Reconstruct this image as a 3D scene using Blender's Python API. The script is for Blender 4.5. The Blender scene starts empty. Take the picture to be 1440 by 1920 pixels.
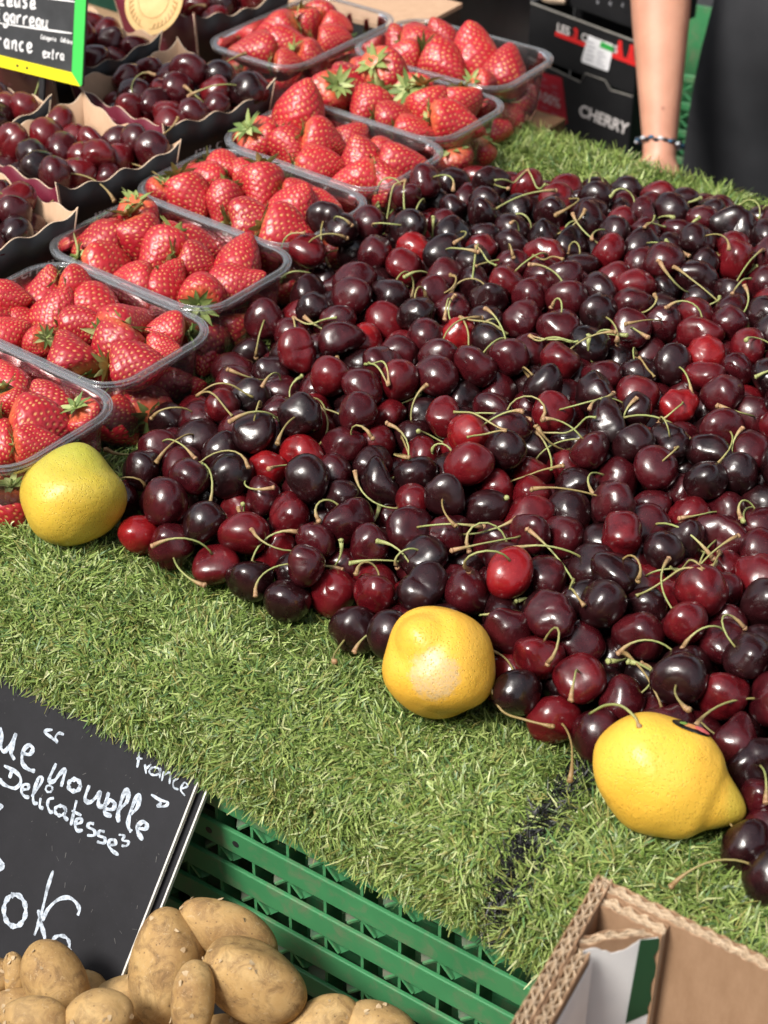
import bpy, math, random
import numpy as np
from mathutils import Vector, Matrix, Quaternion, Euler

SC = bpy.context.scene
COL = SC.collection
rng = np.random.default_rng(7)
random.seed(7)

# ------------------------------------------------------------------ camera
S = 0.92                                     # height of the display surface (m)
cam_d = bpy.data.cameras.new('camera'); cam = bpy.data.objects.new('camera', cam_d); COL.objects.link(cam)
CR, CU, CF = Vector((.7913, .6114, .0047)), Vector((-.3651, .4664, .8057)), Vector((-.4904, .6393, -.5923))
CPOS = Vector((.8111, -.8344, 1.6618))
m = Matrix((CR, CU, -CF)).transposed().to_4x4(); m.translation = CPOS
cam.matrix_world = m
cam_d.sensor_fit = 'VERTICAL'; cam_d.sensor_height = 36; cam_d.sensor_width = 27; cam_d.lens = 36 * 3300 / 1920
cam_d.clip_start = .02; cam_d.clip_end = 400
cam_d.dof.use_dof = True; cam_d.dof.focus_distance = 1.16; cam_d.dof.aperture_fstop = 11.5
SC.camera = cam

# ------------------------------------------------------------------ sky, sun, exposure
SUN_AZ = Vector((-.20, -.98)).normalized(); SUN_EL = math.radians(51)
w = bpy.data.worlds.new('World'); SC.world = w; w.use_nodes = True
nt = w.node_tree
sky = nt.nodes.new('ShaderNodeTexSky'); sky.sky_type = 'NISHITA'; sky.sun_disc = False
sky.sun_elevation = SUN_EL; sky.sun_rotation = math.atan2(SUN_AZ.x, SUN_AZ.y)
sky.air_density = 1.2; sky.dust_density = 5.0; sky.ozone_density = 1.0
bg = nt.nodes['Background']; bg.inputs['Strength'].default_value = .145
hz = nt.nodes.new('ShaderNodeHueSaturation'); hz.inputs['Saturation'].default_value = .45      # hazy, whitish market-day sky
nt.links.new(sky.outputs[0], hz.inputs['Color']); nt.links.new(hz.outputs[0], bg.inputs[0])
sd = bpy.data.lights.new('sun', 'SUN'); sd.energy = 4.1; sd.angle = math.radians(18); sd.color = (1, .955, .89)
sun = bpy.data.objects.new('sun', sd); COL.objects.link(sun)
dirv = Vector((SUN_AZ.x * math.cos(SUN_EL), SUN_AZ.y * math.cos(SUN_EL), math.sin(SUN_EL)))
sun.rotation_euler = dirv.to_track_quat('Z', 'Y').to_euler(); sun.location = (-2, -1, 4)
vs = SC.view_settings; vs.view_transform = 'Standard'; vs.look = 'None'; vs.gamma = 1; vs.use_curve_mapping = False
vs.exposure = 0.31
SC.cycles.max_bounces = 8; SC.cycles.transparent_max_bounces = 24; SC.cycles.diffuse_bounces = 4
SC.cycles.caustics_reflective = False; SC.cycles.caustics_refractive = False
try: SC.cycles.use_denoising = True
except Exception: pass

# ------------------------------------------------------------------ helpers
def tag(o, label=None, cat=None, group=None, kind=None):
    if label: o['label'] = label
    if cat: o['category'] = cat
    if group: o['group'] = group
    if kind: o['kind'] = kind
    return o
def link(name, data, parent=None, mat=None):
    o = bpy.data.objects.new(name, data); COL.objects.link(o)
    if parent is not None: o.parent = parent
    if mat is not None and data is not None and not data.materials: data.materials.append(mat)
    return o
def empty(name, loc=(0, 0, 0), rz=0):
    o = bpy.data.objects.new(name, None); COL.objects.link(o); o.location = loc; o.rotation_euler = (0, 0, rz)
    o.empty_display_size = .02
    return o
def npmesh(name, V, Q=None, T=None, col=None, smooth=False, mats=None, midx=None):
    me = bpy.data.meshes.new(name); V = np.asarray(V, np.float32)
    Q = np.zeros((0, 4), np.int32) if Q is None or len(Q) == 0 else np.asarray(Q, np.int32)
    T = np.zeros((0, 3), np.int32) if T is None or len(T) == 0 else np.asarray(T, np.int32)
    me.vertices.add(len(V)); me.vertices.foreach_set('co', V.ravel())
    nl = Q.size + T.size; me.loops.add(nl)
    me.loops.foreach_set('vertex_index', np.concatenate([Q.ravel(), T.ravel()]))
    me.polygons.add(len(Q) + len(T))
    st = np.concatenate([np.arange(len(Q)) * 4, Q.size + np.arange(len(T)) * 3]).astype(np.int32)
    me.polygons.foreach_set('loop_start', st)
    if smooth: me.polygons.foreach_set('use_smooth', np.ones(len(st), bool))
    if midx is not None: me.polygons.foreach_set('material_index', np.asarray(midx, np.int32))
    if col is not None:
        a = me.color_attributes.new('col', 'FLOAT_COLOR', 'POINT')
        c4 = np.ones((len(V), 4), np.float32); c4[:, :col.shape[1]] = col
        a.data.foreach_set('color', c4.ravel())
    for mm in mats or (): me.materials.append(mm)
    me.update(calc_edges=True); me.validate()
    return me
class MB:
    """collects boxes, prisms and tubes into one mesh"""
    def __init__(self): self.v = []; self.f = []; self.m = []
    def add(self, v, f, mi=0):
        n = len(self.v); self.v += [tuple(p) for p in v]; self.f += [tuple(i + n for i in q) for q in f]; self.m += [mi] * len(f)
    def box(self, a, b, mi=0, M=None):
        v = [Vector((x, y, z)) for x in (a[0], b[0]) for y in (a[1], b[1]) for z in (a[2], b[2])]
        if M: v = [M @ p for p in v]
        self.add(v, [(0, 1, 3, 2), (4, 6, 7, 5), (0, 4, 5, 1), (2, 3, 7, 6), (0, 2, 6, 4), (1, 5, 7, 3)], mi)
        return self
    def tube(self, pts, rad, n=6, mi=0, cap=True):
        pts = [Vector(p) for p in pts]; k = len(pts); rad = rad if hasattr(rad, '__len__') else [rad] * k
        T0 = (pts[1] - pts[0]).normalized(); U = T0.orthogonal().normalized(); v = []
        for i, p in enumerate(pts):
            T = (pts[min(i + 1, k - 1)] - pts[max(i - 1, 0)]).normalized(); U = (U - T * U.dot(T)).normalized(); W = T.cross(U)
            v += [p + (U * math.cos(2 * math.pi * j / n) + W * math.sin(2 * math.pi * j / n)) * rad[i] for j in range(n)]
        f = [(i * n + j, i * n + (j + 1) % n, (i + 1) * n + (j + 1) % n, (i + 1) * n + j) for i in range(k - 1) for j in range(n)]
        if cap: f += [tuple(range(n))[::-1], tuple((k - 1) * n + j for j in range(n))]
        self.add(v, f, mi); return self
    def prism(self, poly, z0, z1, mi=0, M=None):
        n = len(poly); v = [Vector((x, y, z0)) for x, y in poly] + [Vector((x, y, z1)) for x, y in poly]
        if M: v = [M @ p for p in v]
        self.add(v, [tuple(range(n))[::-1], tuple(range(n, 2 * n))] + [(i, (i + 1) % n, n + (i + 1) % n, n + i) for i in range(n)], mi); return self
    def mesh(self, name, mats, smooth=False):
        me = bpy.data.meshes.new(name); me.from_pydata(self.v, [], self.f)
        for mm in (mats if isinstance(mats, (list, tuple)) else [mats]): me.materials.append(mm)
        me.polygons.foreach_set('material_index', np.array(self.m, np.int32))
        if smooth: me.polygons.foreach_set('use_smooth', np.ones(len(self.f), bool))
        me.update(); return me
    def build(self, name, mats, parent=None, smooth=False): return link(name, self.mesh(name, mats, smooth), parent)
def bevel(o, w=.002, seg=2):
    b = o.modifiers.new('bevel', 'BEVEL'); b.width = w; b.segments = seg; b.limit_method = 'ANGLE'; return o

# ------------------------------------------------------------------ materials
def nodes(name):
    m = bpy.data.materials.new(name); m.use_nodes = True
    return m, m.node_tree, m.node_tree.nodes['Principled BSDF']
def ramp(nt, fac, stops):
    r = nt.nodes.new('ShaderNodeValToRGB'); el = r.color_ramp.elements
    while len(el) < len(stops): el.new(.5)
    for e, (p, c) in zip(el, stops): e.position = p; e.color = (*c, 1) if len(c) == 3 else c
    nt.links.new(fac, r.inputs[0]); return r.outputs[0]
def noise(nt, scale, detail=4, rough=.55, vec=None, dist=0):
    n = nt.nodes.new('ShaderNodeTexNoise'); n.inputs['Scale'].default_value = scale; n.inputs['Detail'].default_value = detail
    n.inputs['Roughness'].default_value = rough; n.inputs['Distortion'].default_value = dist
    if vec: nt.links.new(vec, n.inputs['Vector'])
    return n.outputs['Fac']
def objco(nt, shift=True):
    tc = nt.nodes.new('ShaderNodeTexCoord')
    if not shift: return tc.outputs['Object']
    oi = nt.nodes.new('ShaderNodeObjectInfo'); ad = nt.nodes.new('ShaderNodeVectorMath'); ad.operation = 'MULTIPLY_ADD'
    cx = nt.nodes.new('ShaderNodeCombineXYZ')
    for i in range(3): nt.links.new(oi.outputs['Random'], cx.inputs[i])
    nt.links.new(cx.outputs[0], ad.inputs[0]); ad.inputs[1].default_value = (7.3, 3.1, 5.7); nt.links.new(tc.outputs['Object'], ad.inputs[2])
    return ad.outputs[0]
def mixc(nt, fac, a, b, mode='MIX'):
    x = nt.nodes.new('ShaderNodeMix'); x.data_type = 'RGBA'; x.blend_type = mode
    for k, s in ((0, fac), (6, a), (7, b)):
        if isinstance(s, (int, float)): x.inputs[k].default_value = s
        elif isinstance(s, tuple): x.inputs[k].default_value = (*s, 1)
        else: nt.links.new(s, x.inputs[k])
    return x.outputs[2]
def bump(nt, b, h, strength=.3, dist=.001, prev=None):
    n = nt.nodes.new('ShaderNodeBump'); n.inputs['Strength'].default_value = strength; n.inputs['Distance'].default_value = dist
    nt.links.new(h, n.inputs['Height'])
    if prev: nt.links.new(prev, n.inputs['Normal'])
    nt.links.new(n.outputs[0], b.inputs['Normal']); return n.outputs[0]
def pm(name, c1, c2=None, scale=30, rough=.6, bmp=0, bscale=None, spec=.5, coat=0, metal=0, dist=.001, detail=5):
    m, nt, b = nodes(name); v = objco(nt)
    b.inputs['Roughness'].default_value = rough; b.inputs['Specular IOR Level'].default_value = spec
    b.inputs['Coat Weight'].default_value = coat; b.inputs['Coat Roughness'].default_value = .15; b.inputs['Metallic'].default_value = metal
    if c2: nt.links.new(ramp(nt, noise(nt, scale, detail, vec=v), [(.32, c1), (.68, c2)]), b.inputs['Base Color'])
    else: b.inputs['Base Color'].default_value = (*c1, 1)
    if bmp: bump(nt, b, noise(nt, bscale or scale * 2, 6, vec=v), bmp, dist)
    return m
def attr_mat(name, rough=.6, spec=.4, trans=0, extra=None):
    m, nt, b = nodes(name); a = nt.nodes.new('ShaderNodeAttribute'); a.attribute_name = 'col'
    nt.links.new(a.outputs['Color'], b.inputs['Base Color']); b.inputs['Roughness'].default_value = rough; b.inputs['Specular IOR Level'].default_value = spec
    if trans:
        tr = nt.nodes.new('ShaderNodeBsdfTranslucent'); nt.links.new(a.outputs['Color'], tr.inputs[0]); mx = nt.nodes.new('ShaderNodeMixShader')
        mx.inputs[0].default_value = trans; out = nt.nodes['Material Output']
        nt.links.new(b.outputs[0], mx.inputs[1]); nt.links.new(tr.outputs[0], mx.inputs[2]); nt.links.new(mx.outputs[0], out.inputs[0])
    return m

def cherry_mat(name, a, b_, hi):
    m, nt, b = nodes(name); v = objco(nt); oi = nt.nodes.new('ShaderNodeObjectInfo')
    base = mixc(nt, oi.outputs['Random'], a, b_)
    n1 = ramp(nt, noise(nt, 85, 3, vec=v), [(.42, (0, 0, 0)), (.75, (1, 1, 1))])
    c = mixc(nt, n1, base, hi)
    vo = nt.nodes.new('ShaderNodeTexVoronoi'); vo.inputs['Scale'].default_value = 420; nt.links.new(v, vo.inputs['Vector'])
    sp = ramp(nt, vo.outputs['Distance'], [(.05, (.55, .55, .55)), (.16, (0, 0, 0))])
    c2 = mixc(nt, sp, c, tuple(min(1, x * 2.2 + .03) for x in hi))
    nt.links.new(c2, b.inputs['Base Color'])
    rr = ramp(nt, noise(nt, 60, 4, vec=v), [(.3, (.16, .16, .16)), (.75, (.40, .40, .40))]); nt.links.new(rr, b.inputs['Roughness'])
    b.inputs['Specular IOR Level'].default_value = .5; b.inputs['Coat Weight'].default_value = .25; b.inputs['Coat Roughness'].default_value = .09
    p = bump(nt, b, noise(nt, 70, 2, vec=v), .5, .0019); bump(nt, b, noise(nt, 240, 5, .6, vec=v), .22, .0006, p)
    return m
M_CH = [cherry_mat('cherry_black', (.006, .0022, .0026), (.017, .0036, .0046), (.028, .005, .0065)),
        cherry_mat('cherry_burgundy', (.024, .0024, .0040), (.046, .0038, .0062), (.072, .0065, .0095)),
        cherry_mat('cherry_red', (.056, .0028, .0050), (.100, .0045, .0075), (.14, .008, .011)),
        cherry_mat('cherry_scarlet', (.13, .0035, .006), (.22, .006, .009), (.28, .012, .013))]
def stem_mat():
    m, nt, b = nodes('cherry_stem'); v = objco(nt); at = nt.nodes.new('ShaderNodeAttribute'); at.attribute_name = 'col'
    g = ramp(nt, at.outputs['Fac'], [(0, (.22, .18, .06)), (.25, (.25, .30, .095)), (.7, (.33, .34, .13)), (.88, (.33, .22, .10)), (1, (.36, .21, .11))])
    oi = nt.nodes.new('ShaderNodeObjectInfo')
    br = mixc(nt, ramp(nt, oi.outputs['Random'], [(.5, (0, 0, 0)), (1, (.9, .9, .9))]), g, (.25, .16, .06))
    dk = ramp(nt, noise(nt, 350, 3, vec=v), [(.5, (0, 0, 0)), (.8, (.5, .5, .5))])
    nt.links.new(mixc(nt, dk, br, (.10, .075, .03)), b.inputs['Base Color'])
    b.inputs['Roughness'].default_value = .55; return m
M_STEM = stem_mat()
# ------------------------------------------------------------------ lettering shapes (made while the scene is still small)
TXT = {}
def glyphs(body, shear=0, bold=0):
    cu = bpy.data.curves.new('text', 'FONT'); cu.body = body; cu.size = 1; cu.extrude = .0001; cu.shear = shear; cu.offset = bold
    tmp = bpy.data.objects.new('text', cu); COL.objects.link(tmp); bpy.context.view_layer.update()
    TXT[(body, shear, bold)] = bpy.data.meshes.new_from_object(tmp.evaluated_get(bpy.context.evaluated_depsgraph_get())); TXT[(body, shear, bold)].materials.clear()
    bpy.data.objects.remove(tmp); bpy.data.curves.remove(cu)
for b_ in ('cerise', 'merci', 'doux', 'kirsch', 'fruit', 'soin', 'sucre', 'vert', 'rond', 'C', '100%', 'a', 'e', 'c', 'u'): glyphs(b_)
for b_, sh_, bo_ in (('Ma c', .35, 0), ('erise', .35, 0), ('CHERRY', .15, .026), ('LES', 0, .018), ('3', 0, .043), ('CERISIERS', 0, .013)): glyphs(b_, sh_, bo_)

# ------------------------------------------------------------------ setting
M_ASPH = pm('asphalt', (.03, .03, .032), (.065, .063, .06), 60, .9, .5, 220)
M_WOOD = pm('rough_wood', (.20, .12, .06), (.32, .21, .11), 14, .75, .3, 60)
M_DARKWOOD = pm('dark_wood', (.10, .05, .022), (.19, .10, .045), 18, .6, .3, 80)
M_BLACKCARD = pm('black_printed_card', (.006, .006, .007), (.011, .011, .012), 25, .5, .1, 120)
M_BLACKPLASTIC = pm('black_plastic', (.012, .012, .013), (.03, .03, .032), 20, .45, .1, 90)
tag(MB().box((-12, -8, -.05), (12, 12, 0)).build('ground', M_ASPH), 'dark asphalt of the market street under the stalls', kind='structure')

EX = Vector((math.cos(math.radians(3.6)), math.sin(math.radians(3.6)), 0)); EN = Vector((-EX.y, EX.x, 0))
ORG = Vector((-.018, -.202, 0))              # inner edge of the front turf lip, left end
def fr(s, v, z): return ORG + EX * s + EN * v + Vector((0, 0, z))
FRM = Matrix(((EX.x, EN.x, 0, ORG.x), (EX.y, EN.y, 0, ORG.y), (0, 0, 1, 0), (0, 0, 0, 1)))

t = empty('display_table', (.2, .2, 0)); tag(t, 'wooden trestle board carrying the whole fruit display under the turf', 'table')
MB().box((-1.0, -.40, S - .022), (1.3, .355, S - .004)).build('table_top', M_WOOD, t)
for x in (-.9, 1.1):
    for y in (-.0, .30): bevel(MB().box((x - .03, y - .03, 0), (x + .03, y + .03, S - .022)).build('leg', M_WOOD, t))
t = empty('front_shelf', (.3, -.55, 0)); tag(t, 'low wooden shelf in front of the stall that carries the potatoes', 'shelf')
MB().box((-1.0, -.27, .635), (1.2, .215, .655)).build('shelf_board', M_WOOD, t)
for x in (-.9, 1.1):
    for y in (-.22, .15): bevel(MB().box((x - .03, y - .03, 0), (x + .03, y + .03, .635)).build('leg', M_WOOD, t))

# the stall's canvas awning over the seller's side, out of frame above
t = empty('stall_awning', (.2, 1.6, 0)); tag(t, 'striped canvas awning over the back of the stall, above the picture', 'awning')
M_CANVAS = pm('awning_canvas', (.16, .15, .13), (.20, .19, .16), 8, .9, .2, 300); M_POLE = pm('steel_pole', (.35, .35, .36), (.45, .45, .46), 20, .4, metal=.8)
aw = MB(); aw.box((-1.9, -.50, 2.50), (1.9, 1.8, 2.506), M=Matrix.Rotation(math.radians(7), 4, 'X')); aw.build('canvas', M_CANVAS, t)
for x in (-1.8, 1.8):
    for y in (-.4, 1.6): MB().tube([(x, y, 0), (x, y, 2.48 + y * .12)], .022, 12).build('pole', M_POLE, t)

# unseen house added behind the camera to block low sky and darken cherry reflections
t = empty('added_townhouse', (0, -6.6, 0)); tag(t, 'unseen plastered house behind the photographer, added to darken reflections in the cherries', 'building')
M_PLASTER = pm('ochre_plaster', (.34, .29, .22), (.40, .35, .27), 3, .9, .3, 60); M_PANE = pm('dark_window_glass', (.02, .025, .03), rough=.08)
MB().box((-7, -4, 0), (7, 0, 7.2)).build('wall', M_PLASTER, t); MB().prism([(-4.2, 7.2), (.2, 7.2), (-2, 8.2)], -7.2, 7.2, 0, Matrix(((0, 0, 1, 0), (1, 0, 0, 0), (0, 1, 0, 0), (0, 0, 0, 1)))).build('roof', pm('roof_tiles', (.20, .09, .055), (.28, .13, .08), 9, .9), t)
for i in range(6):
    for z in (1.1, 3.1, 5.1):
        x = -5.6 + i * 2.2; wn = MB().box((x - .55, .002, z), (x + .55, .05, z + 1.5)).build('window', M_WOOD, t); MB().box((x - .47, .051, z + .08), (x + .47, .056, z + 1.42)).build('pane', M_PANE, wn)

# ------------------------------------------------------------------ artificial turf
M_BLADE = attr_mat('turf_blade', .42, .45, .18)
M_BACK = pm('turf_backing', (.05, .06, .03), (.14, .15, .07), 320, .9, .8, 600)
M_FRAY = pm('frayed_black_backing', (.010, .010, .012), (.035, .035, .04), 200, .6)
PAL = np.array([(.145, .225, .048), (.205, .295, .068), (.275, .365, .098), (.375, .455, .15), (.09, .155, .042), (.275, .265, .078), (.115, .22, .075), (.50, .54, .25)], np.float32)
def blades(name, P, N, length, width, stand, flow=None, flow_w=0, mix=(.15, .20, .21, .16, .08, .08, .06, .07), mat=None, parent=None, pal=PAL):
    """P, N (n,3) roots and normals; each blade is a bent, tapering strip"""
    n = len(P); P = P.astype(np.float32); N = N.astype(np.float32)
    rv = rng.normal(size=(n, 3)).astype(np.float32)
    ph = rng.uniform(0, 6, 6); fx, fy = np.sin(P[:, 0] * 95 + ph[0]) + np.sin(P[:, 1] * 70 + P[:, 0] * 40 + ph[1]), np.sin(P[:, 0] * 60 + ph[2] - P[:, 2] * 55) + np.sin(P[:, 1] * 110 + ph[3])
    rv[:, 0] += .5 * fx; rv[:, 1] += .5 * fy; rv[:, 2] += .5 * np.sin(P[:, 0] * 80 + ph[4])     # tufts lean together
    if flow is not None: rv = rv + flow_w * np.asarray(flow, np.float32)
    tv = rv - (rv * N).sum(1, keepdims=True) * N; tv /= np.linalg.norm(tv, axis=1, keepdims=True) + 1e-9
    L = (length * rng.uniform(.55, 1.25, n)).astype(np.float32)[:, None]
    st = np.clip(rng.normal(stand, .28, n), .03, 1.2).astype(np.float32)[:, None]
    d1 = N * st + tv * (1 - np.minimum(st, 1) * .8); d1 /= np.linalg.norm(d1, axis=1, keepdims=True)
    bend = rng.uniform(.1, 1.0, n).astype(np.float32)[:, None]
    d2 = d1 + tv * bend - N * bend * .75; d2 /= np.linalg.norm(d2, axis=1, keepdims=True)
    sd = np.cross(d1, N + .35 * rng.normal(size=(n, 3))); sd /= np.linalg.norm(sd, axis=1, keepdims=True) + 1e-9
    W = (width * rng.uniform(.6, 1.35, n)).astype(np.float32)[:, None] * .5
    a = P; b = P + d1 * L * .5; c = b + d2 * L * .5
    V = np.stack([a - sd * W, a + sd * W, b - sd * W * .95, b + sd * W * .95, c - sd * W * .35, c + sd * W * .35], 1).reshape(-1, 3)
    i = np.arange(n)[:, None] * 6
    Q = np.concatenate([i + np.array([[0, 1, 3, 2]]), i + np.array([[2, 3, 5, 4]])], 0)
    k = rng.choice(len(pal), size=n, p=np.array(mix) / sum(mix)); c = pal[k] * rng.uniform(.8, 1.2, (n, 1))
    col = np.repeat(c[:, None], 6, 1).reshape(-1, 3).astype(np.float32)
    me = npmesh(name, V, Q, col=col, mats=[mat or M_BLADE])
    return tag(link(name, me, parent), kind='stuff')
PROF = [(.05, S - .001), (.012, S + .001), (.002, S + .005), (-.010, S + .010), (-.030, S + .012), (-.055, S + .010), (-.072, S + .004), (-.083, S - .007), (-.089, S - .022), (-.091, S - .046)]
def prof(u):
    seg = np.sqrt(np.diff([p[0] for p in PROF]) ** 2 + np.diff([p[1] for p in PROF]) ** 2); cs = np.concatenate([[0], np.cumsum(seg)])
    x = u * cs[-1]; v = np.interp(x, cs, [p[0] for p in PROF]); z = np.interp(x, cs, [p[1] for p in PROF])
    v2 = np.interp(x + .003, cs, [p[0] for p in PROF]); z2 = np.interp(x + .003, cs, [p[1] for p in PROF])
    v1 = np.interp(x - .003, cs, [p[0] for p in PROF]); z1 = np.interp(x - .003, cs, [p[1] for p in PROF])
    dv, dz = v2 - v1, z2 - z1; nn = np.hypot(dv, dz) + 1e-9
    return v, z, dz / nn, -dv / nn
def wav(s): return .0035 * np.sin(9 * s + 1) + .002 * np.sin(31 * s)
def front_pts(n, s0, s1, u0=0, u1=1):
    s = rng.uniform(s0, s1, n); u = rng.uniform(u0, u1, n); v, z, nv, nz = prof(u)
    if True: z = z + wav(s) * np.clip((.05 - v) * 12, 0, 1); v = v + .004 * np.sin(6 * s + .5) * (v < -.05)
    ex, en, og = np.array(EX), np.array(EN), np.array(ORG)
    P = og + s[:, None] * ex + v[:, None] * en; P[:, 2] = z
    N = nv[:, None] * en; N[:, 2] = nz
    return P, N / np.linalg.norm(N, axis=1, keepdims=True), s, v
def turf_front(label, s0, s1, sb0, sb1, n, length):
    t = empty('artificial_grass_mat', fr((s0 + s1) / 2, -.04, S)); tag(t, label, 'grass mat')
    inv = Matrix.Translation(-t.location)
    ns = 60; U = np.linspace(0, 1, 26); v, z, nv, nz = prof(U); V = []
    for th in (0, -.003):
        for s in np.linspace(s0, s1, ns):
            for a, b, c, d in zip(v, z, nv, nz):
                zz = b + wav(s) * min(max((.05 - a) * 12, 0), 1); aa = a + (.004 * math.sin(6 * s + .5) if a < -.05 else 0)
                V.append(fr(s, aa + c * th, zz + d * th) - t.location)
    k = 26; Q = []
    for i in range(ns - 1):
        for j in range(k - 1):
            q = (i * k + j, (i + 1) * k + j, (i + 1) * k + j + 1, i * k + j + 1); Q.append(q); Q.append(tuple(x + ns * k for x in q[::-1]))
    for i in range(ns - 1):
        for j in (0, k - 1): Q.append((i * k + j, i * k + j + ns * k, (i + 1) * k + j + ns * k, (i + 1) * k + j))
    for j in range(k - 1):
        for i in (0, ns - 1): Q.append((i * k + j, i * k + j + 1, i * k + j + 1 + ns * k, i * k + j + ns * k))
    link('backing', npmesh('backing', V, Q, mats=[M_BACK], smooth=True), t)
    P, N, s, v = front_pts(n, sb0, sb1, .12, 1)
    up = .45 - .2 * (v < -.07)
    o = blades('grass_blades', P - np.array(t.location), N, length, .00122, up.mean(), flow=(0, 0, -1), flow_w=.25, parent=t)
    P, N, s, v = front_pts(n // 6, sb0, sb1, .9, 1)      # fringe hanging over the hem
    blades('grass_fringe', P - np.array(t.location), N, length * 1.15, .0012, .35, flow=(0, 0, -1), flow_w=1.1, parent=t)
    return t
tL = turf_front('green artificial grass strip folded over the stall edge, left of the dark frayed seam', -.62, .466, -.16, .464, 80000, .0122)
tR = turf_front('green artificial grass strip with longer blades right of the dark frayed seam', .479, 1.2, .477, 1.1, 47000, .0165)
# frayed black edge between the two strips
t = tR; P, N, s, v = front_pts(1700, .465, .481, .16, 1)
bk = np.array([(.008, .008, .010), (.018, .018, .021), (.04, .04, .044), (.11, .12, .09)], np.float32)
blades('frayed_edge', P - np.array(t.location), N, .014, .0009, .45, flow=tuple(-EN) , flow_w=.5, mix=(.4, .35, .2, .05), parent=t, pal=bk)
# the sheet under and behind the cherry pile
t = empty('artificial_grass_mat', (.2, .3, S)); tag(t, 'green artificial grass sheet under and behind the loose cherry pile', 'grass mat')
nx, ny = 70, 50; gx = np.linspace(-.19, 1.1, nx); gy = np.linspace(-.17, .635, ny)
def bed(x, y):
    z = S + .0005 + .003 * np.sin(7 * x + 2) * np.exp(-((y - .5) / .1) ** 2)
    return z - np.clip(y - .560, 0, 1) * 1.1
V = np.array([(x - .2, y - .3, bed(x, y) - S) for x in gx for y in gy]); Q = [(i * ny + j, (i + 1) * ny + j, (i + 1) * ny + j + 1, i * ny + j + 1) for i in range(nx - 1) for j in range(ny - 1)]
o = link('backing', npmesh('backing', V, Q, mats=[M_BACK], smooth=True), t); sm = o.modifiers.new('thick', 'SOLIDIFY'); sm.thickness = .003; sm.offset = -1
def bed_pts(n, x0, x1, y0, y1):
    x = rng.uniform(x0, x1, n); y = rng.uniform(y0, y1, n); z = bed(x, y)
    dzy = (bed(x, y + .002) - bed(x, y - .002)) / .004; N = np.stack([np.zeros(n), -dzy, np.ones(n)], 1)
    return np.stack([x - .2, y - .3, z - S], 1), N / np.linalg.norm(N, axis=1, keepdims=True)
P, N = bed_pts(52000, -.17, .62, .34, .632); k = (P[:, 1] + .3) > .36 + .3 * np.clip(P[:, 0] + .2, 0, 9); 
blades('grass_blades', P[k], N[k], .0175, .0013, .8, flow=(.2, -.4, .1), flow_w=.5, parent=t, mix=(.16, .22, .24, .16, .06, .05, .05, .06))
P, N = bed_pts(30000, .62, 1.06, -.14, .60); blades('grass_blades', P, N, .0175, .0014, .7, parent=t)
P, N = bed_pts(15000, -.02, .30, -.24, .1)
k = P[:, 1] + .3 > -.165; blades('grass_under_fruit', P[k], N[k], .015, .0012, .6, parent=t)

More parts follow.
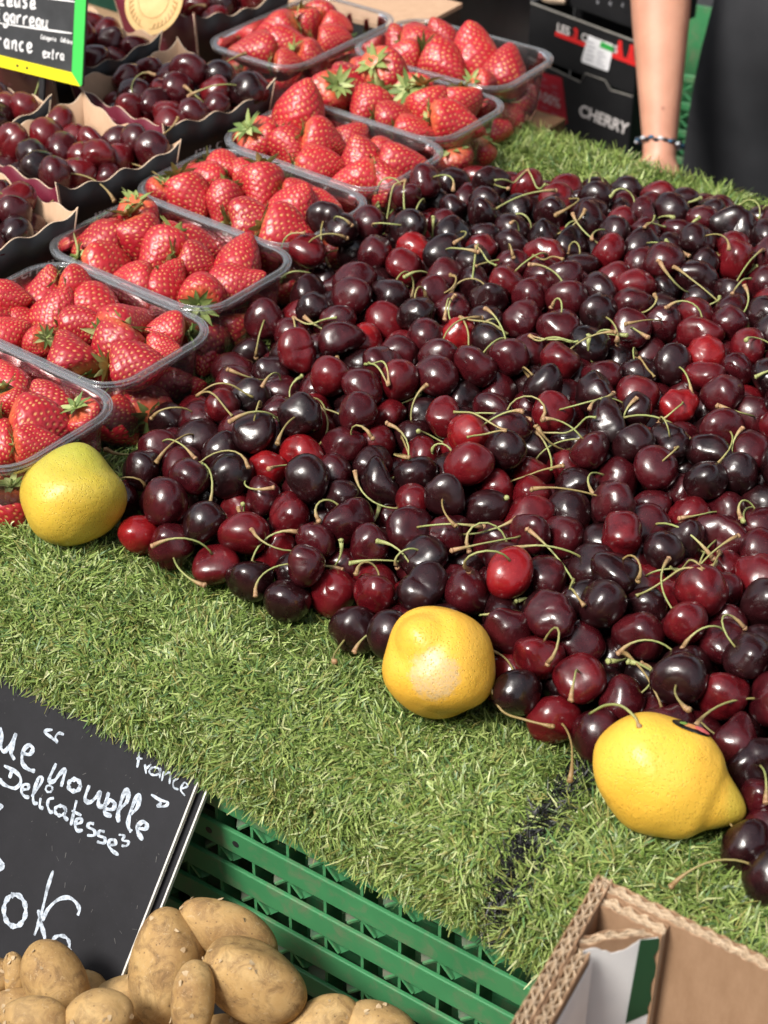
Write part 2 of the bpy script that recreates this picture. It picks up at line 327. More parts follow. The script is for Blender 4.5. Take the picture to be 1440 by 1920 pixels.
# ------------------------------------------------------------------ green plastic crates under the display
def crate_mat():
    m, nt, b = nodes('green_crate_plastic'); v = objco(nt, False)
    c = ramp(nt, noise(nt, 18, 4, vec=v), [(.3, (.040, .20, .078)), (.7, (.062, .265, .105))])
    d = ramp(nt, noise(nt, 55, 6, .7, vec=v, dist=.6), [(.50, (0, 0, 0)), (.68, (.55, .55, .55))])
    nt.links.new(mixc(nt, d, c, (.20, .18, .12)), b.inputs['Base Color']); b.inputs['Roughness'].default_value = .45
    bump(nt, b, noise(nt, 180, 4, vec=v), .15, .0005); return m
M_GREEN = crate_mat()
M_DUST = pm('dusty_crate_floor', (.16, .15, .11), (.055, .15, .085), 70, .85, .3, 200)
def crate(label, s0, s1, detail=True):
    """stacking crate: front wall of slats joined by ribs and tent-shaped gussets, in the front frame"""
    t = empty('green_crate', fr((s0 + s1) / 2, .1, .655), math.radians(3.6)); tag(t, label, 'crate', 'green crates under the display')
    L = (s1 - s0) / 2; v0 = -.083 - .1; z = lambda a: a - .655           # local y of the front face
    tops = [.888, .861, .827, .793, .759, .725, .691]
    for zt in tops:
        h = .0195 if zt < .88 else .018
        o = MB().box((-L + .002, v0, z(zt - h)), (L - .002, v0 + .0035, z(zt))).build('slat', M_GREEN, t); bevel(o, .0009, 2)
    n = int((2 * L) / .0285)
    ribm = MB().box((-.0011, .0005, -.034), (.0011, .017, 0)).mesh('rib', M_GREEN)
    g = MB(); g.tube([(-.0105, .003, -.011), (0, .003, 0)], .0013, 5); g.tube([(.0105, .003, -.011), (0, .003, 0)], .0013, 5)
    g.add([(-.0125, .003, -.0115), (0, .003, .0012), (-.009, .012, .001), (-.018, .011, -.0115)], [(0, 1, 2, 3)], 1)
    g.add([(.0115, .003, -.0115), (0, .003, .0008), (.003, .012, -.001), (.016, .011, -.0115)], [(0, 3, 2, 1)], 0)
    gm = g.mesh('gusset', [M_GREEN, M_DUST])
    if detail:
        for r, zt in enumerate(tops[:-1]):
            for i in range(n):
                x = -L + .016 + i * .0285
                o = link('rib', ribm, t); o.location = (x, v0 + .0035, z(zt - .004 if r else zt))
                if (i + r) % 2 == 0 and r >= 0:
                    o = link('gusset', gm, t); o.location = (x, v0 + .001, z(tops[r + 1] + .0125))
    for sx in (-1, 1):
        bevel(MB().box((sx * L - .004, v0, z(.657)), (sx * L + .004, v0 + .02, z(.893))).build('corner_post', M_GREEN, t), .001)
        MB().box((sx * L - .002, v0 + .02, z(.657)), (sx * L + .002, v0 + .36, z(.893))).build('end_wall', M_GREEN, t)
    w = MB()
    for zt in (.878, .842, .808, .774, .740, .706): w.box((-L + .003, v0 + .046, z(zt - .010)), (L - .003, v0 + .049, z(zt)))
    w.build('inner_wall', M_GREEN, t)
    MB().box((-L + .003, v0 + .36, z(.657)), (L - .003, v0 + .364, z(.893))).build('back_wall', M_GREEN, t)
    MB().box((-L + .003, v0 + .004, z(.656)), (L - .003, v0 + .36, z(.661))).build('floor', M_DUST, t)
    hl = MB()
    for x in (.055, .077): hl.tube([(x, v0 - .0003, z(.8175)), (x, v0 + .0036, z(.8175))], .0026, 12)
    if detail: hl.build('drain_hole', M_BLACKPLASTIC, t)
    return t
crate('dusty green slatted plastic crate behind the potatoes and the blackboard', -.105, .493)
crate('green plastic crate mostly hidden behind the torn cardboard box', .506, 1.10, False)
# ------------------------------------------------------------------ blackboard with chalk writing
def slate_mat():
    m, nt, b = nodes('slate_board'); v = objco(nt, False)
    c = ramp(nt, noise(nt, 9, 6, .7, vec=v), [(.3, (.010, .010, .012)), (.62, (.019, .019, .023)), (.82, (.040, .041, .046))])
    sc = ramp(nt, noise(nt, 260, 3, .8, vec=v, dist=2), [(.66, (0, 0, 0)), (.74, (.35, .35, .35))])
    nt.links.new(mixc(nt, sc, c, (.10, .095, .09)), b.inputs['Base Color']); b.inputs['Roughness'].default_value = .6; b.inputs['Specular IOR Level'].default_value = .22; bump(nt, b, noise(nt, 400, 3, vec=v), .1, .0004); return m
M_SLATE = slate_mat()
def chalk_mat(c, lo=.25):
    m, nt, b = nodes('chalk_paint'); v = objco(nt, False)
    d = ramp(nt, noise(nt, 300, 4, .7, vec=v), [(.35, (lo, lo, lo)), (.6, (1, 1, 1))])
    nt.links.new(mixc(nt, d, tuple(x * .32 for x in c), c), b.inputs['Base Color']); b.inputs['Roughness'].default_value = .8; return m
M_CHALK = chalk_mat((.56, .63, .72), .1); M_EDGE = pm('board_edge_white', (.62, .60, .55), (.75, .74, .70), 60, .6)
def catmull(p, k=6):
    p = [np.array(q, float) for q in p]
    if len(p) < 3: return [p[0] + (p[-1] - p[0]) * i / k for i in range(k + 1)]
    e = [2 * p[0] - p[1]] + p + [2 * p[-1] - p[-2]]; o = []
    for i in range(1, len(e) - 2):
        a, b, c, d = e[i - 1:i + 3]
        for t in np.linspace(0, 1, k, endpoint=False): o.append(.5 * ((2 * b) + (c - a) * t + (2 * a - 5 * b + 4 * c - d) * t * t + (3 * b - a - 3 * c + d) * t ** 3))
    return o + [p[-1]]
def stroke(mb, pts, w, z, h=.0003):
    """flat brush stroke in the local xy plane, raised h above z"""
    q = catmull(pts); n = len(q); L = []; Rr = []
    for i in range(n):
        d = q[min(i + 1, n - 1)] - q[max(i - 1, 0)]; d /= np.linalg.norm(d) + 1e-9; nn = np.array([-d[1], d[0]])
        ww = w * .5 * (.80 + .22 * math.sin(i * .55 + w * 9e3) + .16 * random.random()) * (.6 if i in (0, n - 1) else 1)
        L.append(q[i] + nn * ww); Rr.append(q[i] - nn * ww)
    v = [(*p, z) for p in L] + [(*p, z) for p in Rr] + [(*p, z + h) for p in L] + [(*p, z + h) for p in Rr]
    f = []
    for i in range(n - 1):
        f += [(2 * n + i, 3 * n + i, 3 * n + i + 1, 2 * n + i + 1), (i, 2 * n + i, 2 * n + i + 1, i + 1), (n + i, n + i + 1, 3 * n + i + 1, 3 * n + i)]
    mb.add(v, f)
BOARD = [[31,[[-1523,285],[-1488,319],[-1466,389],[-1424,411],[-1399,361],[-1388,268]]],[31,[[-1388,268],[-1373,350],[-1369,397],[-1323,426]]],[31,[[-1297,366],[-1232,348],[-1222,305],[-1262,298],[-1286,352],[-1259,418],[-1201,437],[-1144,428]]],[20,[[-1133,136],[-1182,161],[-1181,175],[-1122,184],[-1061,197]]],[20,[[-1039,130],[-1078,137],[-1092,172],[-1062,196]]],[31,[[-1015,318],[-1020,432],[-981,425],[-961,368],[-931,330],[-916,435]]],[31,[[-785,368],[-782,387],[-791,405],[-809,419],[-831,424],[-852,420],[-866,407],[-871,389],[-864,370],[-847,355],[-825,348],[-804,351],[-788,363],[-782,381]]],[31,[[-723,341],[-717,429],[-673,434],[-640,381],[-627,347],[-609,420],[-567,411],[-569,321]]],[31,[[-564,429],[-500,405],[-500,367],[-543,363],[-560,413],[-537,450],[-486,446]]],[31,[[-463,398],[-423,324],[-434,263],[-456,253],[-463,313],[-450,412],[-422,460]]],[31,[[-366,383],[-337,323],[-344,260],[-361,249],[-372,310],[-364,411],[-342,458],[-312,473]]],[31,[[-290,435],[-230,417],[-227,388],[-263,385],[-287,429],[-262,459],[-215,485]]],[20,[[-277,208],[-202,212],[-150,203],[-150,227],[-204,255],[-185,224]]],[27,[[-1315,482],[-1308,547]]],[27,[[-1384,492],[-1272,493],[-1218,528],[-1239,586],[-1318,601],[-1366,592],[-1369,574]]],[24,[[-1184,572],[-1146,550],[-1157,526],[-1191,545],[-1181,590],[-1144,603],[-1112,594]]],[24,[[-1099,583],[-1069,482],[-1076,442],[-1099,457],[-1096,552],[-1068,608],[-1034,603]]],[24,[[-1030,562],[-1012,613],[-981,613]]],[15,[[-971,474],[-970,484],[-975,495],[-985,503],[-998,506],[-1010,503],[-1018,496],[-1021,486],[-1017,475],[-1007,466],[-995,462],[-982,464],[-973,471],[-969,481]]],[24,[[-935,521],[-966,544],[-961,580],[-928,610],[-902,602]]],[24,[[-819,556],[-817,571],[-825,587],[-842,599],[-861,604],[-880,601],[-892,591],[-896,576],[-889,561],[-873,548],[-854,541],[-835,543],[-821,552],[-816,566]]],[24,[[-824,539],[-811,591],[-775,604]]],[24,[[-771,463],[-757,543],[-742,623]]],[20,[[-777,538],[-696,535]]],[24,[[-717,602],[-682,577],[-686,555],[-715,568],[-715,606],[-685,631],[-646,613]]],[24,[[-586,543],[-617,552],[-622,578],[-569,579],[-556,606],[-604,628]]],[24,[[-493,554],[-528,565],[-527,593],[-476,589],[-468,619],[-520,633]]],[24,[[-434,617],[-388,592],[-404,571],[-437,586],[-427,619],[-390,636],[-337,640]]],[18,[[-390,527],[-349,517],[-352,547],[-305,536],[-309,565],[-342,580]]],[18,[[-470,4],[-453,53],[-442,100]]],[15,[[-471,51],[-428,33]]],[15,[[-399,58],[-364,109]]],[15,[[-381,83],[-356,40]]],[15,[[-279,53],[-278,66],[-287,79],[-303,90],[-321,95],[-338,94],[-349,86],[-351,74],[-344,60],[-329,49],[-310,42],[-293,43],[-281,50],[-277,62]]],[15,[[-286,33],[-263,93]]],[15,[[-253,42],[-242,103]]],[15,[[-249,64],[-207,32],[-183,96]]],[13,[[-137,39],[-162,68],[-146,103],[-108,101]]],[13,[[-91,89],[-57,55],[-89,46],[-94,95],[-50,117]]],[22,[[-1339,738],[-1280,731],[-1309,773]]],[27,[[-1203,1039],[-1148,1049],[-1106,1059]]],[36,[[-971,1209],[-945,1190],[-913,1184],[-880,1192],[-850,1212],[-828,1242],[-817,1277],[-819,1312],[-832,1343],[-856,1365],[-886,1375],[-920,1371],[-951,1354],[-975,1327],[-990,1292],[-992,1256],[-981,1224],[-960,1199]]],[27,[[-744,931],[-736,1045],[-714,1179],[-701,1294],[-700,1354]]],[27,[[-681,1247],[-677,1169],[-634,1081],[-564,1032],[-496,1038],[-459,1066],[-456,1102]]],[31,[[-742,1199],[-687,1264],[-631,1321],[-603,1360]]],[25,[[-563,1329],[-556,1302],[-535,1278],[-505,1264],[-474,1261],[-448,1272],[-433,1292],[-433,1319],[-447,1344],[-473,1364],[-505,1373],[-534,1369],[-556,1353],[-563,1329]]],[23,[[-413,1307],[-426,1358]]],[31,[[-1198,1067],[-1109,1068],[-1151,1122]]]]
VD = -EN * math.sin(math.radians(40)) - Vector((0, 0, math.cos(math.radians(40)))); BN = EX.cross(VD) * -1
BM = Matrix((EX, -VD, EX.cross(-VD))).transposed().to_4x4(); BM.translation = CPOS + (Vector((.253, -.292, .8902)) - CPOS) * 1.022
def board(name, label, off, x0):
    o = bpy.data.objects.new(name, None); COL.objects.link(o); o.matrix_world = BM @ Matrix.Translation(off); tag(o, label, 'blackboard')
    return o
b1 = board('blackboard', 'leaning black slate board with white French potato lettering, front one of the pair', (0, 0, 0), 0)
MB().box((-.34, -.165, -.0032), (-.0012, .012, 0)).build('slate', M_SLATE, b1)
MB().box((-.0012, -.165, -.0032), (0, .012, -.0001)).build('white_edge', M_EDGE, b1)
for a_, b_ in ((0, 3), (3, 5), (5, 12), (12, 13), (13, 28), (28, 29), (29, 39), (39, 40), (40, 41), (41, 42), (42, 45), (45, 47), (47, 48)):   # word by word
    wr = MB()
    for wd, pts in BOARD[a_:b_]: stroke(wr, [(x * 1.022e-4, -y * 1.022e-4) for x, y in pts], wd * 1e-4, 0, .0002)
    tag(wr.build('chalk_word', M_CHALK, b1), kind='stuff' if False else None)
sp = MB()
for i in range(60):
    x, y = -random.uniform(.005, .17), -random.uniform(0, .15); a = random.uniform(0, 3.1); l = random.uniform(.0004, .004)
    stroke(sp, [(x, y), (x + l * math.cos(a), y + l * math.sin(a))], random.uniform(.0002, .0005), 0, .0001)
tag(sp.build('chalk_scratches', pm('faint_chalk', (.09, .088, .085)), b1), kind='stuff')
b2 = board('blackboard', 'second black board stacked behind the lettered one, only its white edge showing', (.0050, -.001, -.0058), 0)
MB().box((-.34, -.165, -.0032), (-.0012, .008, 0)).build('slate', M_SLATE, b2)
MB().box((-.0012, -.165, -.0032), (0, .008, -.0001)).build('white_edge', M_EDGE, b2)

# ------------------------------------------------------------------ potatoes
def potato_mat():
    m, nt, b = nodes('potato_skin'); v = objco(nt)
    c = ramp(nt, noise(nt, 38, 5, .6, vec=v), [(.3, (.31, .178, .068)), (.52, (.46, .29, .115)), (.75, (.57, .40, .185))])
    dirt = ramp(nt, noise(nt, 85, 6, .75, vec=v, dist=.8), [(.46, (0, 0, 0)), (.68, (.8, .8, .8))])
    c = mixc(nt, dirt, c, (.13, .07, .034))
    big = ramp(nt, noise(nt, 16, 3, .6, vec=v), [(.45, (0, 0, 0)), (.7, (.6, .6, .6))])
    c = mixc(nt, big, c, (.54, .37, .17))
    fl = ramp(nt, noise(nt, 140, 5, .8, vec=v, dist=3), [(.58, (0, 0, 0)), (.64, (.8, .8, .8))])
    c = mixc(nt, fl, c, (.50, .36, .20))
    vo = nt.nodes.new('ShaderNodeTexVoronoi'); vo.inputs['Scale'].default_value = 190; nt.links.new(v, vo.inputs['Vector'])
    c = mixc(nt, ramp(nt, vo.outputs['Distance'], [(.06, (.8, .8, .8)), (.14, (0, 0, 0))]), c, (.13, .075, .04))
    nt.links.new(c, b.inputs['Base Color']); b.inputs['Roughness'].default_value = .68; b.inputs['Specular IOR Level'].default_value = .3
    p = bump(nt, b, noise(nt, 60, 5, vec=v), .45, .0016); bump(nt, b, noise(nt, 300, 6, .85, vec=v), .55, .0008, p); return m
M_POT = potato_mat(); M_PEEL = pm('potato_peel', (.40, .27, .14), (.55, .42, .26), 200, .8)
def rough_ball(seed, nu=40, nv=24, amp=.05, fr_=1.6, eyes=0):
    r = np.random.default_rng(seed); K = r.normal(size=(14, 3)) * fr_; ph = r.uniform(0, 6.28, 14)
    t = np.linspace(0, math.pi, nv + 1)[:, None]; p = (np.arange(nu) * 2 * math.pi / nu)[None]
    D = np.stack([np.sin(t) * np.cos(p), np.sin(t) * np.sin(p), np.cos(t) + 0 * p], -1).reshape(-1, 3)
    h = 1 + amp * sum(np.sin(D @ k + f) for k, f in zip(K, ph)) / 3
    for _ in range(eyes):
        e = r.normal(size=3); e /= np.linalg.norm(e); a = np.arccos(np.clip(D @ e, -1, 1)); h -= .05 * np.exp(-(a / .13) ** 2)
    return D, h, nu, nv
def grid_faces(nu, nv):
    return [(i * nu + j, (i + 1) * nu + j, (i + 1) * nu + (j + 1) % nu, i * nu + (j + 1) % nu) for i in range(nv) for j in range(nu)]
def align(axis, twist=0):
    z = Vector(axis).normalized(); q = z.to_track_quat('Z', 'X'); return q @ Quaternion((0, 0, 1), twist)
POT = [(.2785, -.3573, .795, .0375, .0250, .222, -.566, -.794, 'large upright potato leaning on the white edge of the blackboard'),
 (.2951, -.3200, .810, .0300, .0175, .871, .357, -.336, 'potato lying highest against the green crate slats'),
 (.3364, -.3400, .810, .0365, .0262, .858, .233, -.458, 'biggest potato, lying in front of the green crate'),
 (.3232, -.3790, .822, .0240, .0130, .295, -.518, -.803, 'slim upright potato wedged between the two largest ones'),
 (.2316, -.4036, .794, .0275, .0205, .712, -.098, -.695, 'plump potato in front of the lettered blackboard'),
 (.2032, -.4133, .788, .0150, .0085, .433, -.411, -.802, 'tiny brown potato beside the plump one at the left'),
 (.2799, -.4138, .812, .0215, .0142, -.716, -.683, -.144, 'potato with a brown patch below the foot of the blackboard'),
 (.2527, -.4412, .812, .0200, .0130, .791, .611, .005, 'potato cut by the bottom edge at the left corner'),
 (.2158, -.4270, .780, .0190, .0120, -.619, -.734, -.28, 'half hidden potato under the plump one at the left'),
 (.1900, -.4216, .785, .0160, .0130, .791, .611, .005, 'dark potato at the left edge of the heap'),
 (.3766, -.3250, .788, .0230, .0155, -.619, -.734, -.28, 'potato at the bottom edge right of the biggest one'),
 (.4051, -.3060, .788, .0225, .0160, .868, .415, -.271, 'rightmost potato at the bottom edge, with peeling skin'),
 (.3270, -.3560, .772, .0205, .0130, .791, .611, .005, 'potato half buried under the biggest one'),
 (.3600, -.3216, .768, .0180, .0125, .791, .5, .005, 'shaded potato in the gap beside the green crate'),
 (.3000, -.4250, .780, .0240, .0170, .7, .6, .1, 'potato just below the slim upright one at the bottom edge'),
 (.2550, -.3750, .765, .0260, .0190, .5, .8, .1, 'shaded potato at the foot of the blackboard'),
 (.2300, -.3900, .760, .0230, .0180, .3, .7, .1, 'dark potato deep under the plump one'),
 (.3850, -.3700, .765, .0250, .0180, .8, .3, .1, 'potato deep in the heap at the bottom edge'),
 (.3150, -.3130, .770, .0260, .0190, .9, .1, .1, 'shaded potato deep behind the biggest one by the slats'),
 (.2650, -.3150, .765, .0240, .0180, .9, .2, .1, 'shaded potato deep between blackboard and green crate'),
 (.3700, -.2980, .745, .0250, .0190, .9, .1, .1, 'deep potato close to the crate at the bottom edge'),
 (.4300, -.3000, .755, .0250, .0190, .9, .3, .1, 'deep potato below the cardboard box corner')]
for k in range(26): POT.append((random.uniform(.15, .50), random.uniform(-.50, -.32), random.choice((.685, .715, .738)), .027, .020, random.uniform(-1, 1), random.uniform(-1, 1), .1, None))
HV, HF = [], []
for i, (x, y, z, a, b_, ax, ay, az, lab) in enumerate(POT):
    D, h, nu, nv = rough_ball(100 + i, amp=.075, eyes=5); c_ = b_ * random.uniform(.86, .98)
    V = D * h[:, None] * np.array([b_ * 1.02, c_, a])
    if lab is None:                                                  # hidden lower layers
        HF.append(np.array(grid_faces(nu, nv)) + sum(len(q) for q in HV)); HV.append(V @ np.array(align((ax, ay, az), i).to_matrix()).T + np.array((x, y, z))); continue
    me = npmesh('potato', V, grid_faces(nu, nv), smooth=True, mats=[M_POT])
    o = link('potato', me); o.rotation_mode = 'QUATERNION'; o.rotation_quaternion = align((ax, ay, az), random.uniform(0, 6)); o.location = (x, y, z); tag(o, lab or 'potato buried in the lower layers of the heap', 'potato', 'potatoes heaped on the front shelf')
    pe = MB(); Rm = o.rotation_quaternion.to_matrix()
    for _ in range(16):                                               # loose flakes of peel
        k = random.randrange(nu * 2, len(V) - nu * 2); p = Vector(V[k]); n_ = Vector(D[k] / np.array([b_, c_, a])).normalized()
        if (Rm @ n_).dot(-CF) < .1: continue
        tx = n_.orthogonal().normalized(); tx.rotate(Quaternion(n_, random.uniform(0, 6))); ty = n_.cross(tx); l, w_ = random.uniform(.0015, .004), random.uniform(.0008, .0018)
        pe.add([p - ty * w_ + n_ * .0001, p + ty * w_ + n_ * .0001, p + tx * l * .6 + ty * w_ * .9 + n_ * .0007, p + tx * l + n_ * random.uniform(.0008, .002), p + tx * l * .5 - ty * w_ + n_ * .0006], [(0, 1, 2, 3, 4)])
    if pe.v: pe.build('peel_flakes', M_PEEL, o)

tag(link('potato_heap', npmesh('potato_heap', np.concatenate(HV), np.concatenate(HF), smooth=True, mats=[M_POT])), 'hidden lower layers of the potato heap on the shelf', 'potatoes', kind='stuff')

# ------------------------------------------------------------------ torn cardboard box
def card_mat(name, c1, c2):
    m, nt, b = nodes(name); v = objco(nt, False); mp = nt.nodes.new('ShaderNodeMapping'); mp.inputs['Scale'].default_value = (1, 1, .35); nt.links.new(v, mp.inputs[0])
    c = ramp(nt, noise(nt, 90, 7, .75, vec=mp.outputs[0]), [(.3, c1), (.7, c2)]); nt.links.new(c, b.inputs['Base Color']); b.inputs['Roughness'].default_value = .85; b.inputs['Specular IOR Level'].default_value = .2
    bump(nt, b, noise(nt, 250, 5, vec=v), .25, .0005); return m
M_KRAFT = card_mat('kraft_cardboard', (.31, .185, .105), (.40, .25, .15)); M_FLUTE = card_mat('cut_corrugated_edge', (.52, .39, .26), (.68, .53, .37))
M_WHITE = pm('white_print', (.70, .70, .70), (.78, .78, .77), 40, .5, .08, 120); M_DGREEN = pm('dark_green_print', (.012, .062, .026), (.018, .078, .034), 40, .45, .08, 120)
def corrugated(mb, A, B, z0, z1, th=.0074, torn=0, side=1, mi_out=0):
    """double-wall board from A to B (xy), top cut open so that the flutes show"""
    A, B = Vector((*A, 0)), Vector((*B, 0)); d = (B - A); L = d.length; d /= L; n = Vector((-d.y, d.x, 0)) * side
    top = lambda s: z1 - (torn * (.5 + .5 * math.sin(s * 310) * math.sin(s * 97 + 1)) if torn else .0006 * math.sin(s * 700))
    k = max(4, int(L / .0022))
    def sheet(off, t_, mi):
        v = []; f = []
        for i in range(k + 1):
            s = L * i / k; o_ = off(s)
            for q in (o_ - t_, o_ + t_):
                p = A + d * s + n * q; v += [(p.x, p.y, z0), (p.x, p.y, top(s) + random.uniform(-.0003, .0003))]
        for i in range(k):
            a, b = i * 4, i * 4 + 4
            mb.add([], []); f += [(a, b, b + 1, a + 1), (a + 2, a + 3, b + 3, b + 2), (a + 1, b + 1, b + 3, a + 3)]
        f += [(0, 1, 3, 2), (k * 4, k * 4 + 2, k * 4 + 3, k * 4 + 1)]
        mb.add(v, f, mi)
    h = th / 2
    sheet(lambda s: .0003, .0003, 0); sheet(lambda s: h, .00022, 1); sheet(lambda s: th - .0003, .0003, 0)
    k = max(12, int(L / .0008))
    sheet(lambda s: h * .5 + (h * .5 - .0006) * math.sin(s * 2 * math.pi / .0082), .00022, 1)
    sheet(lambda s: h * 1.5 + (h * .5 - .0006) * math.sin(s * 2 * math.pi / .0082 + 1.4), .00022, 1)
t = empty('cardboard_box', (.60, -.36, .656)); tag(t, 'torn brown corrugated cardboard box with a white and green printed corner', 'cardboard box')
AP = Vector((.5335, -.298)); ZT = 1.0043; ZB = .657; e2 = Vector((EX.x, EX.y)); le = Vector((.0161, -.098)).normalized()
def cb(name, A, B, z1, **k):
    mb = MB(); corrugated(mb, A, B, ZB, z1, **k); o = mb.build(name, [M_KRAFT, M_FLUTE], t); o.matrix_parent_inverse = Matrix.Translation(-t.location); return o
FAR = AP + e2 * .42; LF = AP + le * .26
cb('far_wall', AP, FAR, ZT - .001, side=-1)
cb('left_wall', AP + e2 * .001 - le * .0, LF, ZT, side=1)
in_ = AP + e2 * .008 + le * .0078
H1 = AP + e2 * .041 + le * .0085; H2 = AP + le * .042 + e2 * .0085
cb('corner_fold', in_ + e2 * .0, H1 + e2 * .002, ZT - .002, side=-1)
cb('corner_post_panel', H2 + e2 * .001, H1 + le * .0065, ZT - .001, torn=.003, side=1, th=.0055)
cb('left_inner_wall', H2 + le * .003, LF + e2 * .009, ZT - .001, side=1, torn=.0015)
cb('near_wall', LF, LF + e2 * .42, ZT - .03, side=1); cb('right_wall', FAR, FAR + le * .26, ZT - .02, side=-1)
MB().box((AP.x, AP.y - .27, ZB), (AP.x + .43, AP.y - .005, ZB + .006)).build('bottom', M_KRAFT, t).matrix_parent_inverse = Matrix.Translation(-t.location)
# printed paper on the post panel, torn edges
pa, pb = H2 + e2 * .001, H1 + le * .0065; dd = (pb - pa); PLn = dd.length; dd.normalize(); nn = Vector((dd.y, -dd.x))
def paper(name, poly, mat, off):
    v = []; pts = [pa + dd * s + nn * off for s, z in poly]
    v = [(p.x, p.y, ZT + z) for p, (s, z) in zip(pts, poly)] + [(p.x + nn.x * .0003, p.y + nn.y * .0003, ZT + z) for p, (s, z) in zip(pts, poly)]
    n = len(poly); f = [tuple(range(n))[::-1], tuple(range(n, 2 * n))] + [(i, (i + 1) % n, n + (i + 1) % n, n + i) for i in range(n)]
    mb = MB(); mb.add(v, f); o = mb.build(name, mat, t); o.matrix_parent_inverse = Matrix.Translation(-t.location)
rt = [(PLn - .001 + .0012 * math.sin(i * 2.1) + random.uniform(-.0006, .0006), -.004 - i * .0065) for i in range(22)]
tp = [(s, -.0085 + .003 * math.sin(s * 260) + random.uniform(-.0008, .0008)) for s in np.linspace(PLn * .02, PLn * .72, 14)]
paper('white_print', [(.0005, -.33), (.0005, -.010)] + tp + [(PLn * .74, -.004)] + rt + [(PLn - .001, -.33)], M_WHITE, .0004)
la, lb = H2 + le * .0005 + e2 * .0079, LF + e2 * .0169; ld = (lb - la).normalized(); ln_ = Vector((-ld.y, ld.x))
mb = MB(); q_ = [la + ln_ * .0003, lb + ln_ * .0003, lb + ln_ * .0007, la + ln_ * .0007]; zz = [ZT - .008, ZT - .009]
mb.add([(p.x, p.y, ZB + .01) for p in q_] + [(p.x, p.y, ZT - .0075 - .002 * (i % 2)) for i, p in enumerate(q_)], [(0, 1, 5, 4), (1, 2, 6, 5), (2, 3, 7, 6), (3, 0, 4, 7), (4, 5, 6, 7), (3, 2, 1, 0)])
mb.build('white_print', M_WHITE, t).matrix_parent_inverse = Matrix.Translation(-t.location)
paper('green_print', [(PLn * .70, -.066), (PLn * .745, -.0035)] + [(s + .0002, z) for s, z in rt[:9]] + [(PLn - .0005, -.060)], M_DGREEN, .0009)
# ------------------------------------------------------------------ clear punnets
def plastic_mat():
    m, nt, b = nodes('clear_plastic'); out = nt.nodes['Material Output']
    tr = nt.nodes.new('ShaderNodeBsdfTransparent'); tr.inputs[0].default_value = (.95, .955, .96, 1)
    gl = nt.nodes.new('ShaderNodeBsdfGlossy'); gl.inputs['Roughness'].default_value = .13; gl.inputs[0].default_value = (1, 1, 1, 1)
    df = nt.nodes.new('ShaderNodeBsdfDiffuse'); df.inputs[0].default_value = (.8, .82, .84, 1)
    fre = nt.nodes.new('ShaderNodeFresnel'); fre.inputs[0].default_value = 1.5
    m1 = nt.nodes.new('ShaderNodeMixShader'); m1.inputs[0].default_value = .02; nt.links.new(tr.outputs[0], m1.inputs[1]); nt.links.new(df.outputs[0], m1.inputs[2])
    m2 = nt.nodes.new('ShaderNodeMixShader'); nt.links.new(fre.outputs[0], m2.inputs[0]); nt.links.new(m1.outputs[0], m2.inputs[1]); nt.links.new(gl.outputs[0], m2.inputs[2])
    nb = nt.nodes.new('ShaderNodeBump'); nb.inputs['Strength'].default_value = .25; nb.inputs['Distance'].default_value = .002
    nt.links.new(noise(nt, 45, 3, vec=objco(nt)), nb.inputs['Height']); nt.links.new(nb.outputs[0], gl.inputs['Normal'])
    nt.links.new(m2.outputs[0], out.inputs[0]); return m
M_CLEAR = plastic_mat()
def rim_mat(name='clear_plastic_rim', amount=.30, edge=.0):
    m, nt, b = nodes(name); out = nt.nodes['Material Output']
    tr = nt.nodes.new('ShaderNodeBsdfTransparent'); tr.inputs[0].default_value = (.955, .96, .965, 1)
    b.inputs['Base Color'].default_value = (.80, .82, .84, 1); b.inputs['Roughness'].default_value = .10; b.inputs['Specular IOR Level'].default_value = .8
    fre = nt.nodes.new('ShaderNodeFresnel'); fre.inputs[0].default_value = 1.7
    ad = nt.nodes.new('ShaderNodeMath'); ad.operation = 'MULTIPLY_ADD'; nt.links.new(fre.outputs[0], ad.inputs[0]); ad.inputs[1].default_value = amount; ad.inputs[2].default_value = edge
    gl = nt.nodes.new('ShaderNodeBsdfGlossy'); gl.inputs['Roughness'].default_value = .10
    m1 = nt.nodes.new('ShaderNodeMixShader'); m1.inputs[0].default_value = .8; nt.links.new(b.outputs[0], m1.inputs[1]); nt.links.new(gl.outputs[0], m1.inputs[2])
    mx = nt.nodes.new('ShaderNodeMixShader'); nt.links.new(ad.outputs[0], mx.inputs[0]); nt.links.new(tr.outputs[0], mx.inputs[1]); nt.links.new(m1.outputs[0], mx.inputs[2]); nt.links.new(mx.outputs[0], out.inputs[0]); return m
M_BEAD = rim_mat('clear_plastic_bead', .45, .10)
M_RIM = rim_mat('clear_plastic_rim', .38, .0)
def rrect(hx, hy, r, n=8, m_=10):
    """rounded rectangle loop with points along the straights too"""
    o = []
    for cx, cy, a0, (ex, ey) in ((hx - r, hy - r, 0, (-hx + r, hy)), (-hx + r, hy - r, 90, (-hx, -hy + r)), (-hx + r, -hy + r, 180, (hx - r, -hy)), (hx - r, -hy + r, 270, (hx, hy - r))):
        for i in range(n + 1):
            a = math.radians(a0 + 90 * i / n); o.append((cx + r * math.cos(a), cy + r * math.sin(a)))
        lx, ly = o[-1]
        for i in range(1, m_): o.append((lx + (ex - lx) * i / m_, ly + (ey - ly) * i / m_))
    return o
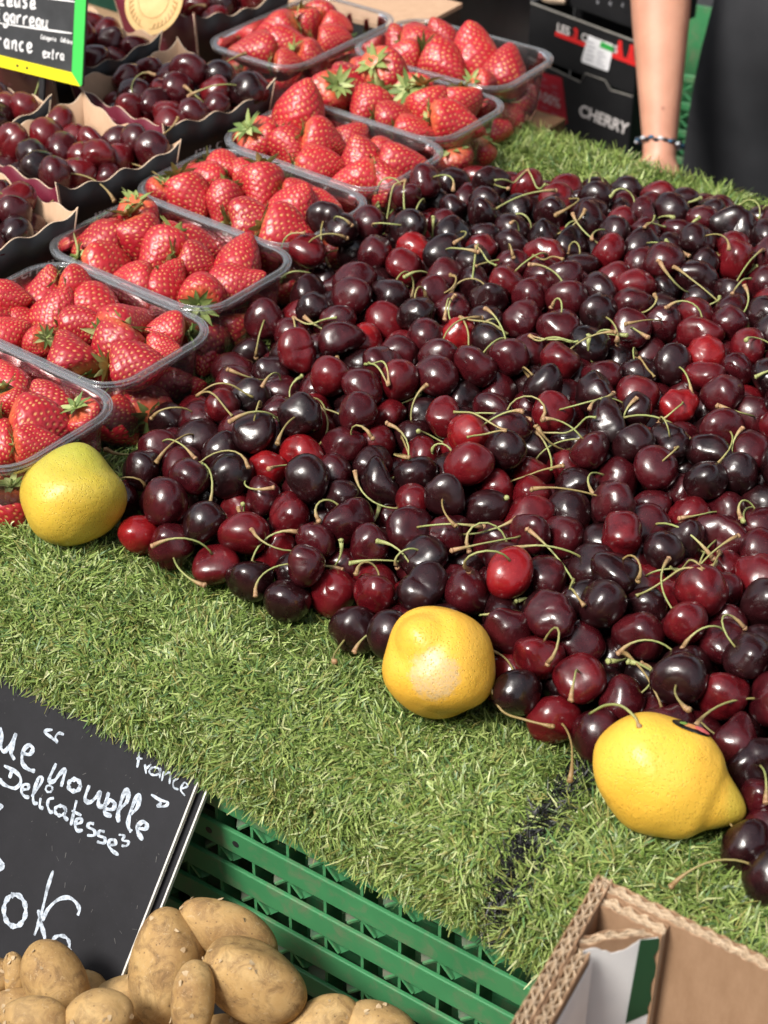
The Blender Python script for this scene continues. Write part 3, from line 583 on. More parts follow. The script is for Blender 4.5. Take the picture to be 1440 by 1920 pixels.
def punnet_meshes():
    lv = [(.060, .030, .016, .0015), (.072, .041, .018, .0010), (.0775, .0455, .020, .004), (.0805, .0485, .022, .022), (.0825, .0505, .023, .040), (.0835, .0515, .0235, .052), (.0848, .0528, .024, .060), (.0855, .0535, .0245, .0672), (.0868, .0548, .025, .0692)]
    V = []; n = None
    for li, (hx, hy, r, z) in enumerate(lv):
        loop = rrect(hx, hy, r); n = len(loop)
        for i, (x, y) in enumerate(loop):
            k = 0
            if 3 <= li <= 5: k = .0011 * math.sin(i * math.pi * .5 * 1.0)
            d = math.hypot(x / hx, y / hy); V.append((x + k * x / hx, y + k * y / hy, z))
    Q = [(a * n + i, a * n + (i + 1) % n, (a + 1) * n + (i + 1) % n, (a + 1) * n + i) for a in range(len(lv) - 1) for i in range(n)]
    c = len(V); V.append((0, 0, .0025)); T = [(i, c, (i + 1) % n) for i in range(n)]
    body = npmesh('tray', V, Q, T, smooth=True, mats=[M_CLEAR])
    prof_ = [(.0862, .0690), (.0872, .0700), (.0888, .0704), (.0905, .0702), (.0920, .0692), (.0928, .0676), (.0928, .0650), (.0921, .0650), (.0921, .0672), (.0910, .0686), (.0890, .0694), (.0872, .0690)]
    V = []
    for hx, z in prof_:
        loop = rrect(hx, hx - .032, .0255 + (hx - .0872)); n = len(loop); V += [(x, y, z) for x, y in loop]
    k = len(prof_); Q = [(a * n + i, a * n + (i + 1) % n, ((a + 1) % k) * n + (i + 1) % n, ((a + 1) % k) * n + i) for a in range(k) for i in range(n)]
    rim = npmesh('rim', V, Q, smooth=True, mats=[M_RIM])
    bd = MB()
    for hx, z, rd in ((.0868, .0694, .00055), (.0926, .0690, .0007)):
        loop = rrect(hx, hx - .032, .0255 + (hx - .0872), 8, 4); bd.tube([(x, y, z) for x, y in loop] + [(*loop[0], z)], rd, 6, cap=False)
    return body, rim, bd.mesh('rim_bead', M_BEAD, True)
PB, PR, PBD = punnet_meshes()
PUN = {0: ('A', -.054, -.18, 0, 'clear plastic punnet of strawberries nearest the camera, right above the leftmost lemon', 'the nearest clear punnet above the leftmost lemon'),
       1: ('B', -.073, -.06, 0, 'second clear strawberry punnet from the front of the row', 'the second clear punnet from the front'),
       2: ('C', -.093, .06, 0, 'third clear strawberry punnet from the front of the row', 'the third clear punnet from the front'),
       3: ('D', -.111, .18, 0, 'fourth clear strawberry punnet from the front, its right end under dark cherries', 'the fourth clear punnet from the front'),
       4: ('E', -.119, .30, 0, 'fifth clear strawberry punnet from the front of the row', 'the fifth clear punnet from the front'),
       5: ('F', -.136, .42, 0, 'sixth clear strawberry punnet, its berries showing pale green leaf stars', 'the sixth clear punnet beside the far turf'),
       7: ('H', -.163, .545, .04, 'rearmost right strawberry punnet in front of the black crate', 'the rearmost right punnet by the black crate'),
       6: ('G', -.316, .495, math.pi / 2, 'rear left strawberry punnet turned crosswise behind the cherry boxes', 'the rear left punnet turned crosswise')}
for k, (c, x, y, rz, lab, dsc) in PUN.items():
    t = empty('strawberry_punnet', (x, y, S + (.002 if k % 2 else .0032)), rz); tag(t, lab, 'punnet', 'clear plastic punnets of strawberries')
    link('tray', PB, t); rm = link('rim', PR, t); link('rim_bead', PBD, rm)

# ------------------------------------------------------------------ strawberries
def berry_mat():
    m, nt, b = nodes('strawberry_skin'); v = objco(nt); a = nt.nodes.new('ShaderNodeAttribute'); a.attribute_name = 'col'
    sp = nt.nodes.new('ShaderNodeSeparateColor'); nt.links.new(a.outputs['Color'], sp.inputs[0]); oi = nt.nodes.new('ShaderNodeObjectInfo')
    c = mixc(nt, oi.outputs['Random'], (.29, .007, .019), (.44, .015, .026))
    c = mixc(nt, ramp(nt, noise(nt, 45, 3, vec=v), [(.4, (0, 0, 0)), (.8, (.7, .7, .7))]), c, (.50, .027, .030))
    c = mixc(nt, sp.outputs[1], c, (.68, .16, .06))           # paler shoulder
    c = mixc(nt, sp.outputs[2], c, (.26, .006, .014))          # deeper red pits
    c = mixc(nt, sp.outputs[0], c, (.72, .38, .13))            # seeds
    nt.links.new(c, b.inputs['Base Color']); b.inputs['Roughness'].default_value = .42; b.inputs['Specular IOR Level'].default_value = .55
    b.inputs['Subsurface Weight'].default_value = .12; b.inputs['Subsurface Radius'].default_value = (.004, .0012, .0008); b.inputs['Subsurface Scale'].default_value = 1
    b.inputs['Coat Weight'].default_value = .18; b.inputs['Coat Roughness'].default_value = .25
    bump(nt, b, noise(nt, 420, 3, vec=v), .12, .0004); return m
M_BERRY = berry_mat(); M_CALYX = attr_mat('strawberry_leaf', .55, .35, .2)
def strawberry(seed):
    """unit berry: width 1, tip at -z; seeds sit in real pits"""
    r = np.random.default_rng(seed); nu, nv = 84, 60; el = r.uniform(.98, 1.22); blunt = r.uniform(.75, 1.15)
    t = np.linspace(0.0, 1, nv + 1)[:, None]; p = (np.arange(nu) * 2 * math.pi / nu)[None]
    pr = np.sin(np.pi * np.clip(t, 0, 1) ** (.66)) ** .56 * (1 - .24 * t ** 1.5 * blunt)   # 0 top .. 1 tip
    pr = pr / pr.max() * .5
    K = r.normal(size=(8, 3)) * 2.2; ph = r.uniform(0, 6.28, 8)
    X = pr * np.cos(p) * r.uniform(.95, 1.08); Y = pr * np.sin(p) * r.uniform(.85, .98); Z = (.5 - t) * el + 0 * p
    D = np.stack([X, Y, Z], -1).reshape(-1, 3); D *= (1 + .035 * sum(np.sin(D @ k * 1.6 + f) for k, f in zip(K, ph)))[:, None]
    dim = np.exp(-((t * 9) ** 2)) * .06; D[:, 2] -= (dim + 0 * p).reshape(-1)
    G = D.reshape(nv + 1, nu, 3); du = np.roll(G, -1, 1) - np.roll(G, 1, 1); dv = np.gradient(G, axis=0); N = np.cross(dv, du); N /= np.linalg.norm(N, axis=2, keepdims=True) + 1e-9
    N = N.reshape(-1, 3); s_ = np.sign((N * D).sum(1).mean()); N *= s_
    sd = []; ga = math.pi * (3 - 5 ** .5); ns = 230
    for i in range(ns):
        tt = .04 + .94 * (i + .5) / ns; a = i * ga + r.uniform(-.08, .08); row = tt * nv; i0 = int(row); f = row - i0; jj = (a % (2 * math.pi)) / (2 * math.pi) * nu; j0 = int(jj) % nu
        sd.append(G[i0, j0] * (1 - f) + G[min(i0 + 1, nv), j0] * f)
    sd = np.array(sd); dist = np.sqrt(((D[:, None] - sd[None]) ** 2).sum(-1)).min(1)
    pit = np.exp(-(dist / .031) ** 2); seed_ = np.clip(1 - dist / .0185, 0, 1); D = D - N * (pit * .027)[:, None] + N * (seed_ * .018)[:, None]
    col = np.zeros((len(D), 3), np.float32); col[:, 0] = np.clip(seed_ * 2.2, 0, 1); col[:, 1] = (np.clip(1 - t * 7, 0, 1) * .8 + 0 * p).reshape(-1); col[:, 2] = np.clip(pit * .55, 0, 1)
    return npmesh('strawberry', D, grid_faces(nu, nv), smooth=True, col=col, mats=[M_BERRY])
def calyx(seed):
    r = np.random.default_rng(seed); V = []; Q = []; C = []; n = r.integers(9, 13)
    for i in range(n):
        a = 2 * math.pi * i / n + r.uniform(-.15, .15); L = r.uniform(.30, .46); w_ = r.uniform(.055, .085); lift = r.uniform(-.10, .22); g = r.choice([0, 1, 2]); base = [(.13, .20, .055), (.25, .32, .10), (.42, .48, .20)][g]
        da = np.array([math.cos(a), math.sin(a), 0]); db = np.array([-math.sin(a), math.cos(a), 0]); b0 = len(V)
        for k, (q, ww) in enumerate(((.03, .5), (.30, 1), (.65, .8), (1, .08))):
            z = .49 + lift * q * q + .05 * math.sin(q * 3)
            for s in (-1, 0, 1):
                V.append(da * L * q + db * s * w_ * ww + np.array([0, 0, z + (.018 if s else 0)])); C.append(np.array(base) * (1.1 if s == 0 else .95))
        for k in range(3):
            for j in range(2): Q.append((b0 + k * 3 + j, b0 + k * 3 + j + 1, b0 + k * 3 + j + 4, b0 + k * 3 + j + 3))
    st = MB().tube([(0, 0, .47), (.02, 0, .58), (.05, .02, .66)], [.035, .028, .03], 6); b0 = len(V)
    V += [np.array(p) for p in st.v]; Q += [tuple(i + b0 for i in f) for f in st.f if len(f) == 4]; C += [np.array((.30, .36, .12))] * len(st.v)
    return npmesh('calyx', np.array(V), Q, col=np.array(C, np.float32), mats=[M_CALYX])
BM_ = [strawberry(i) for i in range(12)]; CX = [calyx(i) for i in range(5)]
# punnet, x y z (0.1 mm), tip direction, width (0.1 mm), seen
BE = np.array((
 0,-616,-1433,9746,-55,15,82,312,1, 0,-214,-1436,9767,-57,-6,82,324,1, 0,-24,-1698,9759,71,65,-26,407,1, 0,-508,-1677,9721,-56,19,-81,304,1, 0,-100,-2006,9744,-61,-74,-27,294,1, 0,-296,-1662,9822,67,-5,-74,230,1,
 0,-858,-1398,9738,74,67,-6,235,0, 0,170,-1444,9743,19,28,-94,262,1, 0,182,-1890,9813,62,77,-16,255,1, 0,-1099,-2111,9402,-2,-27,-96,347,0, 0,-1175,-1784,9398,79,-24,-57,339,0, 0,-1116,-1486,9399,-37,92,-14,342,0,
 0,-783,-2108,9405,52,21,83,355,0, 0,-779,-1809,9387,-23,-72,66,316,0, 0,-816,-1478,9390,-68,-54,50,323,0, 0,-477,-2118,9394,-56,-73,40,330,0, 0,-503,-1753,9385,2,91,-42,313,0, 0,-529,-1475,9386,-79,-54,29,315,1,
 0,-183,-2119,9393,38,35,86,329,1, 0,-222,-1822,9397,82,-9,-56,337,1, 0,-233,-1496,9400,-36,-84,-41,344,1, 0,104,-2124,9387,13,-17,-98,317,1, 0,87,-1819,9406,18,87,46,358,1, 0,85,-1495,9409,-32,89,33,362,1,
 0,-1193,-1949,9661,92,-35,17,366,0, 0,-1197,-1463,9699,70,67,25,366,0, 0,-928,-2136,9686,-89,-10,-44,366,0, 0,-952,-1671,9594,-41,55,73,366,0, 0,-606,-1933,9608,57,17,-81,366,0, 1,-1382,-344,9749,-7,36,93,390,1,
 1,-1090,-514,9765,18,56,81,362,1, 1,-1164,-200,9825,80,49,-34,260,1, 1,-912,-249,9752,94,29,-16,348,1, 1,-1273,-689,9692,74,67,-6,230,1, 1,-1439,-680,9844,81,58,3,289,1, 1,-1099,-969,9783,55,70,46,301,1,
 1,-831,-961,9786,-76,-13,-64,231,1, 1,-746,-538,9773,90,39,18,284,1, 1,-493,-345,9790,-1,99,-12,364,1, 1,-228,-221,9764,-60,-78,18,292,1, 1,-559,-887,9774,-82,28,50,348,1, 1,-359,-636,9738,3,-72,-70,342,1,
 1,-51,-696,9773,87,49,11,336,1, 1,-6,-439,9791,90,39,18,244,1, 1,-1302,-907,9407,33,9,94,359,1, 1,-1362,-597,9400,96,12,24,345,1, 1,-1362,-288,9400,-53,-36,77,345,1, 1,-990,-915,9398,-43,52,-74,339,1,
 1,-1055,-610,9396,-38,16,-91,337,1, 1,-1064,-277,9388,-31,-94,-13,318,0, 1,-693,-920,9392,12,-94,33,327,1, 1,-701,-586,9395,-94,25,-23,334,1, 1,-727,-286,9394,-83,-52,21,331,0, 1,-398,-918,9395,91,-39,10,333,1,
 1,-396,-616,9396,-65,-76,-3,336,1, 1,-415,-295,9408,74,11,-66,362,0, 1,-97,-899,9399,65,31,-69,343,1, 1,-94,-593,9396,-80,57,-16,336,1, 1,-97,-287,9400,72,68,14,344,1, 1,-1389,-939,9712,24,90,37,366,1,
 2,-1615,966,9784,7,14,-99,325,1, 2,-1602,471,9773,-56,-82,-9,352,1, 2,-1657,725,9766,65,75,-14,232,1, 2,-1393,710,9792,60,-21,-77,368,1, 2,-1350,289,9729,67,60,-45,373,1, 2,-1078,644,9784,7,-87,-49,356,1,
 2,-979,943,9735,66,68,-30,362,1, 2,-1275,1006,9751,70,71,-9,230,1, 2,-733,701,9785,87,42,-27,343,1, 2,-962,226,9782,-84,-53,-7,304,1, 2,-741,394,9762,2,79,62,313,1, 2,-444,433,9755,-60,80,-2,353,1,
 2,-501,954,9792,-10,68,72,353,1, 2,-308,713,9753,72,54,42,339,1, 2,-1557,292,9405,47,-86,-22,355,0, 2,-1563,630,9400,59,76,-26,343,0, 2,-1576,926,9386,69,-55,-47,313,1, 2,-1238,289,9402,98,15,-11,348,1,
 2,-1254,599,9405,-87,-1,-49,354,1, 2,-919,294,9407,37,85,-38,360,1, 2,-949,601,9394,37,-79,48,330,1, 2,-917,907,9406,28,-8,96,357,0, 2,-597,292,9405,6,65,-76,355,1, 2,-641,599,9407,-20,-98,-5,359,1,
 2,-595,908,9406,20,-73,65,357,1, 2,-291,281,9393,47,-78,-42,329,1, 2,-295,601,9398,16,-30,-94,339,1, 2,-290,920,9391,87,-39,29,326,1, 3,-1784,1902,9774,-58,-79,20,348,1, 3,-1731,2181,9783,99,16,-4,292,1,
 3,-1614,1569,9781,82,-28,-50,367,1, 3,-1327,1680,9737,34,-71,-61,302,1, 3,-1839,1427,9779,-38,-13,-92,230,1, 3,-1210,2029,9799,52,-67,-54,378,1, 3,-864,1555,9781,89,41,17,367,1, 3,-749,1923,9804,21,52,83,353,1,
 3,-492,1570,9770,90,37,-23,389,1, 3,-902,2198,9791,76,65,-4,258,1, 3,-639,2180,9742,86,50,10,285,1, 3,-1474,2187,9797,90,39,18,283,1, 3,-1742,1491,9401,16,-46,87,345,1, 3,-1754,1810,9387,-88,40,25,317,1,
 3,-1749,2119,9393,60,72,-35,328,0, 3,-1431,1488,9400,4,-11,99,345,1, 3,-1419,1792,9394,16,75,64,331,1, 3,-1452,2118,9394,-59,-66,47,331,0, 3,-1130,1491,9390,14,-98,-17,322,1, 3,-1102,1805,9408,85,-53,-6,361,1,
 3,-1109,2117,9395,65,-76,-2,333,0, 3,-770,1480,9392,63,56,-55,326,1, 3,-776,1820,9409,-62,77,-17,362,1, 3,-774,2125,9387,-1,16,99,315,1, 3,-464,1474,9385,12,57,-81,312,1, 3,-471,1763,9393,-44,-4,90,328,1,
 3,-477,2112,9400,44,-8,-89,344,1, 4,-1831,3321,9939,11,37,92,450,1, 4,-1590,3311,9657,83,55,6,411,1, 4,-1855,2801,9752,30,50,-81,362,1, 4,-1743,3062,9760,67,73,-12,285,1, 4,-1553,2827,9756,84,-33,-42,319,1,
 4,-1342,3065,9801,76,53,-38,367,1, 4,-1283,3382,9760,37,77,52,284,1, 4,-1123,2715,9785,79,62,0,360,1, 4,-902,3046,9784,-38,-3,92,381,1, 4,-893,3362,9749,65,75,-14,271,1, 4,-528,3181,9796,88,45,14,378,1,
 4,-729,2704,9757,-61,-74,-27,309,1, 4,-506,2873,9740,-70,9,71,318,1, 4,-1830,2680,9392,-72,63,-31,326,0, 4,-1830,2973,9392,99,16,3,326,1, 4,-1817,3280,9406,-79,9,61,358,0, 4,-1522,2685,9398,71,-59,-38,339,1,
 4,-1551,3062,9392,0,68,-73,326,1, 4,-1395,3316,9396,-76,-49,-44,335,1, 4,-1144,2679,9390,15,-31,-94,324,1, 4,-1302,2918,9386,-43,-64,64,313,1, 4,-1126,3162,9405,-54,-69,-47,355,1, 4,-844,2694,9399,-36,-93,-3,342,1,
 4,-845,2992,9388,-70,-19,-69,318,1, 4,-851,3313,9400,88,46,-6,343,0, 4,-546,2676,9387,-84,11,-53,316,1, 4,-552,2968,9395,-72,-36,59,333,1, 4,-550,3320,9392,22,-79,57,327,0, 5,-1982,4323,9704,72,69,-8,442,1,
 5,-2022,3975,9796,-64,25,-73,380,1, 5,-1739,4536,9883,19,69,-70,413,1, 5,-1624,4051,9760,9,-88,-46,375,1, 5,-1411,4522,9735,-22,70,-68,407,1, 5,-1264,4006,9771,84,53,8,310,1, 5,-1087,4287,9803,52,-38,-77,392,1,
 5,-951,3907,9737,94,34,2,317,1, 5,-900,4557,9755,31,-39,-87,336,1, 5,-720,4224,9762,69,66,-28,417,1, 5,-2077,4597,9815,68,72,-11,265,1, 5,-1991,3888,9401,-53,68,-51,347,1, 5,-1999,4191,9393,-87,21,-44,328,1,
 5,-1915,4505,9409,-25,-86,-44,362,0, 5,-1673,3893,9407,24,-55,-80,358,1, 5,-1668,4220,9396,-19,-60,-77,335,1, 5,-1605,4519,9393,64,49,-60,329,0, 5,-1370,3896,9386,-11,-84,53,314,0, 5,-1327,4222,9388,42,-28,86,319,1,
 5,-1307,4516,9396,52,73,44,335,1, 5,-1036,3880,9392,-28,77,-57,326,0, 5,-1047,4171,9386,21,73,66,313,1, 5,-1011,4522,9390,-16,85,50,323,1, 5,-730,3890,9404,84,31,-45,352,1, 5,-734,4210,9407,-15,37,-92,358,1,
 5,-716,4514,9388,-40,-41,-82,317,1, 7,-2291,5442,9718,-45,4,89,363,1, 7,-2304,5764,9710,-30,93,-23,361,1, 7,-2030,5800,9808,-46,-16,87,330,1, 7,-2032,5509,9846,88,44,14,337,1, 7,-2030,5122,9797,-72,-69,7,320,1,
 7,-1633,5284,9764,97,-11,-23,425,1, 7,-1521,5656,9793,-38,21,90,440,1, 7,-1115,5628,9733,-24,59,77,450,1, 7,-1277,5869,9741,-9,67,73,230,0, 7,-1022,5116,9775,26,85,-45,270,1, 7,-2253,5109,9397,69,40,60,337,1,
 7,-2206,5422,9410,40,9,91,365,1, 7,-2283,5745,9391,33,-52,-79,326,1, 7,-1945,5125,9401,82,-40,-40,346,0, 7,-1898,5422,9389,24,86,45,321,1, 7,-1628,5138,9388,3,-60,-80,319,0, 7,-1598,5461,9404,82,34,46,354,1,
 7,-1646,5768,9394,-94,-26,22,331,1, 7,-1304,5142,9392,-18,94,29,326,0, 7,-1281,5446,9403,-53,-82,22,351,1, 7,-1337,5771,9405,-25,97,4,354,1, 7,-986,5163,9401,-78,16,61,346,1, 7,-985,5481,9386,-7,-68,73,313,1,
 7,-1016,5782,9407,35,26,-90,359,1, 6,-3512,4939,9780,-68,-64,-36,354,1, 6,-3399,5225,9743,44,-28,-85,334,1, 6,-3488,5612,9738,-30,95,-4,364,1, 6,-3398,4420,9762,-73,-68,7,389,1, 6,-3171,4697,9793,86,49,10,379,1,
 6,-2793,4628,9779,66,60,-45,321,1, 6,-2894,5095,9789,81,59,3,327,1, 6,-3143,5463,9778,92,34,-20,278,1, 6,-2836,4317,9789,73,68,-6,276,1, 6,-2855,4325,9409,-96,-3,28,364,1, 6,-3183,4326,9408,36,-59,72,361,1,
 6,-3485,4305,9386,41,83,-37,313,1, 6,-2850,4647,9402,39,-72,-58,349,1, 6,-3153,4638,9391,35,-7,-94,325,1, 6,-3470,4620,9399,74,64,-21,341,1, 6,-2837,4947,9389,49,87,2,320,1, 6,-3173,4966,9388,45,37,-81,318,1,
 6,-3484,4966,9387,45,-2,89,317,1, 6,-2855,5254,9409,36,-9,-93,364,1, 6,-3169,5265,9400,58,82,-2,344,1, 6,-3473,5265,9400,70,70,16,344,0, 6,-2848,5582,9401,-61,45,-66,347,1, 6,-3157,5579,9404,-6,-22,-97,353,1,
 6,-3469,5579,9404,61,-14,-78,353,1,
), float).reshape(-1, 9)
NAMEQ = []
for row in BE:
    k = int(row[0]); P = Vector(row[1:4] / 10000) + Vector((0, 0, .005 if row[3] > 9650 else 0)); v = Vector(row[4:7] / 100); sz = row[7] / 10000
    o = link('strawberry', BM_[random.randrange(12)]); o.rotation_mode = 'QUATERNION'
    o.rotation_quaternion = align(-v, random.uniform(0, 6.28)); o.location = P; s = sz * random.uniform(1.13, 1.26); o.scale = (s, s, s)
    NAMEQ.append(o)
    lx = -(P.x - PUN[k][1]) * math.sin(PUN[k][3]) + (P.y - PUN[k][2]) * math.cos(PUN[k][3]); lay = 'lower' if P.z < S + .045 else ('front-side' if lx < 0 else 'back-side')
    sz_ = 'large' if sz > .0385 else ('medium' if sz > .031 else 'small')
    tag(o, '%s %s strawberry in %s' % (sz_, lay, PUN[k][5]), 'strawberry', 'strawberries in ' + PUN[k][5])
    if not (row[8] == 0): link('calyx', CX[random.randrange(5)], o)

# ------------------------------------------------------------------ lemons
def lemon_mat(name, c1, c2, green=None, scar=None, dull=None):
    m, nt, b = nodes(name); v = objco(nt, False)
    c = ramp(nt, noise(nt, 22, 4, vec=v), [(.3, c1), (.7, c2)])
    sx = nt.nodes.new('ShaderNodeSeparateXYZ'); nt.links.new(v, sx.inputs[0])
    def zramp(z0, z1, amt):
        mr = nt.nodes.new('ShaderNodeMapRange'); mr.inputs[1].default_value = z0; mr.inputs[2].default_value = z1; mr.inputs[4].default_value = amt; mr.clamp = True
        ad = nt.nodes.new('ShaderNodeMath'); ad.operation = 'MULTIPLY_ADD'; nt.links.new(noise(nt, 70, 4, vec=v), ad.inputs[0]); ad.inputs[1].default_value = .02; nt.links.new(sx.outputs[2], ad.inputs[2])
        nt.links.new(ad.outputs[0], mr.inputs[0]); return mr.outputs[0]
    if green: c = mixc(nt, zramp(*green), c, (.37, .37, .05))
    if scar is not None:
        ds = nt.nodes.new('ShaderNodeVectorMath'); ds.operation = 'DISTANCE'; nt.links.new(v, ds.inputs[0]); ds.inputs[1].default_value = scar[0]
        ad = nt.nodes.new('ShaderNodeMath'); ad.operation = 'MULTIPLY_ADD'; nt.links.new(noise(nt, 120, 6, .8, vec=v, dist=1), ad.inputs[0]); ad.inputs[1].default_value = .022; nt.links.new(ds.outputs['Value'], ad.inputs[2])
        f = ramp(nt, ad.outputs[0], [(scar[1] + .0105, (1, 1, 1)), (scar[1] + .0125, (0, 0, 0))])
        net = ramp(nt, noise(nt, 700, 3, .7, vec=v), [(.40, (.55, .55, .55)), (.56, (1, 1, 1))])
        f2 = nt.nodes.new('ShaderNodeMath'); f2.operation = 'MULTIPLY'; nt.links.new(f, f2.inputs[0]); nt.links.new(net, f2.inputs[1])
        c = mixc(nt, f2.outputs[0], c, (.60, .42, .20))
    vo = nt.nodes.new('ShaderNodeTexVoronoi'); vo.inputs['Scale'].default_value = 620; nt.links.new(v, vo.inputs['Vector'])
    pore = ramp(nt, vo.outputs['Distance'], [(.0, (1, 1, 1)), (.34, (0, 0, 0))])
    c = mixc(nt, ramp(nt, vo.outputs['Distance'], [(.04, (.6, .6, .6)), (.22, (0, 0, 0))]), c, (.50, .26, .015))
    nt.links.new(c, b.inputs['Base Color']); b.inputs['Roughness'].default_value = .40; b.inputs['Specular IOR Level'].default_value = .45
    b.inputs['Subsurface Weight'].default_value = .08; b.inputs['Subsurface Radius'].default_value = (.004, .002, .0006)
    n1 = bump(nt, b, noise(nt, 110, 4, vec=v), .6, .0014)
    inv = nt.nodes.new('ShaderNodeInvert'); nt.links.new(pore, inv.inputs[1]); bump(nt, b, inv.outputs[0], .6, .0008, n1); return m
def lemon(label, loc, axis, rad, half, nip, seed, mat, twist=0, nipw=.30, bot=.3, dep=.18, amp=.034):
    D, h, nu, nv = rough_ball(seed, 72, 56, amp=amp, fr_=2.2); t = np.arccos(np.clip(D[:, 2], -1, 1))
    prof_r = 1 / np.sqrt((np.sin(t) / rad) ** 2 + (np.cos(t) / half) ** 2)
    prof_r = prof_r + nip * np.exp(-(t / nipw) ** 2) - nip * dep * np.exp(-((t - nipw * 2.1) / (nipw * .7)) ** 2) + nip * bot * np.exp(-((math.pi - t) / .22) ** 2)
    V = D * (prof_r * h)[:, None]
    o = link('lemon', npmesh('lemon', V, grid_faces(nu, nv), smooth=True, mats=[mat])); o.rotation_mode = 'QUATERNION'; o.rotation_quaternion = align(axis, twist); o.location = loc
    return tag(o, label, 'lemon', 'lemons along the turf edge'), V, D
lm1, _, _ = lemon('greenish yellow lemon at the left, leaning against the nearest strawberry punnet', (.059, -.198, .966), (-.22, .5, .82), .0338, .0328, .0045, 21, lemon_mat('lemon_greenish', (.60, .39, .04), (.70, .48, .06), green=(.004, .040, .9)), nipw=.40, bot=.2, dep=.3, amp=.06)
AX2 = -CF * .62 - CR * .40 + CU * .52; sc_local = align(AX2, 0).inverted() @ (-CF * .93 - CR * .10 - CU * .12).normalized() * .0345
lm2, _, _ = lemon('yellow lemon with a brown scarred patch in the middle of the turf edge', (.353, -.183, .965), AX2, .0338, .0345, .0032, 22, lemon_mat('lemon_scarred', (.74, .40, .04), (.81, .47, .06), scar=((sc_local.x, sc_local.y, sc_local.z), .013)), nipw=.25, dep=.5, amp=.045)
MB().tube([(0, 0, .0375), (0, 0, .0383)], [.0016, .0010], 10).build('tip', pm('lemon_tip', (.16, .09, .03), rough=.8), lm2, True)
lm3, LV, LD = lemon('largest yellow lemon with a black fruit sticker, lying at the right', (.505, -.180, .963), CR * .87 - CU * .42 - CF * .10, .0330, .0395, .0095, 23, lemon_mat('lemon_waxy', (.76, .43, .045), (.83, .51, .065), green=(.043, .052, .5)), nipw=.25, bot=.1)
# the little oval sticker wrapped on the upper side of the right lemon
qi = lm3.rotation_quaternion.inverted()
def on_lemon(dw, lift):
    d = qi @ Vector(dw).normalized(); i = int(np.argmax(LD @ np.array(d))); near = np.argsort(-(LD @ np.array(d)))[:4]
    wts = np.maximum(LD[near] @ np.array(d) - .985, 1e-4); rr = (np.linalg.norm(LV[near], axis=1) * wts).sum() / wts.sum(); return d * (rr + lift)
sc = Vector((.20, .42, .80)).normalized(); tx = Vector((.80, .55, -.45)); tx = (tx - sc * tx.dot(sc)).normalized(); ty = sc.cross(tx)
def oval(name, cx, cy, a, b, rot, lift, mat, parent):
    c_, s_ = math.cos(rot), math.sin(rot); V = [on_lemon(sc + tx * cx + ty * cy, lift)]; rings = 3; n = 28
    for k in range(1, rings + 1):
        for i in range(n):
            q = 2 * math.pi * i / n; u_, v_ = a * k / rings * math.cos(q), b * k / rings * math.sin(q); V.append(on_lemon(sc + tx * (cx + u_ * c_ - v_ * s_) + ty * (cy + u_ * s_ + v_ * c_), lift))
    F = [(0, 1 + i, 1 + (i + 1) % n) for i in range(n)] + [(1 + (k - 1) * n + i, 1 + k * n + i, 1 + k * n + (i + 1) % n, 1 + (k - 1) * n + (i + 1) % n) for k in range(1, rings) for i in range(n)]
    mb = MB(); mb.add(V, F); return mb.build(name, mat, parent, True)
st = oval('sticker', 0, 0, .36, .21, 0, .0006, pm('sticker_black', (.008, .008, .008), rough=.25), lm3)
oval('sticker_fruit', .03, -.03, .20, .085, .1, .0010, pm('sticker_orange', (.72, .30, .10), rough=.3), st); oval('sticker_fruit', .17, -.05, .14, .085, .1, .0013, pm('sticker_pink', (.78, .16, .15), rough=.3), st)
oval('sticker_leaf', -.16, -.01, .075, .05, .6, .0013, pm('sticker_green', (.20, .38, .07), rough=.3), st)

# ------------------------------------------------------------------ cherries
R0 = .0146
def cherry_mesh(seed, nu, nv, mat):
    r = np.random.default_rng(seed); t = np.linspace(0, math.pi, nv + 1)[:, None]; p = (np.arange(nu) * 2 * math.pi / nu)[None] + 0 * t
    ax, ay, az = r.uniform(1.0, 1.13), r.uniform(.92, 1.02), r.uniform(.84, .97); dim = r.uniform(.07, .13)
    st_ = np.sin(t); sh = 1 + r.uniform(.05, .12) * np.exp(-((t - 1.0) / .5) ** 2) - .07 * np.clip((t - 1.9), 0, 2) ** 2 * .6
    sut = 1 - r.uniform(.03, .10) * np.exp(-((np.angle(np.exp(1j * p))) / .22) ** 2) * st_
    X = st_ * sh * np.cos(p) * ax * sut; Y = st_ * sh * np.sin(p) * ay * sut; Z = (np.cos(t) + 0 * p) * az - dim * np.exp(-(st_ / .42) ** 2) * (t < 1.57) + .03 * np.exp(-(st_ / .12) ** 2) * (t > 1.57)
    V = np.stack([X, Y, Z], -1).reshape(-1, 3); K = r.normal(size=(6, 3)) * 2; V *= (1 + .034 * sum(np.sin(V @ k + i) for i, k in enumerate(K)))[:, None]
    if seed % 8 == 5: V *= (1 + .012 * sum(np.sin(V @ (k * 5) + i) for i, k in enumerate(K)))[:, None]      # wrinkled, overripe
    if seed % 4 == 3: V[:, 0] *= 1.12; V *= (1 - .08 * np.exp(-(V[:, 0] / .15) ** 2) * (V[:, 2] > -.2))[:, None]
    return V * R0, grid_faces(nu, nv)
NS = 16
CM = [[None] * 4 for _ in range(NS)]
for i in range(NS):
    V, F = cherry_mesh(300 + i, 28, 18, None)
    for k in range(4): CM[i][k] = npmesh('cherry', V, F, smooth=True, mats=[M_CH[k]])
LOW = [cherry_mesh(300 + i, 18, 12, None) for i in range(NS)]
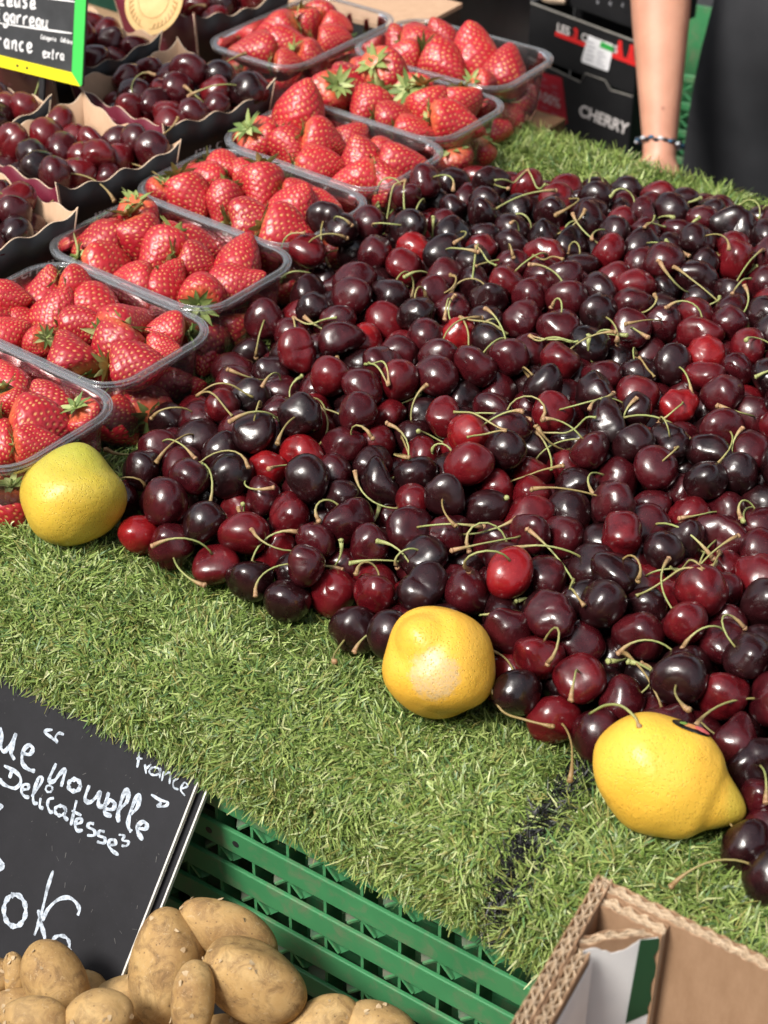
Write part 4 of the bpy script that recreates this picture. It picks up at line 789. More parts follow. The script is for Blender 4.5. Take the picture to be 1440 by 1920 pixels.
def stem_curve(seed):
    r = np.random.default_rng(seed); L = r.uniform(.028, .056); n = 9; p = np.array([0, 0, R0 * .62]); d = np.array([0, 0, 1.]); ca = r.uniform(.3, 2.2) * r.choice([.5, 1, 1, 1.4]); pts = [p.copy()]; k2 = r.uniform(-.5, .9)
    for i in range(n):
        a = ca / n * (1 + k2 * i / n); c_, s_ = math.cos(a), math.sin(a); d = np.array([d[0] * c_ + d[2] * s_, d[1] + r.uniform(-.06, .06), -d[0] * s_ + d[2] * c_]); d /= np.linalg.norm(d); p = p + d * L / n; pts.append(p.copy())
    return np.array(pts)
STC = [stem_curve(40 + i) for i in range(22)]
def stem_mesh(pts):
    n = len(pts); rad = [.0012] + [.00068] * (n - 4) + [.00085, .0013, .0017]
    mb = MB().tube([*map(Vector, pts)], rad, 6); e = Vector(pts[-1]); d = (Vector(pts[-1]) - Vector(pts[-2])).normalized()
    mb.tube([e, e + d * .0012 + Vector((.0006, .0003, 0)), e + d * .0022], [.0017, .0020, .0008], 6)
    me = mb.mesh('stem', M_STEM, True); a = me.color_attributes.new('col', 'FLOAT_COLOR', 'POINT'); q = np.zeros((len(me.vertices), 4), np.float32)
    q[:, 0] = q[:, 1] = q[:, 2] = [min(i // 6, n - 1) / (n - 1) if i < n * 6 else 1 for i in range(len(me.vertices))]; q[:, 3] = 1; a.data.foreach_set('color', q.ravel()); return me
STM = [stem_mesh(p) for p in STC]
# x y z (0.1 mm), euler angles (0.01 rad), size (percent), flags
CHD = np.array((
 1007,-1799,9421,-219,66,179,100,11, 1283,-1780,9437,157,-142,84,105,13, 1639,-1735,9421,6,-20,118,105,14, 1942,-1729,9437,-69,-50,11,110,12, 2254,-1727,9423,48,-102,-178,100,12, 610,-1561,9404,-50,-43,210,90,13,
 890,-1473,9433,-157,130,72,105,5, 1254,-1488,9424,248,16,133,105,6, 1525,-1473,9412,-157,130,32,90,4, 1866,-1380,9416,47,102,-249,95,14, 2110,-1486,9426,157,130,201,100,4, 2429,-1476,9423,64,-15,28,105,10,
 2778,-1690,9427,-155,-25,-302,105,12, 3007,-1499,9419,205,-22,-284,100,13, 3816,-1488,9430,-48,-102,204,105,10, 4221,-1593,9419,205,-22,203,100,14, 4500,-1580,9434,181,129,233,105,13, 6009,-1487,9417,50,43,92,100,0,
 6294,-1468,9429,-82,120,158,100,1, 439,-1191,9406,300,-45,132,90,0, 735,-1095,9408,309,-20,-119,95,0, 1095,-1199,9423,-48,-102,75,100,12, 1367,-1216,9416,-48,-102,193,95,10, 1636,-1249,9404,50,-43,-235,90,4,
 2038,-1178,9426,157,-130,206,100,4, 2308,-1227,9420,157,25,37,100,13, 2601,-1245,9416,-64,15,273,100,2, 2879,-1225,9415,15,15,192,100,6, 3151,-1238,9408,309,20,128,95,5, 3528,-1379,9432,173,-75,169,105,12,
 3777,-1208,9416,48,102,3,95,1, 4099,-1322,9423,-157,-76,-140,100,8, 4322,-1180,9419,-157,-130,247,95,4, 4714,-1160,9423,3,-13,-133,105,5, 4999,-1187,9423,157,76,-34,100,9, 5592,-1251,9412,293,-59,-208,95,5,
 5900,-1216,9430,-48,102,-95,105,5, 6195,-1215,9426,-157,130,140,100,5, 6480,-1251,9415,-14,-15,-270,100,5, 6925,-1419,9425,-154,-7,180,100,5, 7147,-1262,9412,-297,-61,-211,95,0, 7410,-1322,9415,-299,15,-104,100,5,
 7849,-1368,9431,-53,-99,288,105,4, 501,-922,9425,-20,-60,-311,105,1, 934,-906,9416,-266,102,-135,95,5, 1215,-933,9424,-52,-39,179,105,1, 1482,-982,9405,-109,-22,-174,90,1, 1876,-931,9423,240,-57,128,100,4,
 2138,-887,9419,-157,-130,25,95,1, 2412,-951,9431,64,4,201,110,12, 2718,-947,9410,-64,-15,298,95,5, 3040,-969,9433,157,130,193,105,1, 3323,-944,9428,223,65,-183,105,5, 3600,-902,9408,-313,-20,-270,95,6,
 3932,-955,9421,95,66,-277,100,5, 4208,-945,9419,157,130,-81,95,8, 4514,-939,9424,-50,43,85,105,8, 4880,-925,9426,157,130,-243,100,5, 5148,-965,9415,251,51,-46,95,8, 5441,-949,9427,-230,-19,-82,105,1,
 5720,-1011,9412,-297,-61,279,95,2, 6007,-929,9403,64,-15,51,90,5, 6362,-983,9437,266,-102,-223,110,5, 6643,-979,9431,175,-107,-173,100,6, 6959,-1068,9408,-1,-20,-116,95,6, 7289,-951,9433,157,25,-176,110,1,
 7571,-913,9426,157,130,-228,100,5, 7863,-919,9426,-157,-130,164,100,5, 298,-715,9442,157,91,56,110,12, 779,-659,9432,205,22,-191,110,5, 1071,-668,9414,-293,-5,-122,100,0, 1379,-667,9421,309,-20,7,105,0,
 1688,-642,9402,293,-5,32,90,1, 1991,-645,9443,106,126,-172,110,4, 2282,-655,9434,134,129,-118,105,9, 2603,-703,9426,-157,-130,-53,100,5, 2946,-708,9405,53,-37,-128,90,8, 3192,-708,9407,96,21,121,90,5,
 3435,-619,9419,-205,22,181,100,5, 3745,-667,9426,-157,130,66,100,1, 4071,-668,9431,146,76,96,105,4, 4344,-713,9423,-213,50,140,100,4, 4692,-696,9440,-157,-130,-125,110,5, 5015,-701,9410,-48,-102,-145,90,5,
 5352,-671,9423,-231,61,-235,100,5, 5618,-608,9412,-295,-60,23,95,4, 5892,-659,9430,48,-102,279,105,0, 6153,-703,9405,109,22,123,90,2, 6535,-669,9425,-295,60,-3,105,0, 6846,-806,9426,157,48,199,100,4,
 7068,-645,9425,205,22,176,105,4, 7416,-690,9417,79,35,233,95,4, 7739,-659,9440,-157,130,159,110,4, 566,-445,9441,-299,107,279,110,1, 906,-398,9426,-157,-130,-110,100,6, 1198,-414,9436,157,76,-28,110,4,
 1537,-414,9434,95,-66,-286,110,5, 1834,-398,9412,295,60,35,95,1, 2144,-393,9440,-157,-130,-55,110,6, 2420,-411,9412,-205,22,-158,95,2, 2748,-451,9439,-171,-76,-159,110,4, 3025,-397,9410,250,-15,298,95,5,
 3297,-369,9412,295,-60,214,95,2, 3634,-410,9439,118,72,4,110,0, 4227,-377,9423,-157,-76,255,100,0, 4521,-392,9433,157,130,211,105,5, 4851,-378,9411,23,21,-142,95,2, 5146,-395,9430,48,-102,271,105,5,
 5447,-398,9426,157,130,-187,100,4, 5763,-385,9414,95,-66,142,95,4, 6067,-419,9407,-95,-66,119,90,1, 6346,-431,9433,-17,-54,-36,110,6, 6651,-409,9416,-48,-102,-24,95,4, 7258,-396,9423,-64,-15,-64,105,1,
 7549,-441,9418,295,-60,-198,100,0, 7853,-373,9431,270,-102,-107,105,1, 287,-164,9418,20,-60,35,100,0, 1354,-174,9429,-157,76,201,105,5, 1972,-154,9430,267,102,160,105,5, 2601,-179,9431,56,-13,-190,110,1,
 2902,-147,9415,12,16,-72,100,6, 3189,-107,9431,-274,95,-127,105,5, 3486,-110,9437,-105,-39,72,110,6, 4089,-131,9419,296,55,192,100,4, 4704,-143,9426,-157,-25,-275,105,5, 4991,-147,9426,-157,-130,-81,100,1,
 5279,-136,9440,-157,130,-14,110,1, 5582,-146,9440,-157,-130,300,110,6, 5892,-129,9440,157,130,-214,110,5, 6519,-186,9415,-248,53,309,95,5, 6808,-165,9412,-295,60,-184,95,5, 7075,-148,9410,250,-15,115,95,4,
 7376,-147,9402,21,-5,-264,90,5, 7659,-155,9419,-157,-130,-247,95,1, 180,111,9437,-215,56,61,110,9, 814,116,9435,-222,-65,280,110,4, 1200,80,9424,264,41,8,105,1, 1799,78,9410,48,102,229,90,1,
 2130,160,9442,-1,107,-124,110,5, 2411,123,9410,-266,-102,-83,90,1, 2751,93,9414,95,66,40,95,4, 3049,155,9439,234,-69,249,110,5, 3340,139,9433,157,-130,125,105,4, 3970,124,9429,-99,-125,99,100,2,
 4233,113,9411,264,-43,-195,95,2, 4595,103,9411,-157,82,268,90,0, 5132,144,9416,-64,15,-294,100,6, 5429,106,9424,215,-50,-127,100,5, 6055,140,9423,-266,102,35,100,1, 6680,128,9421,219,-66,198,100,0,
 6965,138,9426,157,-25,116,105,1, 7255,168,9430,-48,102,-269,105,1, 7846,127,9433,201,-23,-217,110,0, 382,385,9430,-211,43,-45,105,5, 690,381,9426,-157,130,-20,100,5, 1077,352,9424,-50,43,-257,105,1,
 1697,378,9431,-51,101,-203,105,4, 1982,413,9420,157,25,-45,100,6, 2597,362,9421,95,66,-168,100,1, 2859,367,9419,157,130,-217,95,4, 3212,388,9426,-259,-108,51,100,5, 3835,350,9415,169,25,57,95,6,
 4120,378,9419,-157,130,308,95,4, 4414,368,9425,205,-22,129,105,5, 4695,348,9418,19,59,237,100,6, 5007,386,9424,266,-103,223,100,0, 5277,387,9429,227,122,-80,100,5, 5606,363,9418,38,-9,-267,100,5,
 6209,370,9421,-95,-66,213,100,1, 7458,375,9429,-157,76,-163,105,5, 7729,418,9423,-48,-102,69,100,1, 241,632,9423,266,-102,200,100,5, 882,593,9432,229,77,-2,105,4, 1536,663,9433,-157,-130,119,105,6,
 2739,653,9429,247,54,81,105,6, 3031,593,9408,312,20,-292,95,2, 3377,596,9419,253,-91,-119,95,4, 3633,610,9410,-48,-102,148,90,4, 4278,610,9420,-157,134,306,95,1, 4553,633,9433,74,87,188,105,5,
 5134,623,9419,-59,-110,-119,95,4, 5460,656,9412,157,-130,62,90,6, 6066,619,9423,-48,-102,-174,100,5, 6346,632,9423,157,76,44,100,5, 7259,680,9432,-37,91,285,105,5, 360,885,9416,-250,15,100,100,6,
 782,877,9433,-157,130,113,105,2, 1359,926,9446,157,-154,-47,110,1, 1960,909,9433,-157,-130,141,105,4, 2569,891,9423,157,76,-17,100,5, 3193,826,9416,250,15,21,100,5, 3795,803,9403,250,-15,-170,90,1,
 4719,885,9433,-157,130,299,105,0, 4996,859,9426,157,130,164,100,4, 5292,858,9430,-266,102,28,105,6, 5575,917,9414,299,14,180,100,1, 5938,883,9431,-110,-70,107,105,5, 6528,871,9428,-219,-66,-125,105,1,
 6809,906,9435,-240,-117,-311,105,5, 7096,926,9418,-20,-60,285,100,1, 58,1269,9416,-157,-76,-98,95,2, 304,1165,9421,98,-21,135,100,4, 556,1169,9406,157,25,-181,90,1, 898,1182,9440,-157,-130,190,110,6,
 1196,1153,9416,267,-102,212,95,4, 1849,1188,9418,-262,-105,17,95,1, 3995,1083,9412,-109,22,-89,95,4, 4281,1203,9416,-250,15,85,100,6, 4609,1205,9417,50,43,-136,100,4, 4873,1191,9413,-157,-25,-180,95,5,
 5149,1111,9433,-60,-90,-293,105,4, 6371,1121,9435,65,114,89,105,1, 426,1406,9412,-154,-130,-13,90,4, 1346,1392,9428,95,-66,301,105,4, 4389,1465,9418,53,36,-42,100,4, 5327,1417,9419,-157,130,-135,95,1,
 5587,1403,9409,-157,76,-30,90,4, 6516,1392,9436,97,61,103,110,6, -94,1712,9416,63,-16,-82,100,5, 612,1734,9440,-133,75,-154,110,5, 3385,1701,9406,157,25,-297,90,1, 3669,1660,9434,-95,-66,8,110,6,
 4255,1725,9437,-48,-102,15,110,5, 4852,1687,9433,-157,-130,180,105,6, 5134,1707,9428,219,66,-57,105,4, 5760,1657,9432,-291,-59,123,110,1, 6676,1701,9430,-48,-102,112,105,4, 460,1967,9412,-157,-130,-37,90,1,
 2879,1960,9424,-265,-43,189,105,1, 4385,1997,9430,265,43,300,110,5, 5656,1924,9412,-157,130,226,90,4, 6210,1939,9427,-170,-129,-149,100,4, 6478,1901,9408,-302,16,141,95,5, 6757,2000,9404,50,-43,-141,90,4,
 3331,2181,9430,-266,-102,-112,105,0, 5099,2207,9414,219,66,109,95,1, 6340,2269,9427,300,15,35,110,4, 6655,2266,9423,266,102,-312,100,4, 2578,2519,9427,-154,25,276,105,5, 3187,2503,9412,-157,130,152,90,6,
 4354,3539,9443,-237,119,307,110,5, -119,3860,9436,157,-76,284,110,0, 3631,3848,9424,265,42,-236,105,4, -326,4085,9429,-64,15,81,110,2, -15,4189,9413,157,25,-47,95,5, 373,4145,9426,-104,-22,303,105,1,
 991,4171,9425,248,7,92,105,4, 418,4414,9402,300,15,15,90,0, 634,4581,9419,-23,-59,-50,100,4, 1033,4641,9415,8,18,115,100,1, 1601,4891,9415,-309,-20,-83,100,5, 1873,4795,9408,-21,5,18,95,4,
 2267,4854,9416,-250,15,132,100,4, 2862,4587,9416,266,-102,90,95,0, 2090,5054,9404,21,-20,72,90,4, 2438,5107,9425,279,-89,-42,100,4, 2685,4959,9439,36,-90,193,110,0, 2688,5257,9425,-205,22,-266,105,4,
 3342,5483,9436,190,-24,43,110,1, 4826,5397,9431,-208,69,-291,105,4, 5128,5392,9429,-64,15,96,110,5, 3806,5687,9416,-157,76,-191,95,0, 4937,5699,9424,43,97,-167,100,4, 4326,6070,9414,293,3,-9,100,4,
 4685,6222,9421,-18,11,270,105,1, 5110,6303,9423,-63,-17,-74,105,0, 2274,-1567,9632,164,-72,-108,95,13, 669,-1393,9593,-163,19,-117,95,8, 1110,-1641,9633,237,101,-105,105,9, 1440,-1616,9617,-242,83,-257,100,8,
 1722,-1523,9604,-193,-6,-269,105,10, 3078,-1714,9561,-196,53,-45,100,8, 3996,-1660,9547,-104,66,111,95,12, 882,-1228,9601,-81,23,-120,105,13, 1263,-1167,9672,169,-58,78,105,8, 1540,-1140,9610,124,-80,-32,95,9,
 1811,-1160,9581,91,-8,-68,100,10, 2161,-1320,9624,-177,-68,-9,90,13, 2468,-1143,9625,197,101,-149,90,9, 2758,-1442,9546,-62,-69,-35,100,14, 3016,-1308,9630,39,-36,133,100,8, 3281,-1433,9551,-177,115,270,100,8,
 3707,-1341,9655,-76,112,169,100,9, 3974,-1422,9657,-298,-54,-185,100,14, 4272,-1406,9621,283,-29,233,100,14, 4518,-1321,9535,-100,-9,-115,95,13, 4847,-1382,9566,249,-7,-116,105,13, 5710,-1307,9631,282,-63,-286,95,0,
 6049,-1318,9623,190,48,-206,90,5, 6751,-1219,9405,267,45,138,90,5, 7664,-1167,9412,20,-60,-161,95,4, 725,-899,9604,65,-33,84,105,12, 1049,-992,9657,-286,147,-66,105,8, 1392,-924,9643,143,-79,-7,95,15,
 1663,-907,9571,269,-61,155,95,5, 2013,-855,9642,-198,-62,-175,90,8, 2213,-1050,9645,75,-12,-162,110,13, 2594,-894,9651,-247,54,-191,105,13, 2846,-1038,9623,-12,48,-211,100,12, 3252,-1138,9635,82,23,204,105,9,
 3511,-1116,9537,139,-14,-73,95,12, 3742,-1009,9611,124,-112,-50,100,0, 4078,-1101,9585,-69,23,-205,95,9, 4362,-902,9670,188,-80,-3,110,9, 4706,-931,9632,-88,-12,142,100,12, 5025,-1036,9658,-128,-83,35,100,10,
 5268,-894,9651,121,53,-90,105,13, 5580,-1061,9664,94,-83,153,110,5, 5876,-984,9624,-99,-88,80,95,5, 6141,-1027,9633,-182,85,-37,100,5, 6333,-1309,9657,3,-43,-260,105,5, 7475,-1126,9603,137,53,255,105,6,
 7720,-922,9659,-93,-109,-105,95,0, 542,-690,9586,270,-28,268,95,13, 957,-726,9662,-106,-101,-66,105,5, 1224,-624,9651,275,4,167,105,13, 1523,-689,9676,-190,85,314,105,15, 1810,-691,9657,137,-75,-105,100,13,
 2154,-637,9687,-187,67,-281,95,12, 2455,-644,9653,-199,-133,286,95,14, 2815,-726,9620,-202,-53,-146,100,13, 3075,-570,9589,-116,108,-261,95,9, 3292,-763,9649,-21,-81,-76,100,13, 3570,-749,9629,277,-22,192,100,9,
 3895,-789,9633,192,-38,-112,100,12, 4239,-646,9668,-2,-110,-9,100,12, 4495,-602,9606,-75,-28,46,90,5, 4824,-672,9697,-4,16,-238,100,13, 5158,-627,9606,314,54,81,100,1, 5489,-664,9670,202,-58,201,100,1,
 5697,-807,9573,89,-121,-208,95,1, 6047,-772,9642,294,-90,-90,100,5, 6319,-759,9601,309,94,137,100,6, 6709,-680,9631,233,-4,-188,100,0, 7055,-906,9601,-109,-85,-140,105,4, 7265,-659,9631,205,88,180,100,4,
 7540,-689,9652,82,97,132,100,0, 7842,-678,9723,-274,-42,272,110,4, 280,-433,9412,262,-13,-28,95,2, 750,-368,9673,20,111,-92,105,8, 1029,-355,9664,227,60,98,95,9, 1356,-350,9670,79,-126,-237,100,14,
 1678,-450,9687,-221,-67,47,100,9, 1950,-437,9654,-210,112,115,100,12, 2299,-406,9687,245,16,-96,100,12, 2560,-411,9640,141,86,200,95,1, 2887,-418,9691,214,56,-272,95,8, 3145,-299,9651,308,-64,106,110,10,
 3438,-311,9641,147,-13,-53,100,9, 3787,-505,9675,-260,-57,168,110,12, 4085,-422,9650,49,-12,128,95,14, 4355,-403,9662,-214,-42,-291,95,14, 4704,-441,9636,17,124,-128,95,9, 4961,-449,9630,230,-60,-115,90,4,
 5301,-395,9656,-158,-4,-212,95,2, 5623,-445,9615,-240,20,-200,90,1, 5927,-383,9613,12,22,200,95,1, 6166,-536,9604,277,-73,108,90,4, 6548,-467,9650,-96,-68,24,95,2, 6823,-413,9646,-126,105,240,105,5,
 7094,-425,9637,18,54,-132,95,4, 7417,-422,9677,122,66,215,110,1, 7693,-463,9636,-129,2,85,90,1, 489,-220,9612,282,-68,-244,105,9, 826,-109,9631,-313,9,272,95,13, 1186,-140,9642,150,-37,-89,95,6,
 1521,-134,9656,-288,118,105,100,0, 1783,-202,9633,79,-46,-113,100,14, 2148,-164,9656,-121,-28,242,100,14, 2432,-165,9654,-9,-3,-80,100,4, 2774,-145,9652,-113,-125,-81,95,14, 3011,-41,9643,168,-38,-148,95,14,
 3325,-63,9667,-34,-45,-291,95,8, 3684,-199,9643,-219,24,214,100,4, 3943,-210,9618,94,-94,-95,90,5, 4273,-164,9614,-255,-116,-83,90,1, 4533,-203,9642,171,78,-250,95,9, 4840,-203,9689,-92,-133,-174,110,12,
 5114,-221,9661,273,119,-99,95,5, 5421,-145,9693,-199,-71,173,100,5, 5747,-202,9663,-277,45,307,90,4, 6081,-162,9648,204,-28,-203,95,4, 6353,-226,9630,-93,-108,297,100,0, 6670,-161,9636,304,-20,183,100,5,
 6950,-166,9623,255,52,-190,90,4, 7228,-192,9621,256,45,-84,100,6, 7499,-150,9627,3,-110,51,95,0, 7843,-182,9647,146,82,306,110,4, 596,39,9630,-13,-124,235,100,12, 1020,79,9643,-282,96,285,100,5,
 1355,66,9644,234,-123,-53,90,4, 1682,83,9669,272,102,260,100,10, 1947,38,9631,54,-30,-167,100,12, 2299,77,9644,-141,-13,154,95,6, 2571,68,9620,-204,-4,-3,100,1, 2844,170,9641,-18,81,137,95,14,
 3209,175,9681,-237,-88,-155,100,8, 3541,125,9643,54,23,153,105,0, 3832,51,9670,246,1,178,110,13, 4129,62,9674,-194,-113,-119,110,12, 4415,102,9595,-205,40,269,95,10, 4707,68,9660,314,62,-35,110,10,
 4997,31,9636,36,-118,-216,100,4, 5261,74,9640,107,123,-25,95,4, 5590,62,9631,65,96,132,95,1, 5909,73,9671,-267,75,-25,105,6, 6228,91,9636,270,16,-42,105,6, 6534,107,9650,-25,32,-241,100,1,
 6827,83,9675,-67,29,260,110,5, 7123,69,9656,252,-17,54,100,5, 7451,190,9647,274,-78,46,100,4, 7675,40,9643,244,115,303,95,2, 85,386,9440,251,151,185,105,12, 544,299,9641,-150,-63,-32,95,0,
 885,325,9625,203,18,236,100,5, 1222,281,9648,-94,-115,-163,95,5, 1511,280,9616,109,44,51,95,5, 1858,293,9635,-57,-33,-251,95,0, 2141,370,9640,-159,-28,26,95,0, 2435,302,9619,268,109,311,95,4,
 2730,403,9654,-208,-27,-314,95,8, 3024,374,9627,-126,91,68,95,14, 3387,415,9660,-247,-67,144,110,13, 3708,346,9633,237,28,178,90,9, 3978,381,9647,-59,95,299,100,10, 4260,317,9652,123,14,1,100,13,
 4556,314,9665,8,-119,300,100,13, 4853,315,9649,-196,-2,6,100,4, 5131,357,9660,-236,-60,138,95,6, 5460,431,9630,-271,117,303,95,5, 5765,416,9628,-161,113,119,95,6, 6038,338,9633,130,-53,169,100,2,
 6368,361,9629,-30,127,94,90,4, 6691,354,9591,-169,-2,-99,100,1, 6978,345,9648,-253,-67,-66,110,1, 7264,388,9642,-286,90,-44,100,5, 7599,417,9661,310,-43,276,95,4, 7857,324,9651,112,102,11,100,5,
 381,575,9649,259,-24,-259,100,9, 698,537,9656,104,31,127,100,1, 1090,537,9639,123,49,-312,100,4, 1341,516,9552,-240,14,233,90,5, 1693,571,9632,-104,35,-105,90,0, 1983,594,9641,122,27,103,105,8,
 2258,617,9612,177,78,118,100,4, 2532,596,9632,199,-78,-160,105,0, 2912,615,9661,127,14,32,105,12, 3200,642,9606,-147,-65,189,90,1, 3513,675,9624,-263,-59,-145,95,5, 3790,632,9626,128,55,161,105,13,
 4129,596,9637,-101,38,-302,95,13, 4412,558,9675,-4,-70,-44,105,13, 4725,543,9631,252,106,310,90,5, 4977,582,9633,191,18,166,100,5, 5307,650,9620,-148,-22,237,95,5, 5581,681,9659,-133,-66,-218,105,6,
 5927,638,9663,-22,-42,-301,95,5, 6218,586,9671,110,-45,-58,105,6, 6525,572,9615,-56,94,136,95,1, 6822,610,9673,-302,58,-26,105,5, 7097,605,9632,-207,-26,-131,95,1, 7415,634,9694,-144,98,119,110,5,
 214,827,9640,42,-81,9,100,2, 551,868,9603,162,36,68,100,5, 917,760,9673,205,-66,-248,110,15, 1160,922,9657,-171,-6,-105,100,2, 1546,853,9649,277,2,204,95,5, 1815,816,9650,73,-23,232,95,5,
 2123,842,9651,201,-128,-225,95,9, 2378,858,9622,85,-102,-32,95,1, 2737,839,9651,-67,141,201,105,5, 3030,889,9640,-255,-18,-61,110,1, 3329,879,9652,40,98,43,105,6, 3654,906,9589,67,51,-195,95,0,
 3950,872,9590,-132,-51,-159,100,4, 4289,807,9627,-24,-106,171,100,4, 4564,800,9645,-312,2,-236,95,4, 4864,840,9689,-204,-14,288,105,6, 5135,932,9665,305,105,-207,100,1, 5449,936,9658,-160,29,-191,105,2,
 5743,928,9630,-153,-15,231,100,5, 6093,830,9654,-102,-133,223,90,4, 6348,844,9633,229,-8,180,100,2, 6650,850,9689,-68,92,-114,105,6, 6973,858,9689,-141,54,266,110,4, 7252,880,9633,-307,83,-304,95,1,
 7543,979,9660,-189,-114,75,100,5, 362,1056,9653,272,19,-100,95,4, 692,1133,9614,-157,-152,-225,90,1, 1086,1284,9641,271,-45,-218,105,0, 1360,1167,9645,-42,14,-129,110,1, 1710,1086,9621,13,19,134,95,1,
 1973,1084,9648,285,42,119,95,5, 2253,1087,9670,-109,-141,73,100,0, 2564,1060,9680,-156,48,65,105,1, 2852,1139,9639,-14,8,299,105,1, 3230,1132,9665,-103,-90,-233,90,1, 3490,1113,9659,-34,105,-98,100,5,
 3816,1121,9602,-15,-13,-81,95,0, 4175,1032,9588,70,-114,143,90,1, 4452,1095,9609,-91,-57,165,105,1, 4729,1087,9629,62,68,-280,95,6, 4980,1160,9652,-181,-28,-69,95,5, 5299,1184,9663,-89,-39,-190,105,4,
 5576,1194,9651,171,-82,223,100,5, 5916,1119,9589,305,-56,205,95,5, 6182,1081,9659,248,-21,-308,105,2, 6537,1120,9654,-298,88,-140,95,4, 6794,1090,9642,-63,-21,-142,95,2, 7112,1136,9652,-279,-32,74,100,4,
 7406,1217,9641,-97,-74,77,105,4, 244,1347,9627,-182,-83,-251,105,1, 579,1354,9617,161,-60,-243,95,5, 900,1483,9614,-258,-95,-302,95,5, 1469,1493,9647,215,-71,-154,95,2, 1849,1338,9654,266,-10,16,110,4,
 2130,1459,9628,40,-58,101,105,5, 2484,1348,9664,-287,52,-112,110,1, 2741,1474,9618,205,-70,-210,95,1, 3082,1420,9641,-265,-77,154,100,5, 3335,1356,9595,145,-4,51,90,1, 3631,1370,9642,-110,-65,-297,110,0,
 3959,1342,9634,-303,-108,-225,100,4, 4227,1339,9649,-135,-76,-169,100,0, 4548,1381,9632,-97,9,-46,105,4, 4831,1393,9613,-54,111,311,100,5, 5207,1445,9661,-290,-98,144,95,5, 5476,1492,9641,-128,131,-191,100,1,
 5744,1430,9605,-263,37,179,95,6, 6027,1356,9698,-174,89,97,110,6, 6353,1320,9687,-53,89,134,105,1, 6694,1349,9649,-311,-2,-292,95,5, 6966,1362,9629,16,69,-296,95,0, 7228,1435,9623,230,73,-42,100,5,
 126,1695,9609,-130,3,-107,100,4, 429,1583,9630,305,134,242,110,4, 810,1742,9645,-31,-5,-166,100,5, 1088,1770,9622,-263,-99,-206,100,4, 1367,1747,9640,-286,52,-9,100,1, 1680,1675,9669,-93,-88,156,110,5,
 1963,1701,9646,137,3,103,100,6, 2279,1715,9685,272,98,-149,105,5, 2574,1714,9645,88,-122,63,110,4, 2873,1721,9656,314,-59,-134,105,0, 3201,1685,9613,47,114,162,105,5, 3469,1605,9638,-24,117,-115,100,1,
 3781,1624,9717,-68,68,-192,105,13, 4069,1640,9649,185,-16,-313,100,1, 4433,1794,9675,-293,69,66,110,4, 4696,1633,9663,-67,76,238,100,4, 4997,1683,9665,290,-79,161,90,0, 5287,1687,9658,-185,-128,15,95,4,
 5550,1770,9623,256,-108,-245,105,1, 5903,1785,9660,-70,-36,-227,105,4, 6224,1594,9672,4,-60,18,105,5, 6515,1601,9646,204,-102,-97,105,4, 6830,1596,9654,121,-69,129,105,1, 7096,1677,9642,13,55,-110,95,5,
 315,1940,9642,-4,-31,233,105,0, 642,1969,9621,157,-128,0,100,6, 906,1993,9647,-266,-113,-93,90,0, 1269,2019,9682,271,-44,-94,105,2, 1555,2016,9654,73,112,140,100,5, 1862,1969,9667,-70,87,279,105,2,
 2149,1960,9662,-91,-45,-280,100,4, 2414,1944,9653,-289,-147,-299,90,5, 2746,1975,9665,-155,-15,152,95,1, 3047,1981,9651,144,-38,-99,105,1, 3329,1982,9647,42,-96,260,95,5, 3612,1848,9647,-237,61,-192,100,2,
 3926,1870,9676,-165,71,-217,100,4, 4197,1969,9667,161,-96,-197,110,5, 4531,2078,9685,-296,-61,25,105,1, 4814,1885,9635,60,30,263,100,2, 5177,1918,9592,164,46,279,95,2, 5535,2049,9648,-211,79,-200,95,5,
 5786,2065,9611,-100,76,-201,95,0, 6041,2036,9612,-216,-144,-112,95,2, 6389,2051,9606,198,10,-16,100,6, 6639,1918,9619,-276,-36,-145,100,5, 67,2149,9614,-120,-53,-99,95,4, 464,2195,9675,-39,-25,-64,110,5,
 1071,2222,9659,-219,120,-2,100,1, 2019,2200,9654,-272,-87,-65,100,1, 2292,2188,9613,-213,6,-145,90,0, 2560,2184,9629,214,58,160,110,5, 2870,2223,9664,41,-118,8,105,1, 3207,2224,9691,-245,-130,-99,105,1,
 3492,2304,9635,228,20,-184,100,6, 3721,2146,9646,-265,-19,35,100,5, 4101,2211,9553,-60,129,-112,95,0, 4418,2333,9632,-91,39,-222,100,4, 4704,2304,9658,-139,16,230,105,1, 5294,2151,9588,-280,-18,307,95,5,
 5613,2315,9642,78,111,231,105,2, 5892,2319,9616,-227,74,74,100,2, 6161,2293,9650,-12,-114,31,100,5, 6516,2297,9676,-156,101,206,110,5, 7103,2161,9646,59,71,313,100,1, 324,2428,9574,78,-16,80,95,5,
 606,2459,9638,239,-81,261,110,0, 899,2449,9610,-189,-150,-264,100,0, 2747,2475,9635,78,-75,256,90,4, 3016,2478,9629,-183,-61,-243,105,6, 3306,2508,9661,-219,-138,135,105,2, 3620,2564,9656,71,-67,-65,105,5,
 3915,2588,9630,280,-26,-74,110,1, 4248,2584,9615,214,96,-20,100,5, 4580,2572,9640,-146,21,-22,105,1, 5131,2372,9635,-151,-145,-161,105,5, 5456,2527,9647,182,23,70,90,6, 6325,2530,9633,128,34,160,105,2,
 6642,2576,9662,81,118,-78,95,0, 93,2770,9603,-290,-127,33,110,2, 474,2722,9630,-297,-51,-52,95,4, 1057,2700,9607,309,2,-26,105,4, 1668,2803,9648,247,7,145,100,5, 2588,2735,9625,-5,-43,190,90,1,
 3162,2792,9641,61,94,-250,105,5, 3553,2844,9656,-268,143,-287,100,4, 4681,2819,9649,10,-97,2,95,5, 4957,2786,9660,173,48,-93,110,6, 5251,2665,9666,216,-68,51,95,0, 5587,2772,9663,300,-15,243,110,4,
